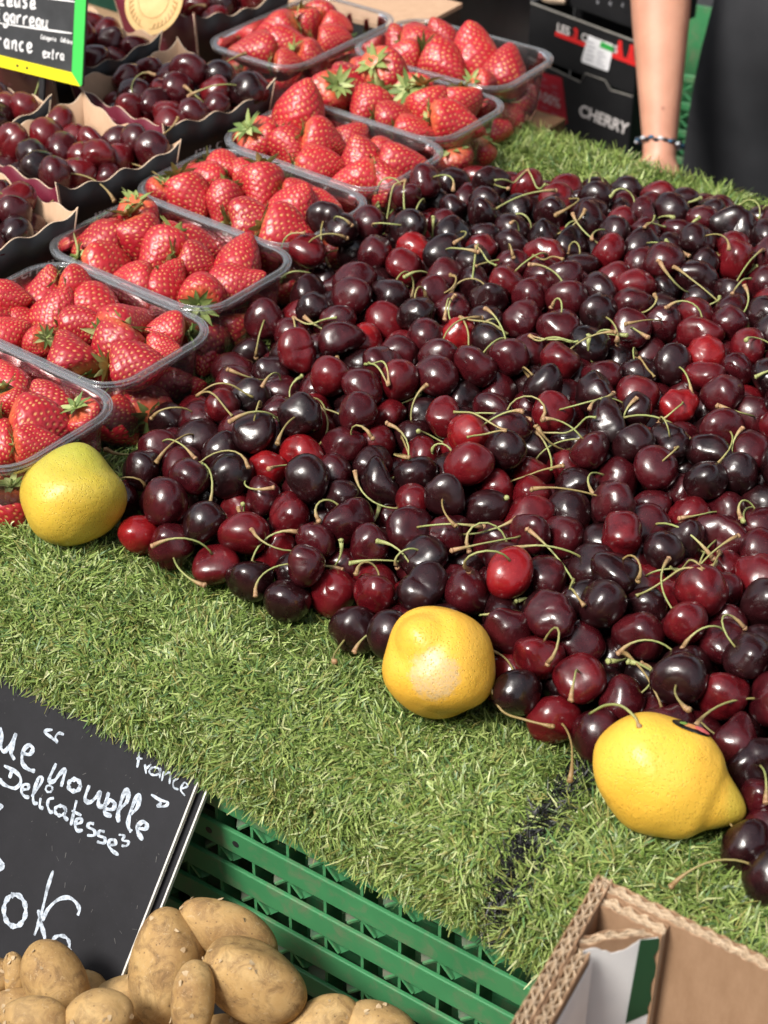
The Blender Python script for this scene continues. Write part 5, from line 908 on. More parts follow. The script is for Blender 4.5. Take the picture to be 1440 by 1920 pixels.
 5886,2792,9620,74,-69,151,100,1, 6535,2816,9664,-139,-105,117,95,5, 302,2966,9628,235,-24,182,95,4, 917,3004,9648,37,13,100,110,5, 1236,3094,9660,-159,-72,-37,105,6, 1523,3049,9671,107,120,-201,100,0,
 1794,3053,9668,287,-96,-208,100,4, 2058,3017,9642,-244,-11,-158,95,5, 2414,2949,9660,-10,80,-28,105,2, 2700,2978,9612,-260,65,54,100,5, 3037,3041,9655,-132,70,-2,100,6, 3361,3023,9647,168,28,-76,90,4,
 3945,3111,9671,104,-78,-283,110,4, 4236,3079,9644,-302,57,127,100,5, 4867,3080,9671,308,-56,312,105,5, 5156,3000,9683,-89,114,-276,110,4, 5460,3068,9660,223,8,215,110,4, 124,3247,9655,-138,-58,175,105,1,
 425,3233,9653,259,34,43,110,4, 677,3425,9666,159,-3,206,110,0, 1074,3326,9615,274,-14,-67,95,1, 1384,3324,9644,-280,104,-193,100,4, 2298,3238,9649,-185,90,-184,95,5, 2556,3241,9628,54,-24,253,90,0,
 2827,3237,9648,-247,64,-123,105,2, 3193,3313,9653,236,-49,130,105,4, 3471,3307,9661,-302,56,-137,100,4, 3853,3394,9638,134,-88,225,100,5, 4385,3324,9633,148,50,-222,100,1, 4663,3345,9650,-32,-43,-183,105,5,
 5015,3398,9662,-203,-118,165,105,4, 5302,3398,9627,-254,43,-166,100,1, 283,3495,9627,-156,27,90,105,0, 633,3714,9588,-291,50,-153,90,1, 880,3653,9628,191,-94,159,100,4, 1474,3597,9629,78,145,-222,90,4,
 2123,3499,9611,12,30,-115,100,5, 2428,3466,9631,109,131,5,95,4, 2697,3505,9634,-151,84,137,105,5, 3341,3561,9679,-87,-130,-36,100,1, 3621,3548,9676,-172,-129,-263,105,1, 3953,3648,9631,93,33,162,95,4,
 4203,3641,9642,307,113,196,90,5, 4552,3609,9662,171,-67,35,100,5, 4818,3586,9609,-28,-61,-133,95,0, 318,3781,9599,-44,-126,167,105,6, 651,3995,9648,-162,-39,139,100,6, 935,3971,9642,56,-2,-220,110,4,
 1204,4121,9595,-173,-43,183,100,5, 1619,3844,9621,-52,-14,-256,95,5, 2228,3761,9662,305,-128,63,100,6, 2549,3787,9658,124,-34,197,100,5, 2829,3800,9620,-122,-62,-271,105,0, 3496,3801,9675,196,137,168,105,4,
 4403,3828,9637,218,-27,48,100,2, 4682,3856,9651,-191,75,-229,100,0, 831,4397,9409,-159,76,163,90,1, 1769,4097,9640,-140,87,-210,95,1, 2121,4082,9681,196,-22,41,95,4, 2406,4100,9648,-27,-37,-167,110,1,
 3336,4051,9608,30,45,-204,95,0, 3615,4054,9614,-216,-21,-150,95,1, 3922,4098,9645,-54,-25,-161,100,4, 4236,4120,9677,166,-128,148,110,5, 4808,4148,9643,-129,62,-79,110,5, 5159,4204,9701,308,-71,158,110,5,
 5435,4126,9648,-269,148,86,105,1, 5741,4149,9658,189,103,162,100,6, 1320,4818,9418,37,9,301,100,0, 1865,4584,9587,44,-42,-106,105,1, 2227,4596,9528,46,-48,-263,95,6, 2473,4487,9627,309,11,-184,110,5,
 2809,4275,9611,219,13,29,100,2, 3107,4344,9659,202,-17,138,110,0, 3476,4294,9687,-4,-25,223,100,0, 3786,4413,9643,168,27,-27,100,6, 5001,4477,9647,85,-36,156,100,1, 5936,4350,9665,-235,81,0,100,6,
 2458,4899,9620,36,-102,61,105,0, 2672,4711,9546,-34,-16,287,90,0, 3026,4646,9620,87,32,250,95,4, 3897,4686,9641,-297,32,143,105,5, 4263,4704,9653,-9,102,-281,105,4, 4546,4723,9634,84,112,-260,100,5,
 4859,4723,9631,-266,60,149,100,6, 5433,4700,9625,184,-61,-236,95,5, 5754,4561,9656,137,30,-195,105,5, 3156,5038,9629,-140,-19,97,95,4, 3458,5011,9679,-203,-80,248,105,0, 3823,5031,9629,-192,86,-187,105,6,
 4082,4922,9588,-99,-87,-255,105,4, 5338,4945,9633,-7,-137,43,95,0, 5611,4910,9661,113,53,173,105,0, 3008,5370,9426,-184,-74,89,100,0, 3346,5238,9574,-88,-68,126,95,4, 3663,5266,9615,-155,40,-181,100,0,
 3928,5294,9617,250,15,-188,95,4, 4197,5292,9635,2,-39,121,100,1, 4797,5213,9636,-285,92,167,90,4, 5099,5176,9662,42,116,145,110,4, 5471,5253,9649,32,29,-171,105,0, 4098,5571,9628,-83,-9,173,105,4,
 4386,5532,9640,165,39,252,100,1, 4657,5500,9631,173,-85,143,100,0, 4920,5559,9658,35,111,-249,100,5, 5186,5602,9626,-283,-22,150,100,1, 4508,5898,9533,-204,74,-208,100,5, 5340,5921,9652,-171,87,-74,105,4,
 581,-1142,9603,-55,-21,-223,90,13, 1092,-1382,9698,106,5,-312,90,13, 1216,-842,9833,284,7,260,100,12, 1813,-976,9791,291,92,24,105,8, 3904,-1179,9783,66,-12,4,105,9, 4099,-922,9802,105,-58,-77,105,8,
 4585,-760,9794,-53,103,241,95,14, 4793,-1166,9759,189,-36,276,105,12, 723,-625,9751,126,5,-137,90,10, 1383,-539,9881,-246,90,-113,105,12, 2671,-596,9805,201,76,298,95,12, 3458,-971,9765,304,-23,144,105,15,
 4535,-500,9852,151,53,-297,105,14, 5036,-802,9789,-305,-85,249,95,12, 5279,-684,9827,55,-29,-210,90,4, 7309,-929,9709,-3,20,143,95,4, 3309,-515,9730,-109,93,-299,95,13, 4014,-627,9826,293,-30,-21,105,12,
 5795,-599,9691,111,49,47,90,5, 6362,-579,9821,87,-6,-143,110,6, 6977,-652,9719,-83,82,314,105,4, 7626,-284,9841,-252,-75,174,110,0, 1656,-243,9868,-131,-99,218,95,9, 2626,-248,9855,-310,-67,8,105,10,
 3847,-274,9845,312,-26,217,95,10, 4115,-208,9797,-234,24,173,90,8, 5588,-309,9836,21,40,-226,100,5, 5923,-269,9849,-240,-61,270,100,4, 6174,-357,9803,-106,-25,-163,95,4, 6529,-271,9836,-297,-33,146,100,5,
 1201,15,9862,-86,119,78,100,10, 1489,40,9868,-254,-70,310,100,9, 2444,4,9873,256,102,133,105,15, 2729,27,9855,80,106,251,100,8, 3631,-31,9860,-205,56,64,100,13, 5700,-36,9845,-270,9,20,95,4,
 6089,124,9887,285,8,-156,105,4, 6395,-40,9816,150,-100,-170,90,6, 6654,-13,9871,216,90,309,100,0, 7342,-13,9805,-265,-32,102,100,6, 732,202,9814,-11,101,-46,100,10, 1377,425,9812,-30,-67,-207,105,9,
 1630,276,9869,172,-52,-92,105,14, 2105,166,9811,143,5,223,100,14, 2588,258,9843,-94,35,104,100,13, 3180,389,9849,-59,71,218,100,13, 5327,269,9822,-142,55,138,105,5, 5601,275,9790,-49,22,-183,95,4,
 5868,304,9852,-74,-77,258,100,1, 6534,329,9826,71,46,72,100,5, 6799,296,9857,221,107,124,95,0, 7167,240,9858,-234,23,244,100,4, 7423,368,9861,11,-10,34,100,0, 88,578,9665,41,85,-41,105,13,
 901,508,9844,227,-4,116,105,9, 1304,694,9750,-187,65,-9,105,9, 1808,497,9862,-300,-42,-300,105,9, 2335,455,9802,135,20,0,90,9, 2700,634,9843,-222,20,-141,95,14, 3118,709,9868,-215,46,-253,110,12,
 3388,634,9858,152,-41,-202,100,12, 3625,513,9817,305,-58,81,100,13, 3965,589,9832,-77,-28,142,95,8, 5399,565,9848,-61,0,-147,95,5, 5768,767,9872,-168,-89,309,110,5, 6061,691,9879,-251,25,188,100,5,
 6422,683,9849,267,50,-95,105,5, 6994,531,9863,6,109,12,95,0, 419,777,9823,271,56,261,95,8, 674,758,9805,182,-29,81,90,9, 1377,939,9826,161,-53,-50,95,9, 1656,735,9865,-246,-56,-300,100,13,
 1956,751,9874,-64,54,47,105,13, 2500,840,9881,294,-99,-299,110,12, 2861,976,9883,103,-57,279,110,8, 3176,982,9865,-61,-86,119,90,12, 3543,852,9806,-28,-28,256,90,12, 3805,923,9809,226,-1,31,95,8,
 4091,820,9815,-216,-128,286,95,12, 4634,941,9860,-235,-30,300,105,1, 5049,711,9861,221,3,-134,100,1, 5299,833,9873,-35,-34,124,105,0, 5937,987,9803,-11,43,-114,95,6, 6379,1031,9831,-165,-70,157,90,5,
 7280,1049,9839,251,-37,-233,100,5, 87,1104,9668,-26,99,-30,105,8, 580,1030,9842,-65,65,-231,105,9, 910,1052,9731,-28,-86,-296,105,10, 1164,1121,9864,-283,30,116,105,12, 1557,1120,9832,-199,-45,212,95,15,
 1824,1132,9851,240,-44,-10,95,12, 2087,1001,9881,274,73,17,100,13, 3047,1225,9829,-287,-19,-260,100,10, 3353,1279,9828,-247,34,-139,90,15, 4013,1110,9797,230,-38,178,105,9, 4289,1015,9832,-80,39,-43,105,4,
 4562,1203,9831,96,-70,269,90,5, 4819,1193,9857,-288,96,164,95,1, 5119,1114,9884,270,10,-25,105,1, 5619,1033,9861,-57,-22,263,100,2, 6945,1102,9866,47,28,-228,105,5, -90,1465,9556,-40,-38,243,105,4,
 424,1275,9837,-284,-35,110,105,9, 774,1300,9804,284,65,80,105,12, 1041,1498,9834,106,52,110,100,13, 1293,1390,9811,284,-3,258,95,13, 1628,1384,9827,-166,20,116,95,12, 2092,1258,9803,244,126,-237,95,9,
 2405,1185,9883,81,-54,-301,100,14, 2717,1290,9820,15,56,267,95,9, 2900,1484,9814,53,-3,-197,90,12, 3752,1207,9843,-118,-36,-232,100,13, 4084,1453,9851,-194,-55,-255,100,2, 4370,1527,9783,-135,12,141,95,0,
 4695,1437,9860,-112,86,-81,100,4, 4980,1483,9828,297,89,37,100,5, 5360,1375,9860,-202,34,148,95,1, 5624,1385,9831,-195,-42,-190,90,1, 6187,1228,9918,-14,26,-128,110,0, 6577,1275,9883,61,-80,-107,105,5,
 277,1729,9838,-134,20,191,105,9, 592,1714,9833,282,76,57,105,10, 956,1762,9858,303,-7,150,95,9, 1210,1808,9854,122,-119,296,90,8, 1472,1638,9869,-264,68,134,100,12, 1852,1550,9866,308,-89,224,105,9,
 2145,1566,9894,-306,21,226,105,13, 2446,1568,9858,-312,-26,-42,100,12, 3068,1682,9868,-262,-113,-1,100,12, 3337,1701,9850,-213,14,-304,90,10, 3569,1533,9883,282,53,-231,100,9, 3972,1729,9919,-53,-94,17,105,4,
 4230,1724,9853,-208,107,-288,90,4, 4563,1689,9911,-76,-65,266,105,4, 4838,1741,9865,-184,-9,252,95,2, 5133,1703,9874,-257,-23,228,95,5, 5465,1640,9876,-35,-89,-88,100,1, 5717,1617,9783,-164,-137,-47,95,4,
 6005,1605,9861,233,-148,196,105,0, 6661,1745,9831,49,-122,218,95,1, 7059,1482,9869,-313,100,34,110,2, 7263,1687,9832,91,-6,-124,90,5, -105,1938,9624,148,-48,-135,100,4, 486,1968,9848,235,-45,286,95,11,
 767,2021,9886,75,-39,108,110,12, 1060,2027,9877,146,-104,-179,105,8, 1442,1915,9895,43,41,167,100,14, 1717,1874,9904,112,16,147,105,9, 1999,1927,9924,247,65,-21,105,13, 2288,1918,9903,120,42,88,105,12,
 2580,1918,9875,-279,-84,68,105,13, 3204,1932,9887,238,-37,241,100,11, 3471,1933,9852,52,-63,-304,90,9, 3739,1978,9868,-218,-30,260,105,0, 3999,2092,9812,50,-18,-69,90,4, 4372,1981,9894,-262,-67,257,100,5,
 4770,2070,9841,-120,-39,205,100,4, 5017,1945,9814,305,142,-80,100,1, 5367,1915,9818,59,74,-207,110,1, 5695,1906,9795,165,62,24,90,2, 5943,1978,9873,-210,-145,-107,105,4, 6212,1864,9701,205,116,109,95,4,
 6495,1960,9859,-153,22,-239,110,1, 6964,1758,9863,-280,-114,-136,100,4, 167,2333,9764,-32,6,-8,95,4, 628,2309,9887,-260,-86,-55,100,12, 927,2316,9863,265,34,198,90,10, 1274,2235,9855,-2,-39,-41,100,13,
 1569,2226,9848,-282,59,-79,105,1, 1837,2326,9812,-272,58,-6,95,1, 2144,2169,9914,-103,84,-7,105,8, 2435,2170,9898,256,-134,133,105,13, 2712,2155,9875,-231,38,-72,95,13, 3023,2150,9898,-67,-17,2,100,14,
 3420,2190,9876,-167,92,-98,100,14, 3678,2271,9890,54,89,-228,100,5, 3920,2319,9721,309,-140,-138,95,4, 4187,2327,9786,-207,3,276,100,0, 4524,2290,9880,91,-26,-56,100,1, 4936,2297,9828,-114,-35,156,105,1,
 5173,2167,9822,-115,111,-271,95,2, 5449,2215,9856,-43,34,230,105,2, 5767,2202,9858,74,54,59,105,5, 6046,2254,9905,10,27,139,105,5, 6321,2186,9866,-273,68,182,100,1, 6709,2170,9839,-60,57,-220,95,4,
 6943,2026,9828,120,-29,277,100,5, -68,2524,9647,-150,5,187,100,4, 376,2528,9810,-162,30,-39,95,1, 793,2535,9833,45,27,-270,90,0, 1052,2538,9827,109,-128,-264,95,12, 1415,2489,9885,145,-64,20,110,10,
 1690,2588,9834,289,-26,-136,100,12, 2023,2575,9832,298,-72,-85,105,2, 2282,2436,9905,206,-90,54,110,10, 2590,2385,9827,-279,59,0,95,0, 2859,2421,9865,-286,39,128,100,10, 3145,2422,9884,268,-115,-84,100,13,
 3478,2478,9894,-64,84,-71,105,0, 3807,2522,9895,-255,86,244,105,5, 4094,2568,9852,-208,116,213,95,2, 4380,2550,9872,224,55,37,110,4, 4714,2491,9884,-115,22,304,105,4, 5046,2568,9826,2,-78,177,95,4,
 5295,2454,9846,198,-89,-209,95,6, 5610,2503,9844,309,83,-3,95,4, 5876,2486,9880,-38,-119,-301,105,0, 6174,2540,9896,165,-137,299,110,0, 6478,2508,9851,20,12,250,90,1, 6797,2474,9858,-226,-68,-77,95,4,
 -189,2832,9662,-122,-64,155,95,0, 298,2776,9810,-191,101,238,95,8, 620,2803,9850,307,94,212,105,12, 906,2776,9834,-263,-40,258,100,8, 1183,2851,9810,10,103,36,105,12, 1465,2826,9838,-60,50,-105,105,8,
 1800,2865,9879,109,9,-143,100,14, 2095,2865,9863,37,-108,269,95,5, 2442,2650,9812,192,-97,-92,95,8, 2735,2667,9817,-23,120,-129,95,4, 3010,2663,9846,233,-70,-223,100,13, 3294,2701,9889,216,-124,251,105,12,
 3662,2753,9885,-121,-15,-256,95,0, 3929,2796,9829,160,88,-260,100,4, 4216,2804,9846,189,-30,-55,105,4, 4551,2767,9866,-133,82,-50,90,1, 4821,2750,9922,208,42,256,105,5, 5145,2796,9865,196,-123,222,90,4,
 5419,2710,9884,86,24,-141,105,4, 5761,2817,9899,-53,8,219,110,4, 6031,2817,9880,-143,-85,-190,90,6, 6363,2757,9873,-116,103,-293,105,0, 6668,2728,9869,210,38,53,90,4, -57,3053,9670,200,15,-29,90,4,
 439,3025,9853,222,72,-311,95,4, 705,3156,9796,-179,26,-127,100,8, 1037,3180,9844,197,142,56,100,12, 1388,3196,9893,-145,-76,210,105,12, 1668,3157,9890,302,103,-133,95,12, 1961,3110,9888,74,-53,137,105,12,
 2239,3079,9848,-260,96,-110,95,4, 2588,2889,9880,-164,-74,-261,110,12, 2887,2906,9851,97,-9,-297,100,12, 3217,2976,9860,-304,-21,-124,100,2, 3501,3022,9858,-244,-30,113,95,1, 3771,3001,9879,-222,-72,-89,95,1,
 4127,3077,9920,93,-108,-191,110,4, 4403,3003,9897,-24,57,-64,100,5, 4681,2993,9874,185,91,108,95,0, 4968,2985,9900,205,77,-169,95,5, 5343,2983,9904,-312,99,107,95,5, 5641,3087,9871,-10,26,122,95,5,
 5914,3066,9863,-24,122,-242,105,4, 6198,3022,9870,185,-78,-296,100,6, 6480,3000,9853,-159,29,-42,95,0, -179,3413,9677,-157,-20,-177,105,12, 279,3339,9864,134,36,104,95,12, 492,3621,9783,137,39,-211,100,10,
 919,3448,9831,-70,87,-82,110,14, 1209,3493,9791,-283,25,-221,105,0, 1551,3441,9829,130,95,261,95,6, 1835,3362,9853,278,-83,157,100,5, 2113,3334,9821,-261,-71,264,95,4, 2491,3147,9852,59,98,-202,95,0,
 2681,3350,9892,130,65,-126,110,14, 3030,3231,9861,-255,-46,-86,105,1, 3326,3242,9906,55,97,-48,110,1, 3678,3302,9849,36,-84,186,105,4, 4037,3318,9810,-108,88,29,90,4, 4350,3518,9841,199,29,-302,105,1,
 4806,3266,9863,-26,-96,153,90,6, 5189,3251,9843,50,-63,-104,105,0, 5450,3296,9824,191,-114,-229,90,6, 5782,3325,9897,-188,-132,-11,105,1, 6051,3300,9906,-109,-121,-213,95,4, 6364,3241,9946,-131,75,24,110,5,
 6647,3223,9875,-92,-73,-226,95,5, 1094,3768,9785,-44,-124,24,105,8, 1315,3884,9658,13,71,58,90,0, 1619,3683,9830,-92,-145,-117,95,13, 1979,3653,9779,-62,-33,-2,95,1, 2263,3549,9825,272,26,-48,95,5,
 2533,3595,9854,234,30,-216,100,6, 2845,3632,9864,-258,-96,89,110,5, 3123,3611,9825,32,7,-190,95,1, 3475,3493,9925,-63,67,140,100,5, 3810,3641,9846,-124,123,17,90,0, 4063,3558,9852,-190,-20,-307,95,0,
 4734,3527,9868,-24,-99,87,105,4, 5016,3566,9904,173,-89,-191,105,5, 5297,3541,9885,155,-132,-146,110,2, 5578,3523,9837,-238,-71,297,100,4, 5936,3550,9872,-18,108,39,100,6, 6210,3511,9863,274,101,-10,95,5,
 6463,3489,9859,53,-94,-221,90,0, 1036,4417,9575,-207,-65,100,100,8, 1484,4109,9650,-95,41,-138,110,5, 1791,3894,9823,245,-66,-286,105,8, 2087,3886,9853,-58,-17,-25,95,9, 2379,3902,9878,-85,-37,-287,110,8,
 2692,3892,9870,212,72,-103,105,4, 3007,3863,9822,-236,-76,262,100,1, 3280,3854,9861,27,116,25,105,1, 3671,3868,9911,-96,63,153,110,4, 3964,3859,9891,-283,-80,54,105,6, 4245,3778,9865,-153,-99,-197,100,4,
 4534,3779,9880,253,-86,-194,100,1, 4860,3792,9849,-190,2,-33,95,5, 5173,3804,9867,142,53,-49,90,5, 5440,3789,9856,-272,-78,-113,95,4, 5721,3762,9817,285,79,-96,105,6, 6110,3763,9881,-310,-58,33,100,1,
 6427,3757,9851,88,-15,126,105,5, 1384,4403,9644,-259,91,212,105,6, 1648,4342,9701,-257,-130,-125,95,0, 1955,4298,9663,-244,-141,-44,105,4, 2223,4333,9615,-230,-37,133,100,6, 2595,4278,9807,-166,84,-196,110,5,
 2830,4120,9819,166,-60,57,90,1, 3197,4121,9828,-188,107,48,100,4, 3467,4065,9842,-18,106,29,100,0, 3726,4203,9787,-72,87,59,90,0, 4035,4133,9901,123,-95,21,105,4, 4395,4027,9910,46,5,-183,105,4,
 4692,4011,9890,-6,-85,-184,105,4, 4969,4091,9882,134,-23,286,100,0, 5300,4050,9910,214,54,-176,110,4, 5594,4017,9846,-312,-37,293,95,5, 5874,3993,9833,-271,52,-30,95,0, 6259,3995,9890,-4,21,237,100,6,
 2874,4469,9801,-271,-26,245,105,5, 3307,4506,9825,117,-19,-143,110,0, 3616,4447,9888,-14,-59,280,110,0, 3944,4408,9882,158,-77,171,105,0, 4226,4365,9851,158,-134,311,105,4, 4538,4298,9860,70,93,227,110,6,
 4828,4377,9848,122,-72,48,105,1, 5124,4433,9893,-135,112,-177,100,5, 5433,4329,9877,-270,-58,202,110,0, 5710,4347,9835,-292,-124,-276,95,2, 6082,4232,9865,-123,28,217,95,0, 2886,5003,9655,-263,123,-137,105,4,
 3403,4774,9800,-262,43,-278,90,4, 3665,4822,9742,188,-52,-311,100,5, 4076,4651,9841,-103,116,-140,95,4, 4434,4561,9825,174,59,-269,100,4, 4713,4692,9866,-102,68,-273,100,5, 5005,4678,9855,-24,0,295,100,1,
 5313,4672,9879,300,33,-81,105,1, 5590,4676,9832,-50,33,136,95,0, 5913,4644,9890,-62,79,-47,110,5, 3542,5752,9434,157,-124,239,105,4, 3950,4882,9832,-14,110,-290,95,5, 4210,5067,9810,-129,125,125,105,4,
 4562,4930,9847,69,45,-156,105,1, 4866,4907,9821,-117,86,34,95,0, 5143,4927,9821,-21,-35,-280,100,4, 5446,5060,9861,281,70,-69,105,5, 5748,5011,9893,253,87,-153,105,5, 4661,5322,9833,-109,38,-135,95,1,
 4941,5348,9857,-242,-51,-41,110,4, 5251,5391,9779,-287,-90,194,100,0, 5672,5365,9848,116,-69,-70,105,4, 4740,5767,9655,80,68,-8,100,0, 5042,5846,9640,61,16,-119,95,4, 5441,5664,9684,10,96,262,95,5,
 5349,6478,9421,311,-20,-227,105,0, 305,2159,9915,-48,96,-218,100,12, 1815,2128,9977,92,25,-258,95,9, 4000,2327,9988,282,-70,6,100,5, 2318,2806,9998,307,6,102,105,9, 2322,3323,9962,-63,-63,-211,95,12,
 3144,3443,10027,-245,-35,81,100,4, 4621,4505,10044,210,14,301,105,0, 5429,5320,9950,-32,26,-236,90,4, -300,1814,9950,-177,-11,-41,100,12, -188,1406,9850,286,41,287,100,14, -133,1802,9900,-262,16,18,100,12,
 -133,2944,9900,-242,73,-237,100,13, -74,2598,9900,-295,57,73,100,13, -2368,3309,10050,-284,-10,258,100,9, -80,2090,9850,312,55,-145,100,9, 5391,-1322,9550,91,-40,110,100,12, 5545,-1486,9480,-28,77,95,100,13,
 5623,-1823,9450,118,72,-215,100,12, 5677,-1643,9440,217,6,-310,100,5, 5232,-1281,9550,201,115,-114,100,13, 5816,-1941,9450,106,52,-155,100,12, -2335,262,9559,15,-46,-177,110,18, -2160,-256,9539,-118,-96,239,97,21,
 -2207,-549,9540,232,-99,249,97,21, -2087,235,9545,-135,59,-191,100,21, -2893,-296,9556,122,-82,269,108,18, -2454,-500,9552,290,-127,63,105,21, -2135,-3,9557,253,-45,-311,109,21, -2705,-458,9555,-77,80,-206,107,22,
 -3145,-389,9553,43,-51,271,106,20, -2167,-395,9740,-276,66,141,109,18, -2291,31,9782,-204,-29,253,109,18, -2064,148,9770,41,-85,20,101,26, -2113,-153,9757,-88,124,78,101,18, -2982,-442,9762,-280,-67,67,110,17,
 -2063,-23,9963,-173,84,-162,103,24, -2426,348,10020,-200,-4,-151,110,26, -2260,299,9809,-184,90,103,103,17, -2723,-71,9893,-183,-117,-29,111,18, -2393,-339,9876,252,-89,-208,110,20, -2578,-516,9777,162,15,-212,105,18,
 -3210,-433,9919,-241,83,-104,108,16, -2336,-556,9748,276,-35,-42,101,16, -2884,-280,9970,128,40,164,98,22, -2698,179,9806,308,41,196,105,18, -2431,-581,9972,-167,28,115,97,21, -2248,148,10019,22,123,262,103,29,
 -2105,-286,9978,-170,53,-5,106,21, -2628,-304,10011,283,47,-177,108,22, -2361,-101,10013,-243,-14,177,110,17, -3146,125,9989,-13,-41,305,99,16, -3179,-167,9998,-46,-54,-83,109,21, -2781,-508,9923,-241,-61,-30,104,17,
 -2892,226,9980,-202,108,83,106,22, -2686,389,9950,-153,100,-76,103,21, -2997,-490,10079,110,-5,-292,109,22, -2161,-608,9906,-53,16,-109,101,16, -2488,110,9926,115,-113,-1,96,21, -2945,-34,10043,246,-27,83,109,17,
 -2370,1309,9547,0,72,105,102,34, -2570,1157,9557,-145,95,176,108,38, -3228,1038,9541,-272,125,180,98,36, -2733,973,9556,177,-107,119,108,38, -2485,1514,9541,-79,45,278,98,33, -2438,923,9552,-124,-101,56,105,44,
 -2319,1686,9558,-236,-71,-173,109,36, -2316,1487,9722,22,150,7,104,46, -2259,1727,9799,270,52,312,100,45, -2656,1555,9774,251,-86,215,107,33, -2632,909,9769,221,-21,239,98,38, -2520,1334,9757,61,49,6,103,37,
 -2993,1007,9548,216,38,-108,103,33, -2379,1117,9717,178,7,246,107,46, -3391,1053,9738,-201,-9,-211,111,37, -2398,875,9801,47,37,21,103,46, -3286,1891,9800,8,-23,-77,99,37, -2504,1757,9779,-15,-138,71,104,38,
 -3361,1405,9787,-99,-29,-284,99,34, -2880,958,9774,-2,52,126,105,37, -2713,1158,9790,222,10,184,109,38, -2972,1190,9773,-274,19,-182,97,38, -3098,1655,9910,136,15,-215,100,38, -3132,997,9767,82,-115,-168,104,32,
 -2309,1295,9881,149,-140,164,97,45, -3208,1225,9796,-297,66,223,98,34, -3336,1718,9985,-127,1,217,105,38, -2442,1560,9931,-153,134,-129,102,46, -2501,1107,9955,-245,-32,15,110,46, -2482,853,10045,-132,-135,-89,105,45,
 -2970,1359,9968,247,-29,201,108,45, -2216,1756,10040,-228,5,41,102,45, -2822,1604,9973,-60,88,44,102,38, -3406,1214,9964,-107,-45,304,109,42, -3002,1058,9988,172,-14,-48,106,32, -2748,909,10004,-79,-109,-229,110,40,
 -2693,1366,9948,-107,99,-36,100,34, -2470,1346,10056,-217,44,-294,98,42, -3226,1445,9998,-260,-91,272,107,46, -2464,1797,10021,-161,79,-57,98,45, -2698,1824,9948,-131,-8,108,97,33, -3538,2546,9561,-83,29,311,112,52,
 -2975,2619,9545,64,59,33,100,54, -3171,2478,9549,-281,-33,-34,104,52, -3358,2488,9744,-16,42,100,111,49, -2611,2386,9545,-226,-139,-313,101,62, -2537,2892,9552,313,100,101,106,50, -2497,3158,9556,-7,125,-236,108,54,
 -2852,2420,9541,-247,142,-4,97,53, -2730,2989,9704,-295,-19,-37,108,54, -2947,3268,9819,-210,13,-126,109,49, -2584,2631,9559,207,-85,211,110,53, -3008,2424,9737,216,5,-129,104,54, -2486,2972,9790,23,59,-190,107,61,
 -2753,2384,9763,165,17,-280,107,50, -2685,3226,9809,137,86,-29,108,50, -3140,2653,9750,-311,-37,-188,109,54, -2439,3197,9790,289,-43,-22,99,50, -2551,2498,9761,-101,-8,136,97,62, -3183,2421,9930,173,71,288,103,62,
 -3349,2688,9936,259,-17,-259,111,49, -3564,2686,9777,-74,48,173,103,54, -2566,2330,9954,-300,85,-190,110,62, -3198,3315,9785,-134,-50,-97,101,53, -2514,2734,9772,-254,50,-255,98,61, -3523,3095,9973,-156,97,-293,109,62,
 -2993,2606,9972,170,-17,-114,111,61, -2721,2805,9896,-14,-5,269,104,53, -3145,2857,9935,-151,-31,232,102,54, -3247,3118,9999,-244,21,95,108,53, -3576,2831,9987,85,29,-176,103,54, -2869,3040,9905,-48,-51,-241,101,52,
 -2407,3219,10042,-75,54,-280,108,60, -2513,2600,9993,-11,-54,-219,108,57, -2797,3278,10053,-156,61,85,111,60, -3320,3370,9992,-28,-25,132,98,49, -2626,3050,10008,-6,115,82,108,54, -2752,2517,9972,-20,-37,-78,97,54,
 -2456,2850,10007,254,-24,183,98,57, -2920,2847,10056,-181,-56,203,101,61, -3003,3096,10127,-126,-43,-285,112,57, -4215,1056,9557,-57,-18,149,109,66, -3844,1618,9541,249,99,288,98,69, -3889,1364,9547,262,-32,278,102,64,
 -4903,1035,9547,11,8,-48,102,66, -4414,903,9542,-54,-18,227,98,65, -3941,1098,9559,-234,-56,306,110,69, -4130,1291,9558,-303,21,-224,109,68, -4456,1366,9758,31,59,266,107,64, -4660,955,9557,-234,-27,-207,108,69,
 -4901,1200,9765,-122,103,159,110,68, -3972,838,9548,-55,-112,70,102,70, -4085,1026,9781,-88,7,10,104,65, -4437,1542,9962,225,-30,31,110,69, -4952,958,9783,-150,-74,24,103,66, -4195,850,9646,-36,-41,306,97,65,
 -4685,1170,9909,281,10,213,103,70, -4196,1437,9770,-70,-59,-194,103,64, -3945,804,9799,289,-86,-178,109,66, -4695,917,9806,-212,-34,-3,105,65, -3841,1395,9775,-211,16,-190,99,66, -3881,1162,9804,-286,-33,-91,104,65,
 -3816,1636,9785,169,79,109,108,68, -4140,1686,9756,-309,42,-54,106,70, -4173,1498,10019,-312,-120,168,105,70, -3917,1454,9998,54,64,101,100,68, -4401,863,9776,-222,95,-299,97,69, -4253,1056,9984,-213,-39,-239,108,66,
 -4085,1263,9930,-118,112,46,106,70, -4957,1098,10016,-29,-97,269,111,69, -4593,1783,9936,-108,30,258,108,69, -4793,889,10036,53,51,151,100,70, -4446,1219,9958,-7,73,275,97,69, -3878,978,9985,-133,-88,-232,103,65,
 -4923,1363,9973,-225,-55,20,101,65, -4262,1743,9982,13,106,-287,104,65, -4189,818,9894,-244,58,139,102,70, -4676,1434,9950,-67,8,25,97,66, -3752,1679,10026,-109,-131,-9,97,78, -4506,975,9973,-66,-81,294,102,66,
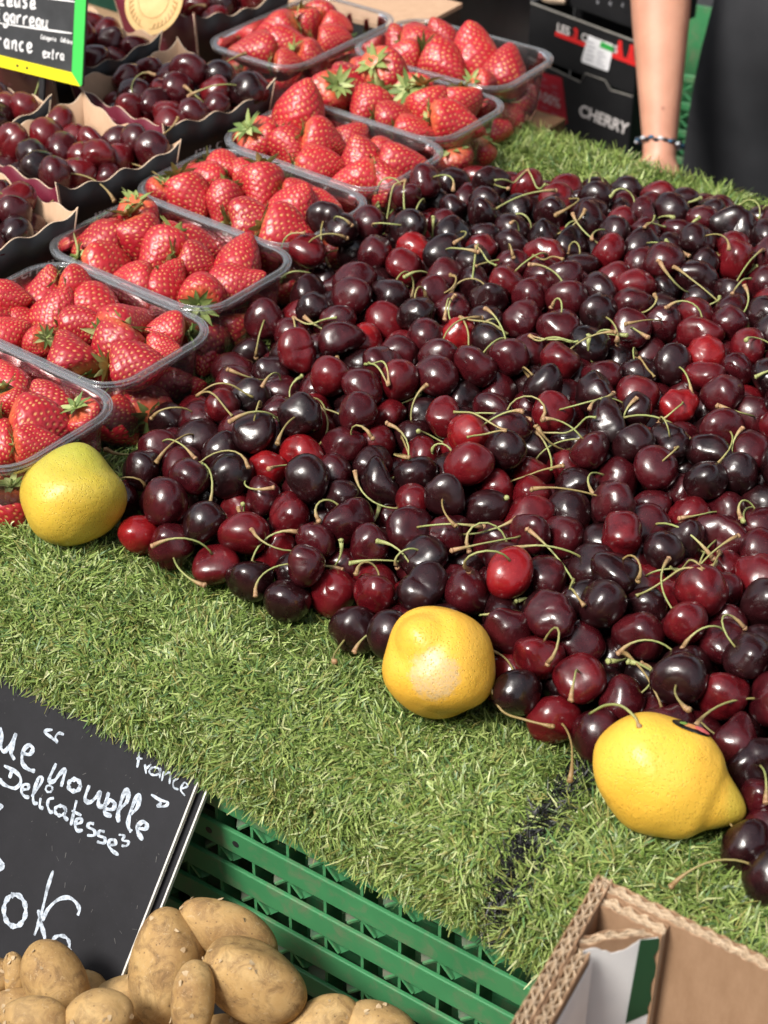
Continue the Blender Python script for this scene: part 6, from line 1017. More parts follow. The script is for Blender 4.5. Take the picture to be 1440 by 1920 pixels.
 -4000,1699,9974,70,57,177,105,66, -4822,1681,10016,-85,-112,72,99,66, -4269,2842,9558,94,-23,-24,109,94, -4376,3066,9539,-119,-90,166,97,86, -4974,2757,9560,15,19,3,111,82, -4196,3231,9544,-41,14,239,100,86,
 -4455,2669,9554,-303,33,250,106,85, -4611,3078,9545,-136,-108,-160,100,80, -4148,3428,9701,-68,7,259,106,82, -4278,2620,9719,-48,45,178,110,88, -4523,2888,9660,-261,69,-4,107,85, -4706,2711,9556,-198,107,-300,108,86,
 -5065,2725,9800,-45,119,147,105,85, -5230,2787,9548,-220,-65,134,102,82, -5240,2911,9772,-252,69,-37,108,81, -4571,2654,9783,196,14,288,108,82, -4341,3262,9725,12,24,196,101,84, -4205,3039,9714,-119,-55,-165,105,90,
 -4096,3463,9954,-35,56,203,104,90, -4807,2782,9777,292,-10,160,103,86, -4557,3533,9987,278,-119,104,109,86, -4720,3041,9782,249,-74,273,111,84, -5214,3322,10016,-26,52,83,109,93, -4347,3362,9969,99,62,-314,110,89,
 -4329,2840,9821,-138,23,254,100,89, -4816,3582,9982,-146,-60,-210,103,86, -5296,2743,9970,70,-14,233,110,85, -4441,3068,9843,-36,30,-4,108,85, -4379,2596,9972,62,11,-99,109,94, -5154,3621,9913,-126,-20,-186,105,86,
 -4642,2618,10029,-35,56,37,102,94, -5058,2896,10000,64,10,-132,108,85, -4801,3252,9925,165,-25,-100,102,82, -4897,2669,9992,-45,85,-180,105,84, -4989,3413,9949,220,-18,105,99,86, -4145,3226,9871,-96,-72,-289,102,82,
 -5257,3065,9979,-262,-109,-136,103,81, -4801,2912,9992,116,-66,-273,98,86, -4574,2866,9916,119,-1,21,98,86, -4177,2983,9978,244,5,153,110,89, -4567,3203,10047,254,43,-133,111,90, -5029,3164,9912,-297,-6,24,99,85,
 -4132,4707,9541,-296,-143,-91,98,97, -4108,4958,9559,14,32,209,110,98, -5113,4635,9545,11,52,-178,101,98, -4390,4516,9541,-193,80,289,97,102, -4086,4786,9757,311,22,286,99,98, -5063,4890,9557,-39,34,-204,108,98,
 -4875,4599,9547,-224,74,260,102,102, -4621,4566,9555,28,-66,246,108,97, -4062,5254,9560,-211,99,-65,111,98, -4168,4482,9541,-27,40,-70,98,101, -4360,4764,9552,167,75,-143,105,97, -5153,4608,9778,-41,8,-237,103,102,
 -4306,4940,9729,-193,79,129,99,96, -4906,4759,9730,103,36,-285,100,102, -4763,4550,9773,42,31,-11,105,102, -4497,4512,9794,40,-26,253,109,110, -4055,5031,9801,74,-16,-127,109,102, -4949,5005,9757,262,-103,-263,103,101,
 -4533,4765,9734,-21,12,-110,107,101, -4273,4628,9737,130,-41,42,104,101, -4395,5374,9921,185,4,182,104,98, -4271,5144,9903,-243,-32,265,105,101, -4174,4868,9982,162,-145,191,106,100, -4012,5288,9823,64,74,120,111,101,
 -4901,4865,9967,-45,20,-286,105,100, -4392,4706,9961,-149,20,148,109,110, -4875,5145,9963,-124,-21,-227,103,100, -5173,4718,10008,-308,32,-196,103,97, -4629,5421,10044,77,-85,-184,110,102, -4962,4551,9931,108,-28,37,101,101,
 -4476,4953,9910,-34,-18,-313,101,102, -4658,4765,9959,85,-38,230,105,101, -4810,5437,9859,246,61,47,99,101, -4618,5174,9935,-234,-1,-41,104,102, -5112,5033,9964,-231,-103,99,106,102, -4000,5125,10054,165,95,-105,111,110,
 -4135,4440,9776,-67,46,184,98,110, -5004,5362,9994,148,73,209,97,101, -4162,5351,10040,128,59,264,107,101, -4717,4510,10033,-201,3,245,110,105, -4081,4618,9931,-22,-22,205,98,106,
), float).reshape(-1, 8)
CP = CHD[:, :3] / 10000; CSZ = CHD[:, 6] / 100
BLOCK = [(np.array((.059, -.198, .966)), .036), (np.array((.353, -.183, .965)), .035), (np.array((.500, -.184, .962)), .036), (np.array((.525, -.19, .956)), .032)]
TONE = ['near-black', 'burgundy', 'wine-red', 'scarlet']
BOXN = ['', 'the frontmost kraft box', 'the kraft box with white script', 'the kraft box by the rear punnet', 'the kraft box under the price slate', 'the kraft box behind the slate', 'the box with the gold label']
def zone(p):
    f = p[1] - (-.202 + .063 * (p[0] + .018))
    side = 'left' if p[0] < .17 else ('centre' if p[0] < .36 else 'right')
    if f < .065: return {'left': 'in the front row by the left lemon', 'centre': 'in the front row by the scarred lemon', 'right': 'in the front row by the right lemon'}[side]
    if p[1] > .36 + .42 * p[0]: return 'along the back of the pile, ' + ('left half' if p[0] < .06 else 'right half')
    k = int((f - .065) / .10); band = ('just behind the front rows', 'in the lower middle', 'in the upper middle', 'near the back', 'near the back', 'near the back')[min(k, 5)]
    if p[0] < .05 and k > 1: return 'beside the punnet ends, ' + band
    return '%s, %s third of the pile' % (band, side)
rest = {0: [[], [], []], 1: [[], [], []]}
nst = 0
for i, row in enumerate(CHD):
    fl = int(row[7]); tone = fl & 3; hs = (fl >> 2) & 1; ind = (fl >> 3) & 1; bx = fl >> 4
    P = CP[i]; q = Euler(row[3:6] / 100).to_quaternion(); s = CSZ[i]
    zax = q @ Vector((0, 0, 1)); best = None
    if hs and bx == 0 and ind and zax.z < -.15: q = Quaternion((1, 0, 0), math.pi) @ q; zax = q @ Vector((0, 0, 1))
    if hs and zax.z > -.2 and (ind or bx == 0):
        near = np.where((np.abs(CP - P) < .07).all(1))[0]; near = near[near != i]; NP, NR = CP[near], R0 * CSZ[near] * .98
        M3 = np.array(q.to_matrix()); best = (9, None)
        for tr in range(26):
            k = random.randrange(len(STC)); a = random.uniform(0, 6.28); c_, s_ = math.cos(a), math.sin(a); pts = STC[k][3:] @ np.array([[c_, s_, 0], [-s_, c_, 0], [0, 0, 1]]) * s
            W = pts @ M3.T + P; dd_ = np.linalg.norm(W[:, None] - NP[None], axis=-1) - NR[None] if len(NP) else np.ones((1, 1)); pen = np.clip(-dd_, 0, 1).max()
            for c, r_ in BLOCK: pen = max(pen, np.clip(r_ - np.linalg.norm(W - c, axis=1), 0, 1).max())
            pen += max(0, S + .01 - W[:, 2].min()) + .10 * max(0, W[:, 2].max() - P[2] - .020)
            if pen < best[0]: best = (pen, (k, a))
        if best[0] > .0065: best = None
    if ind:
        o = link('cherry', CM[random.randrange(NS)][tone]); o.rotation_mode = 'QUATERNION'; o.rotation_quaternion = q; o.location = P; o.scale = (s, s, s)
        if bx == 0: lab = '%s %s %s' % (TONE[tone], 'stemmed cherry' if best else 'stemless cherry', zone(P)); g = '%s cherries %s' % (TONE[tone], zone(P))
        else: lab = '%s %s in %s' % (TONE[tone], 'stemmed cherry' if best else 'stemless cherry', BOXN[bx]); g = 'cherries in ' + BOXN[bx]
        tag(o, lab, 'cherry', g); NAMEQ.append(o)
        if best:
            st = link('stem', STM[best[1][0]], o); st.rotation_euler = (0, 0, best[1][1]); nst += 1
    else:
        V, F = LOW[i % NS]; M3 = np.array(q.to_matrix()) * s; R_ = rest[1 if bx else 0]
        n0 = sum(len(x) for x in R_[0]); R_[0].append(V @ M3.T + P); R_[1].append(np.array(F) + n0); R_[2] += [tone] * len(F)
        if best and bx == 0:
            k, a = best[1]; o = link('stem_tmp', STM[k]); mm = Matrix.LocRotScale(Vector(P), q, Vector((s, s, s))) @ Matrix.Rotation(a, 4, 'Z'); o.name = 'loose_cherry_stem'
            me = STM[k]; bpy.data.objects.remove(o)
            v_ = np.array([mm @ v.co for v in me.vertices]); ff = [tuple(f.vertices) for f in me.polygons]; R_.append((v_, ff))
for k, (nm, lab) in enumerate((('cherry_mass', 'mass of half hidden cherries filling the gaps of the loose pile'), ('boxed_cherry_mass', 'mass of half hidden cherries filling the kraft boxes'))):
    R_ = rest[k]
    o = link(nm, npmesh(nm, np.concatenate(R_[0]), np.concatenate(R_[1]), smooth=True, mats=M_CH, midx=R_[2])); tag(o, lab, 'cherries', kind='stuff')
    if len(R_) > 3:
        mb = MB()
        for v_, ff in R_[3:]: mb.add(v_, ff)
        me = mb.mesh('stems', M_STEM, True); a = me.color_attributes.new('col', 'FLOAT_COLOR', 'POINT'); a.data.foreach_set('color', np.full(len(me.vertices) * 4, .55, np.float32)); tag(link('stems', me, o), kind='stuff')
ORD = ['leftmost', 'second from left', 'third from left', 'fourth from left', 'fifth from left', 'sixth from left', 'seventh from left', 'eighth from left', 'ninth from left', 'tenth from left', 'eleventh from left', 'twelfth from left', 'thirteenth from left', 'fourteenth from left', 'fifteenth from left', 'sixteenth from left']
same = {}
for o in NAMEQ: same.setdefault(o['label'], []).append(o)
for lab, os_ in same.items():                      # alike fruit in one place are told apart by their order in view
    if len(os_) < 2: continue
    os_.sort(key=lambda o: (o.location - CPOS).dot(CR) / (o.location - CPOS).dot(CF))
    for k, o in enumerate(os_): o['label'] = '%s, %s' % (lab, 'rightmost' if k == len(os_) - 1 else ORD[k] if k < len(ORD) else 'further right')
STK = []
# loose stems lying on top
def loose(label, pts, knob=True):
    pts = catmull(pts, 5); n = len(pts); mb = MB().tube([Vector(p) for p in pts], [.0008] * (n - 2) + [.0013, .0017], 6); mb.tube([Vector(pts[-1]), Vector(pts[-1]) + Vector((.0008, 0, .0012))], [.0017, .0013], 6)
    me = mb.mesh('cherry_stem', M_STEM, True); a = me.color_attributes.new('col', 'FLOAT_COLOR', 'POINT'); q = np.ones((len(me.vertices), 4), np.float32); q[:, 0] = q[:, 1] = q[:, 2] = [.15 + .8 * min(i // 6, n - 1) / n for i in range(len(me.vertices))]; a.data.foreach_set('color', q.ravel())
    tag(link('loose_stalk', me), label, 'stalk', 'loose cherry stalks')
def surf(x, y):
    d2 = (CP[:, 0] - x) ** 2 + (CP[:, 1] - y) ** 2; k = d2 < .0004; rr = (R0 * CSZ[k]) ** 2 - d2[k] * .55
    return (CP[k, 2] + np.sqrt(np.maximum(rr, 0))).max() if k.any() else S + .02
cand = [i for i in range(len(CHD)) if (int(CHD[i, 7]) >> 3) & 1 and int(CHD[i, 7]) >> 4 == 0 and CP[i, 1] - (-.202 + .063 * CP[i, 0]) > .05]
for n_, i in enumerate(random.sample(cand, 18)):
    x, y = CP[i, 0], CP[i, 1]; a = random.uniform(0, 6.28); mb = MB(); cl = []
    for fork in range(random.choice((1, 2, 2))):
        a2 = a + fork * random.uniform(.4, 1.0); L = random.uniform(.026, .042); cv = random.uniform(-1.2, 1.2); px, py = x, y; pts = []
        for k in range(7):
            pts.append((px, py, surf(px, py) + .0012 + .0025 * math.sin(k / 6 * 3.1))); a2 += cv / 7; px += math.cos(a2) * L / 6; py += math.sin(a2) * L / 6
        z = np.array([p[2] for p in pts]); z = np.maximum(np.convolve(np.pad(z, 1, 'edge'), [.3, .4, .3], 'valid'), z - .001); pts = [(p[0], p[1], q) for p, q in zip(pts, z)]
        q_ = catmull(pts, 3); nn_ = len(q_); mb.tube([Vector(p) for p in q_], [.0017, .0013] + [.00075] * (nn_ - 4) + [.0009, .0013], 6); cl += [.98 - .85 * (j // 6) / nn_ for j in range(nn_ * 6)]
    me = mb.mesh('loose_stalk', M_STEM, True); at = me.color_attributes.new('col', 'FLOAT_COLOR', 'POINT'); q = np.ones((len(me.vertices), 4), np.float32); q[:, 0] = q[:, 1] = q[:, 2] = cl[:len(me.vertices)]; at.data.foreach_set('color', q.ravel())
    o = tag(link('loose_stalk', me), 'loose %sstalk %s' % ('forked ' if fork else '', zone(CP[i])), 'stalk', 'loose cherry stalks'); o['ax'] = float(x); STK.append(o)
loose('green cherry stem resting on top of the right lemon', [(.452, -.172, .972), (.462, -.173, .985), (.474, -.177, .9945), (.486, -.183, .9975), (.492, -.188, .9972)])
loose('loose bare stem beside the scarred lemon', [(.385, -.176, .962), (.399, -.182, .952), (.416, -.183, .955), (.432, -.178, .955)])

same = {}
for o in STK: same.setdefault(o['label'], []).append(o)
for lab, os_ in same.items():
    os_.sort(key=lambda o: o['ax'])
    if len(os_) > 1:
        for k, o in enumerate(os_): o['label'] = '%s, %s' % (lab, ORD[k])
for o in STK: del o['ax']
# ------------------------------------------------------------------ kraft cherry boxes with scalloped rims
M_TAN = card_mat('kraft_inside', (.43, .275, .175), (.51, .34, .225)); M_CUT = pm('kraft_cut_edge', (.60, .45, .32), (.68, .52, .38), 120, .8)
M_BURG = pm('burgundy_print', (.11, .006, .02), (.135, .008, .026), 30, .5, .05, 100); M_PRINT = pm('white_lettering', (.60, .56, .55), (.72, .68, .66), 300, .6); M_PINKPR = pm('pink_lettering', (.40, .16, .20), (.5, .22, .26), 300, .6)
def kwall(L0, L1, H, seed, out_mat, n=56):
    """one flared wall in local x (length) / z; bottom half-length L0, top L1, leaning outward (-y); scalloped top"""
    r = random.Random(seed); ph = r.uniform(-.3, .3); V = []; lean = .013; th = .0012
    def top(u): w = u * 3.7 + ph; sc_ = (.5 + .5 * math.cos(w * math.pi)) + .25 * math.sin(w * 1.3 + seed); return H - .0085 + .0055 * sc_ + .008 * abs(u) ** 3 - .004 * (1 - u * u)
    rows = 3
    for side in (0, 1):
        for i in range(n + 1):
            u = -1 + 2 * i / n; tz = top(u)
            for k in range(rows + 1):
                z = tz * k / rows; f = z / H; V.append((u * (L0 + (L1 - L0) * f), -lean * f + side * th, z))
    c = (n + 1) * (rows + 1); F = []; M_ = []
    for i in range(n):
        for k in range(rows):
            a = i * (rows + 1) + k; b = a + rows + 1; F.append((a, b, b + 1, a + 1)); M_.append(0); F.append((c + a, c + a + 1, c + b + 1, c + b)); M_.append(1)
        a = i * (rows + 1) + rows; b = a + rows + 1; F.append((a, b, c + b, c + a)); M_.append(2)
    for i in (0, n):
        for k in range(rows):
            a = i * (rows + 1) + k; F.append((a, a + 1, c + a + 1, c + a)); M_.append(2)
    return npmesh('wall', V, F, mats=[out_mat, M_TAN, M_CUT], midx=M_, smooth=False)
def text(name, body, size, mat, parent, M, ext=.0001, shear=0, align_='LEFT', bold=0):
    src = TXT[(body, shear, bold)]; me = src.copy(); me.name = name; me.transform(Matrix.Diagonal((size, size, 1, 1))); me.materials.append(mat)
    o = link(name, me, parent); o.matrix_local = M; return o
KB = [(-.262, -.008, 'kraft cardboard cherry box with scalloped rim, frontmost at the left edge'), (-.284, .138, 'kraft cherry box with white script on its black side, behind the frontmost one'),
      (-.302, .285, 'kraft cherry box with a tall scalloped back below the burgundy carton'), (-.438, .13, 'kraft cherry box cut off by the left edge under the price slate'),
      (-.47, .31, 'kraft cherry box standing behind the price slate'), (-.458, .495, 'cherry box with burgundy lettered front and a round gold label')]
HX, HY, KH = .060, .052, .088
for i, (x, y, lab) in enumerate(KB):
    t = empty('cherry_box', (x, y, S + .0015), math.radians(-9)); tag(t, lab, 'cherry box', 'scalloped kraft cherry boxes')
    MB().box((-HX, -HY, 0), (HX, HY, .0015)).build('base', M_TAN, t)
    for j, (ang, l, d) in enumerate(((0, HX, HY), (90, HY, HX), (180, HX, HY), (270, HY, HX))):
        wl = link('wall', kwall(l, l + .0135, KH, i * 7 + j, M_BURG if j % 2 == 0 else M_BLACKCARD), t)
        wl.location = (math.sin(math.radians(ang)) * d, -math.cos(math.radians(ang)) * d, .001); wl.rotation_euler = (0, 0, math.radians(ang))
        Mw = Matrix.Translation((0, -.0135 * .5 - .0012, KH * .42)) @ Matrix.Rotation(math.radians(90) - math.atan2(.013, KH) * -1, 4, 'X')
        if j == 1:   # the +x side: white script and a little star
            for tx_, x0, zz, sz_, sh in (('Ma c', -.030, .012, .017, .35), ('erise', .006, .012, .017, .35)):
                text('script', tx_, sz_, M_PRINT, wl, Matrix.Translation((x0, -.0135 * (zz + .036) / KH - .0006, zz + .030)) @ Matrix.Rotation(math.radians(90 - 8), 4, 'X'), shear=sh)
        if j == 0:
            for k in range(11):
                xx = -.05 + .026 * (k % 4) + .006 * (k // 4); zz = .022 + .020 * (k // 4)
                text('lettering', ['cerise', 'merci', 'doux', 'kirsch', 'fruit'][k % 5], .0062, M_PINKPR, wl, Matrix.Translation((xx, -.0135 * zz / KH - .0006, zz)) @ Matrix.Rotation(math.radians(90 - 8), 4, 'X') @ Matrix.Rotation(math.radians(28), 4, 'Z'))
            text('lettering', 'C', .011, M_PRINT, wl, Matrix.Translation((.046, -.0135 * .045 / KH - .0006, .042)) @ Matrix.Rotation(math.radians(82), 4, 'X'))
    if i == 5:    # gold medallion lying over the front rim
        M_GOLD = pm('gold_label', (.52, .33, .12), (.62, .42, .18), 60, .45); M_GINK = pm('gold_ink', (.30, .17, .05), rough=.5)
        g = empty('round_label', (-.437, .405, S + .103), math.radians(-5)); g.rotation_euler = (math.radians(58), 0, math.radians(4)); tag(g, 'round gold paper label standing in the rear cherry box', 'label')
        MB().tube([(0, 0, 0), (0, 0, .0006)], .036, 40).build('disc', M_GOLD, g)
        ik = MB()
        for sx in (-1, 1):
            ik.tube([(sx * .030 * math.sin(a), -.030 * math.cos(a), .0007) for a in np.linspace(.15, 1.7, 12)], .0004, 5)
            for a in np.linspace(.3, 1.6, 8): ik.tube([(sx * .030 * math.sin(a), -.030 * math.cos(a), .0007), (sx * .025 * math.sin(a + .12), -.025 * math.cos(a + .12), .0008)], .0007, 5)
        ik.tube([(.019 * math.cos(a), .019 * math.sin(a), .0007) for a in np.linspace(0, 6.28, 30)], .0004, 5); ik.build('laurel_print', M_GINK, g)

# ------------------------------------------------------------------ handwritten price slate
SX, SU = Vector((.989, .1478, 0)), Vector((-.0345, .2309, .9724)); SN = SX.cross(SU)
SM = Matrix((SX, SU, SN)).transposed().to_4x4(); SM.translation = Vector((-.335, .2057, 1.0319))
ps = bpy.data.objects.new('price_slate', None); COL.objects.link(ps); ps.matrix_world = SM; tag(ps, 'small slate price sign with green and yellow border and white handwriting', 'price sign')
M_YEL = pm('yellow_border', (.85, .74, .02), rough=.45); M_GRN = pm('green_border', (.06, .58, .10), rough=.45); M_INK = pm('white_chalk_ink', (.78, .78, .78), (.86, .86, .86), 200, .7); M_SL2 = pm('price_slate_face', (.035, .037, .04), (.055, .058, .062), 40, .5)
o = MB().box((-.20, -.0095, -.004), (0, .15, -.0006)).build('slate', M_SL2, ps); bevel(o, .002)
MB().prism([(-.20, -.0095), (-.002, -.0095), (-.0122, .0010), (-.20, .0010)], -.0006, .0006).build('yellow_border', M_YEL, ps)
MB().prism([(-.0018, -.0094), (0, -.0075), (0, .15), (-.0120, .15), (-.0120, .0012)], -.0006, .0006).build('green_border', M_GRN, ps)
GL = {'l': [[(0, .1), (.35, .7), (.4, 1.4), (.22, 1.5), (.1, .8), (.15, .1), (.4, 0), (.6, .15)]], 'e': [[(0, .35), (.5, .5), (.5, .85), (.25, .95), (.05, .55), (.2, .05), (.55, .05), (.75, .25)]], 'u': [[(0, .9), (.05, .2), (.3, 0), (.55, .4), (.6, .95), (.62, .2), (.8, .05)]],
 's': [[(.55, .85), (.25, .95), (.1, .7), (.5, .4), (.45, .05), (.05, .05)]], 'B': [[(.1, 0), (.1, 1.5)], [(0, 1.45), (.6, 1.4), (.6, .9), (.15, .8), (.7, .7), (.65, .05), (0, 0)]], 'i': [[(.1, .95), (.1, .15), (.35, .05)], [(.1, 1.25), (.15, 1.3)]],
 'g': [[(.55, .8), (.25, .95), (.05, .5), (.25, .1), (.55, .4), (.6, .9), (.6, -.3), (.3, -.55), (.05, -.35)]], 'a': [[(.55, .8), (.25, .95), (.05, .5), (.25, .05), (.5, .3), (.58, .9), (.6, .15), (.8, .05)]], 'r': [[(.05, .9), (.12, 0)], [(.1, .6), (.3, .95), (.55, .85)]],
 'F': [[(.1, 0), (.1, 1.5), (.8, 1.5)], [(.1, .8), (.6, .8)]], 'n': [[(.05, .9), (.1, 0)], [(.1, .6), (.35, .95), (.55, .7), (.6, .05), (.75, .1)]], 'c': [[(.5, .85), (.2, .9), (.05, .45), (.25, .02), (.6, .15)]], 'x': [[(.0, .9), (.55, 0)], [(.55, .9), (0, 0)]], 't': [[(.2, 1.4), (.2, .1), (.45, .02)], [(0, .95), (.5, .95)]],
 'C': [[(.7, 1.3), (.3, 1.45), (.05, .7), (.3, 0), (.75, .15)]], 'o': [[(.3, .95), (.05, .5), (.3, .02), (.58, .5), (.3, .95)]], 'b': [[(.1, 1.5), (.1, 0), (.5, .1), (.55, .7), (.15, .7)]]}
def write(mb, word, x, y, xh, dx, slope, w):
    for ch in word:
        for st in GL[ch]: stroke(mb, [(x + px * xh * .95 + py * xh * .08, y + py * xh) for px, py in st], w, -.0006, .0003)
        x += dx; y += dx * slope
for wd in (('leuse', -.098, .0465, .0085, .0088, .09, .0026), ('Bigarreau', -.1075, .0315, .0085, .0074, .05, .0023), ('France', -.109, .0075, .0088, .0088, .06, .0023), ('extra', -.0465, .0085, .0062, .0050, .07, .0016), ('Categorie', -.0495, .0245, .0026, .0020, .06, .0007), ('Calibre', -.0268, .0262, .0026, .0019, .0, .0007)):
    wr = MB(); write(wr, *wd); wr.build('chalk_word', M_INK, ps)
for pts in ([(-.20, .0555), (-.10, .0585), (-.0130, .0640)], [(-.20, .0255), (-.0965, .0300), (-.0145, .0358)]):
    wr = MB(); stroke(wr, pts, .0016, -.0006); wr.build('ruled_line', M_INK, ps)
hl = MB()
for x in (-.0741, -.063): hl.tube([(x, -.0045, .0004), (x, -.0045, .0008)], .0014, 12)
hl.build('peg_hole', M_BLACKPLASTIC, ps)
MB().box((-.11, -.10, -.004), (-.104, -.0095, -.001)).build('spike', M_BLACKPLASTIC, ps); MB().box((-.05, -.10, -.004), (-.044, -.0095, -.001)).build('spike', M_BLACKPLASTIC, ps)

# ------------------------------------------------------------------ things behind the stall
def rz(a): return Matrix.Rotation(math.radians(a), 4, 'Z')
# open tan cardboard tray and dark green crate on the rear trestle
t = empty('rear_trestle', (-.35, .95, 0)); tag(t, 'low dark rear trestle behind the punnets that carries the black crates', 'table')
MB().box((-.75, -.25, .70), (.04, .06, .72)).build('trestle_top', M_DARKWOOD, t)
for x in (-.7, .03):
    for y in (-.2, .03): MB().box((x - .025, y - .025, 0), (x + .025, y + .025, .70)).build('leg', M_DARKWOOD, t)
t = empty('cardboard_tray', (-.405, .705, .722), math.radians(3)); tag(t, 'pale tan cardboard tray at the top edge behind the rear punnets', 'cardboard tray')
MB().box((-.10, -.055, .218), (.10, .055, .223)).build('lid', M_TAN, t); MB().box((-.098, -.053, 0), (.098, .053, .218)).build('body', M_BLACKCARD, t)
t = empty('dark_green_crate', (-.66, .70, .722), math.radians(2)); tag(t, 'dark green plastic crate between the cherry boxes and the rear punnet', 'crate')
M_DKG = pm('dark_green_plastic', (.008, .040, .024), (.014, .058, .034), 30, .5)
for k in range(5): bevel(MB().box((-.17, -.06, .01 + k * .045), (.12, -.056, .045 + k * .045)).build('slat', M_DKG, t), .001)
for x in (-.168, .114): MB().box((x, -.0555, 0), (x + .006, .06, .235)).build('end_wall', M_DKG, t)
MB().box((-.16, .055, 0), (.113, .06, .23)).build('back_wall', M_DKG, t)
t = empty('black_crate', (-.500, .885, .722), math.radians(6)); tag(t, 'black plastic crate holding brown wooden slats behind the rear right punnet', 'crate')
for k in range(6):
    bevel(MB().box((-.13, -.10, .005 + k * .033), (.13, -.096, .031 + k * .033)).build('slat', M_BLACKPLASTIC, t), .001)
for i in range(12): MB().box((-.125 + i * .0225, -.0985, 0), (-.121 + i * .0225, -.090, .20)).build('rib', M_BLACKPLASTIC, t)
for x in (-.134, .130): MB().box((x, -.10, 0), (x + .004, .12, .202)).build('end_wall', M_BLACKPLASTIC, t)
MB().box((-.13, .116, 0), (.13, .12, .202)).build('back_wall', M_BLACKPLASTIC, t); MB().box((-.13, -.095, 0), (.13, .115, .004)).build('floor', M_BLACKPLASTIC, t)
for k, (x, y, a, l) in enumerate(((-.07, -.04, 62, .17), (-.02, .0, 60, .15))):
    o = MB().box((-l / 2, -.014, 0), (l / 2, .014, .012)).build('wooden_batten', M_DARKWOOD); o.matrix_world = Matrix.Translation((-.365 + x, .845 + y, .722 + .205)) @ rz(a); bevel(o, .002)
    tag(o, ['brown wooden slat lying across the black crate, nearer the tan tray', 'second brown wooden slat lying across the black crate'][k], 'batten')

# printed black cherry cartons further back
CBX = Matrix.Translation((-.366, 1.137, .679)) @ rz(-10)
M_RED = pm('red_print', (.42, .008, .022), (.50, .012, .03), 40, .5); M_REDBAR = pm('red_bar_print', (.62, .02, .02), rough=.5); M_STK = pm('white_sticker', (.72, .72, .74), (.80, .80, .82), 60, .5); M_STKG = pm('green_sticker_corner', (.03, .33, .06), rough=.5)
M_GREYCUT = pm('grey_cut_edge', (.14, .13, .12), (.2, .19, .17), 80, .8); M_STXT = pm('grey_small_print', (.35, .35, .38), rough=.6)
def carton(name, label, x0, x1, z0, z1, depth=.30, tabs=True):
    depth = .10
    o = bpy.data.objects.new(name, None); COL.objects.link(o); o.matrix_world = CBX @ Matrix.Translation((0, 0, z0)); tag(o, label, 'carton', 'black cherry cartons'); h = z1 - z0; th = .004
    poly = [(x0, 0), (x1, 0), (x1, h)] + ([(.05, h - .004), (.042, h + .006), (.006, h + .005), (-.002, h - .010), (x0, h - .004)] if tabs else [(x0, h)])
    MB().prism(poly, -th, 0, 0, Matrix.Rotation(math.radians(90), 4, 'X')).build('front_panel', M_BLACKCARD, o)
    for x in (x0, x1 - th): MB().box((x, th + .0005, 0), (x + th, depth, h - .004)).build('side_panel', M_BLACKCARD, o)
    MB().box((x0 + .005, depth, 0), (x1 - .005, depth + th, h - .004)).build('back_panel', M_BLACKCARD, o); MB().box((x0 + .005, .006, .001), (x1 - .005, depth - .001, .005)).build('bottom', M_BLACKCARD, o)
    return o
FX = Matrix.Rotation(math.radians(90), 4, 'X')
lo = carton('cherry_carton', 'black carton with white lettering and a red print patch, at the bottom of the pair', -.115, .092, -.20, .044)
text('lettering', 'CHERRY', .0235, M_PRINT, lo, Matrix.Translation((-.001, -.0008, .188)) @ FX, shear=.15, bold=.026)
pr = MB().prism([(-.088, .155), (-.020, .168), (-.036, .230), (-.078, .226)], 0, .0006, 0, FX).build('red_print', M_RED, lo)
text('lettering', '100%', .020, M_PRINT, lo, Matrix.Translation((-.079, -.0008, .186)) @ FX)
for k in range(9): text('small_lettering', ['fruit', 'soin', 'sucre', 'vert', 'rond'][k % 5], .0068, M_PINKPR, lo, Matrix.Translation((-.076 + .022 * (k % 2) + .002 * (k // 2), -.0008, [.217, .212, .207, .203, .176, .172, .166, .163, .158][k])) @ FX)
MB().tube([(-.1, 0, .2405), (-.002, 0, .2345), (.006, 0, .2495), (.042, 0, .2505), (.052, 0, .2405), (.091, 0, .2435)], .0011, 6).build('worn_edge', M_GREYCUT, lo)
up = carton('cherry_carton', 'upper black carton with a red lettered strip and a white sticker', -.115, .092, .046, .118, tabs=False)
MB().box((-.053, -.0012, .040), (.092, -.0002, .0455)).build('red_bar', M_REDBAR, up)
text('lettering', 'LES', .0165, M_PRINT, up, Matrix.Translation((-.051, -.0008, .047)) @ FX, bold=.018); text('lettering', '3', .0185, M_REDBAR, up, Matrix.Translation((-.021, -.0008, .047)) @ FX, bold=.043)
text('lettering', 'CERISIERS', .0150, M_PRINT, up, Matrix.Translation((-.006, -.0008, .0475)) @ FX, bold=.013)
for k in range(2):
    x = .062 + k * .020; MB().prism([(x - .007, .046), (x + .007, .046), (x + .004, .056), (x + .003, .066), (x - .003, .066), (x - .004, .056)], 0, .0007, 0, FX).build('red_figure_print', M_REDBAR, up)
s_ = MB().prism([(-.001, .018), (.045, .019), (.047, .021), (.052, .056), (.009, .058), (.007, .057), (-.002, .021)], .0013, .0018, 0, FX).build('sticker', M_STK, up)
MB().prism([(.030, .0565), (.052, .0555), (.0515, .0475), (.029, .0482)], .0019, .0022, 0, FX).build('sticker_corner', M_STKG, s_)
sp = MB()
for k in range(5): sp.box((.006, -.0024, .025 + k * .006), (.018 + .003 * (k % 2), -.0019, .0265 + k * .006)); sp.box((.026, -.0024, .023 + k * .0045), (.040 - .003 * (k % 3), -.0019, .0242 + k * .0045))
sp.build('sticker_print', M_STXT, s_)
MB().tube([(-.115, -.001, .0725), (.092, -.001, .0725)], .0014, 6).build('worn_edge', M_GREYCUT, up)
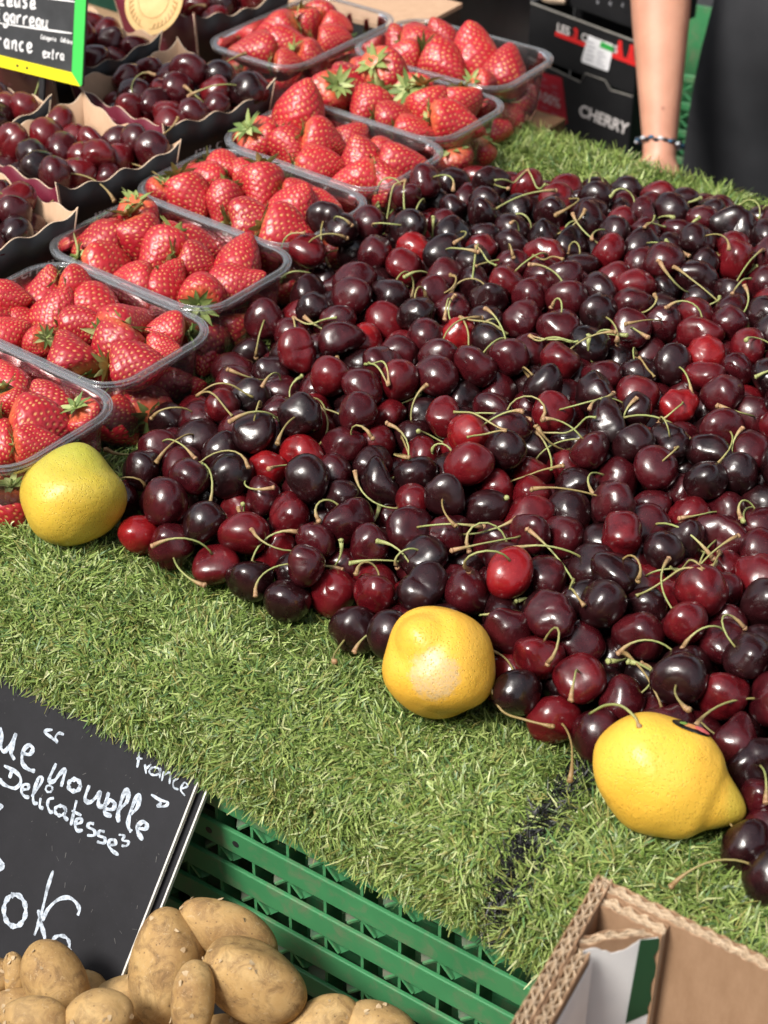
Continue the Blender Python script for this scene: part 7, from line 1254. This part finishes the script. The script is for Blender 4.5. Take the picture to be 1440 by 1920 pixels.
# dark fruit tray on top of the cartons
t = bpy.data.objects.new('fruit_tray', None); COL.objects.link(t); t.matrix_world = CBX @ Matrix.Translation((0, .03, .1195)); tag(t, 'shallow black printed tray on the upper carton behind the arm', 'tray')
MB().box((-.10, 0, 0), (.085, .004, .05)).build('front_panel', M_BLACKCARD, t); MB().box((-.10, .09, 0), (.085, .094, .05)).build('back_panel', M_BLACKCARD, t)
for x in (-.10, .081): MB().box((x, .0045, 0), (x + .004, .0895, .05)).build('side_panel', M_BLACKCARD, t)
MB().box((-.095, .005, 0), (.080, .089, .004)).build('bottom', M_BLACKCARD, t)
for k in range(4): text('lettering', 'aeceu'[k], .010, M_STXT, t, Matrix.Translation((-.01 + .022 * k, -.0008, .016 + .004 * k)) @ FX)
o = MB().tube([(0, 0, 0), (.012, .004, .001), (.03, .012, .0)], [.008, .010, .007], 10).build('wooden_peg', M_CUT); o.matrix_world = CBX @ Matrix.Translation((-.088, .01, .1195 + .010)); tag(o, 'small pale wooden peg on the left end of the upper carton', 'peg')
t = bpy.data.objects.new('pallet', None); COL.objects.link(t); t.matrix_world = CBX @ Matrix.Translation((.09, .15, -.679)); tag(t, 'dark wooden stand carrying the black cartons behind the stall', 'stand')
MB().box((-.24, -.16, .45), (.24, .16, .478)).build('top', M_DARKWOOD, t)
for x in (-.2, .2):
    for y in (-.12, .12): MB().box((x - .02, y - .02, 0), (x + .02, y + .02, .45)).build('leg', M_DARKWOOD, t)
# lattice crate between arm and leg
t = empty('green_lattice_crate', (-.21, 1.32, .40), math.radians(10)); tag(t, 'bright green plastic crate with crossed lattice behind the arm', 'crate')
for k in range(9): bevel(MB().box((-.20, -.10, .0 + k * .040), (.20, -.094, .010 + k * .040)).build('bar', M_GREEN, t), .001)
xm = MB().tube([(-.018, 0, 0), (.018, 0, .030)], .002, 5); xm.tube([(-.018, 0, .030), (.018, 0, 0)], .002, 5); xm.tube([(0, 0, 0), (0, 0, .03)], .002, 5); xme = xm.mesh('lattice', M_GREEN)
for k in range(8):
    for i in range(10):
        o = link('lattice', xme, t); o.location = (-.18 + i * .04, -.096, .010 + k * .040)
for x in (-.204, .20): MB().box((x, -.10, 0), (x + .004, .16, .33)).build('end_wall', M_GREEN, t)
MB().box((-.20, .156, 0), (.20, .16, .33)).build('back_wall', M_GREEN, t); MB().box((-.20, -.093, 0), (.20, .155, .004)).build('floor', M_GREEN, t)
t2 = empty('low_bench', (-.21, 1.36, 0), math.radians(10)); tag(t2, 'low wooden bench under the green lattice crate', 'bench'); MB().box((-.22, -.13, .37), (.22, .13, .398)).build('bench_top', M_DARKWOOD, t2)
for x in (-.19, .19): MB().box((x - .02, -.1, 0), (x + .02, .1, .37)).build('leg', M_DARKWOOD, t2)

# ------------------------------------------------------------------ the seller: forearm and dark trousers in view
def skin_mat():
    m, nt, b = nodes('skin'); v = objco(nt, False)
    c = ramp(nt, noise(nt, 28, 5, vec=v), [(.3, (.50, .235, .155)), (.7, (.60, .31, .21))]); vo = nt.nodes.new('ShaderNodeTexVoronoi'); vo.inputs['Scale'].default_value = 26; nt.links.new(v, vo.inputs['Vector'])
    c = mixc(nt, ramp(nt, vo.outputs['Distance'], [(.04, (.7, .7, .7)), (.085, (0, 0, 0))]), c, (.30, .12, .08)); nt.links.new(c, b.inputs['Base Color']); b.inputs['Roughness'].default_value = .5
    b.inputs['Subsurface Weight'].default_value = .15; b.inputs['Subsurface Radius'].default_value = (.01, .004, .002); bump(nt, b, noise(nt, 260, 4, vec=v), .12, .0005); return m
M_SKIN = skin_mat(); M_JEAN = pm('black_denim', (.012, .013, .016), (.021, .022, .026), 16, .85, .4, 500); M_TEE = pm('black_cotton', (.010, .010, .012), (.015, .015, .017), 12, .9, .3, 400); M_HAIR = pm('dark_hair', (.02, .012, .008), (.04, .025, .015), 90, .5)
def skinned(name, verts, edges, radii, mat, parent, root=0, sub=2):
    me = bpy.data.meshes.new(name); me.from_pydata(verts, edges, []); o = link(name, me, parent, mat); md = o.modifiers.new('skin', 'SKIN'); md.use_smooth_shade = True
    sv = me.skin_vertices[0].data
    for i, r in enumerate(radii): sv[i].radius = (r, r) if not hasattr(r, '__len__') else r; sv[i].use_root = (i == root)
    s = o.modifiers.new('subdivision', 'SUBSURF'); s.levels = s.render_levels = sub; return o
PX, PY = -.012, 1.18                     # where the seller stands
pn = empty('person', (PX, PY, 0)); tag(pn, 'person in black clothes behind the stall, one bare forearm with a braided bracelet hanging down', 'person')
def L_(p): return (p[0] - PX, p[1] - PY, p[2])
WR, TOP = Vector((-.1206, .9164, .7773)), Vector((-.1809, .9945, .9116)); fd = (TOP - WR).normalized()
EL = WR + fd * .25 + Vector((0, 0, .012)); SH = Vector((-.155, 1.21, 1.30)); hd = -fd; HP = WR + hd * .045
bv = [L_(p) for p in [(PX, PY + .02, .93), (PX, PY + .02, 1.10), (PX, PY + .0, 1.28), (PX, PY - .03, 1.40), (PX, PY - .05, 1.47), (PX, PY - .07, 1.53), (PX, PY - .08, 1.60), (PX, PY - .07, 1.67)]]; be = [(i, i + 1) for i in range(7)]; br = [(.15, .11), (.13, .10), (.16, .11), (.12, .09), .052, .075, .085, .055]
n0 = len(bv); bv += [L_(SH), L_(SH.lerp(EL, .5)), L_(EL), L_(EL.lerp(WR, .35)), L_(EL.lerp(WR, .72)), L_(WR), L_(WR + hd * .022), L_(HP), L_(HP + hd * .03)]; be += [(2, n0)] + [(n0 + i, n0 + i + 1) for i in range(8)]; br += [.058, .046, .040, (.040, .040), (.032, .030), (.0262, .0225), (.027, .021), (.036, .017), (.034, .015)]
hn = n0 + 8; side = Vector((.8, .55, .1)); side = (side - hd * side.dot(hd)).normalized(); fw_ = hd.cross(side).normalized()
if fw_.y > 0: fw_ = -fw_
for k, (off, ln) in enumerate(((-.027, .058), (-.009, .068), (.010, .066), (.027, .052))):       # four fingers, slightly curled, each its own chain
    b0 = len(bv); p0 = HP + hd * .045 + side * off
    for q, cu in ((.0, 0), (.4, .004), (.75, .014), (1, .028)): bv.append(L_(p0 + hd * ln * q - fw_ * -cu))
    be += [(hn, b0), (b0, b0 + 1), (b0 + 1, b0 + 2), (b0 + 2, b0 + 3)]; br += [.0098, .0092, .0085, .0065]
b0 = len(bv); p0 = HP + side * -.030
for q in ((.0, 0), (.022, .012), (.040, .020)): bv.append(L_(p0 + hd * q[0] * 1.1 - side * (.012 + q[1]) + fw_ * .006))
be += [(n0 + 7, b0), (b0, b0 + 1), (b0 + 1, b0 + 2)]; br += [.0125, .011, .008]
b0 = len(bv); bv += [L_(p) for p in [(.20, 1.20, 1.30), (.25, 1.20, 1.06), (.23, 1.08, .90), (.18, 1.0, .86), (.15, .97, .85)]]; be += [(2, b0)] + [(b0 + i, b0 + i + 1) for i in range(4)]; br += [.058, .046, .038, .027, .03]
b0 = len(bv)
for sx in (-1, 1):
    b0 = len(bv); bv += [L_(p) for p in [(PX + sx * .10, PY, .86), (PX + sx * .11, PY - .02, .50), (PX + sx * .11, PY, .10), (PX + sx * .11, PY - .10, .05)]]; be += [(0, b0), (b0, b0 + 1), (b0 + 1, b0 + 2), (b0 + 2, b0 + 3)]; br += [.085, .058, .042, .035]
skinned('body', bv, be, br, M_SKIN, pn)
tv = [L_(p) for p in [(PX, PY + .01, 1.0), (PX, PY + .01, .92)]]; te = [(0, 1)]; tr_ = [(.165, .125), (.175, .135)]
for sx in (-1, 1):
    b0 = len(tv); tv += [L_(p) for p in [(PX + sx * .092, PY - .012, .84), (PX + sx * .098, PY - .02, .66), (PX + sx * .105, PY - .02, .46), (PX + sx * .11, PY, .07)]]; te += [(1, b0), (b0, b0 + 1), (b0 + 1, b0 + 2), (b0 + 2, b0 + 3)]; tr_ += [.112, .102, .085, .07]
skinned('trousers', tv, te, tr_, M_JEAN, pn)
skinned('t_shirt', [L_(p) for p in [(PX, PY + .02, .98), (PX, PY + .02, 1.12), (PX, PY, 1.30), (PX, PY - .03, 1.41), SH, SH.lerp(EL, .45), (.20, 1.20, 1.30), (.24, 1.20, 1.12)]], [(0, 1), (1, 2), (2, 3), (2, 4), (4, 5), (2, 6), (6, 7)], [(.165, .125), (.15, .115), (.175, .125), (.10, .08), .072, .062, .072, .062], M_TEE, pn)
hd_ = MB(); D, h, nu, nv = rough_ball(5, 32, 20, .03); V = D * h[:, None] * np.array([.092, .105, .075]) + np.array([0, -.045, 1.665]); link('hair', npmesh('hair', V, grid_faces(nu, nv), smooth=True, mats=[M_HAIR]), pn)
fc = MB()
for sx in (-1, 1): fc.tube([(sx * .032, -.160, 1.60), (sx * .032, -.168, 1.60)], [.011, .006], 10)
fc.tube([(-.022, -.160, 1.545), (0, -.168, 1.543), (.022, -.160, 1.545)], [.004, .006, .004], 8); fc.build('eyes_and_mouth', M_HAIR, pn, True)
fn = MB(); fn.tube([(0, -.150, 1.605), (0, -.170, 1.585), (0, -.182, 1.572), (0, -.160, 1.566)], [.008, .010, .013, .008], 8); fn.build('nose', M_SKIN, pn, True)
for sx in (-1, 1): MB().tube([(sx * .088, -.07, 1.62), (sx * .095, -.06, 1.60), (sx * .088, -.07, 1.57)], [.010, .014, .009], 8).build('ear', M_SKIN, pn, True)
for sx in (-1, 1):
    o = MB().tube([(sx * .11, .05, .045), (sx * .11, -.05, .05), (sx * .11, -.15, .042), (sx * .11, -.20, .032)], [.040, .045, .040, .025], 10).build('shoe', M_BLACKPLASTIC, pn, True)
mb = MB(); nb = 30; bc = WR - Vector((PX, PY, 0)) + hd * .004; ra, rb = .0275, .0245
cols = [pm('bracelet_black', (.012, .012, .016)), pm('bracelet_blue', (.03, .11, .20)), pm('bracelet_white', (.55, .58, .62))]
for i in range(nb):
    a0, a1 = 2 * math.pi * i / nb, 2 * math.pi * (i + 1.05) / nb
    mb.tube([bc + side * ra * math.cos(a) + fw_ * rb * math.sin(a) + hd * .0015 * math.sin(i * 2.6) + hd * .004 * math.cos(a) for a in (a0, (a0 + a1) / 2, a1)], [.0017, .0025, .0017], 7, (0, 1, 0, 2)[i % 4])
mb.build('bracelet', cols, pn, True)
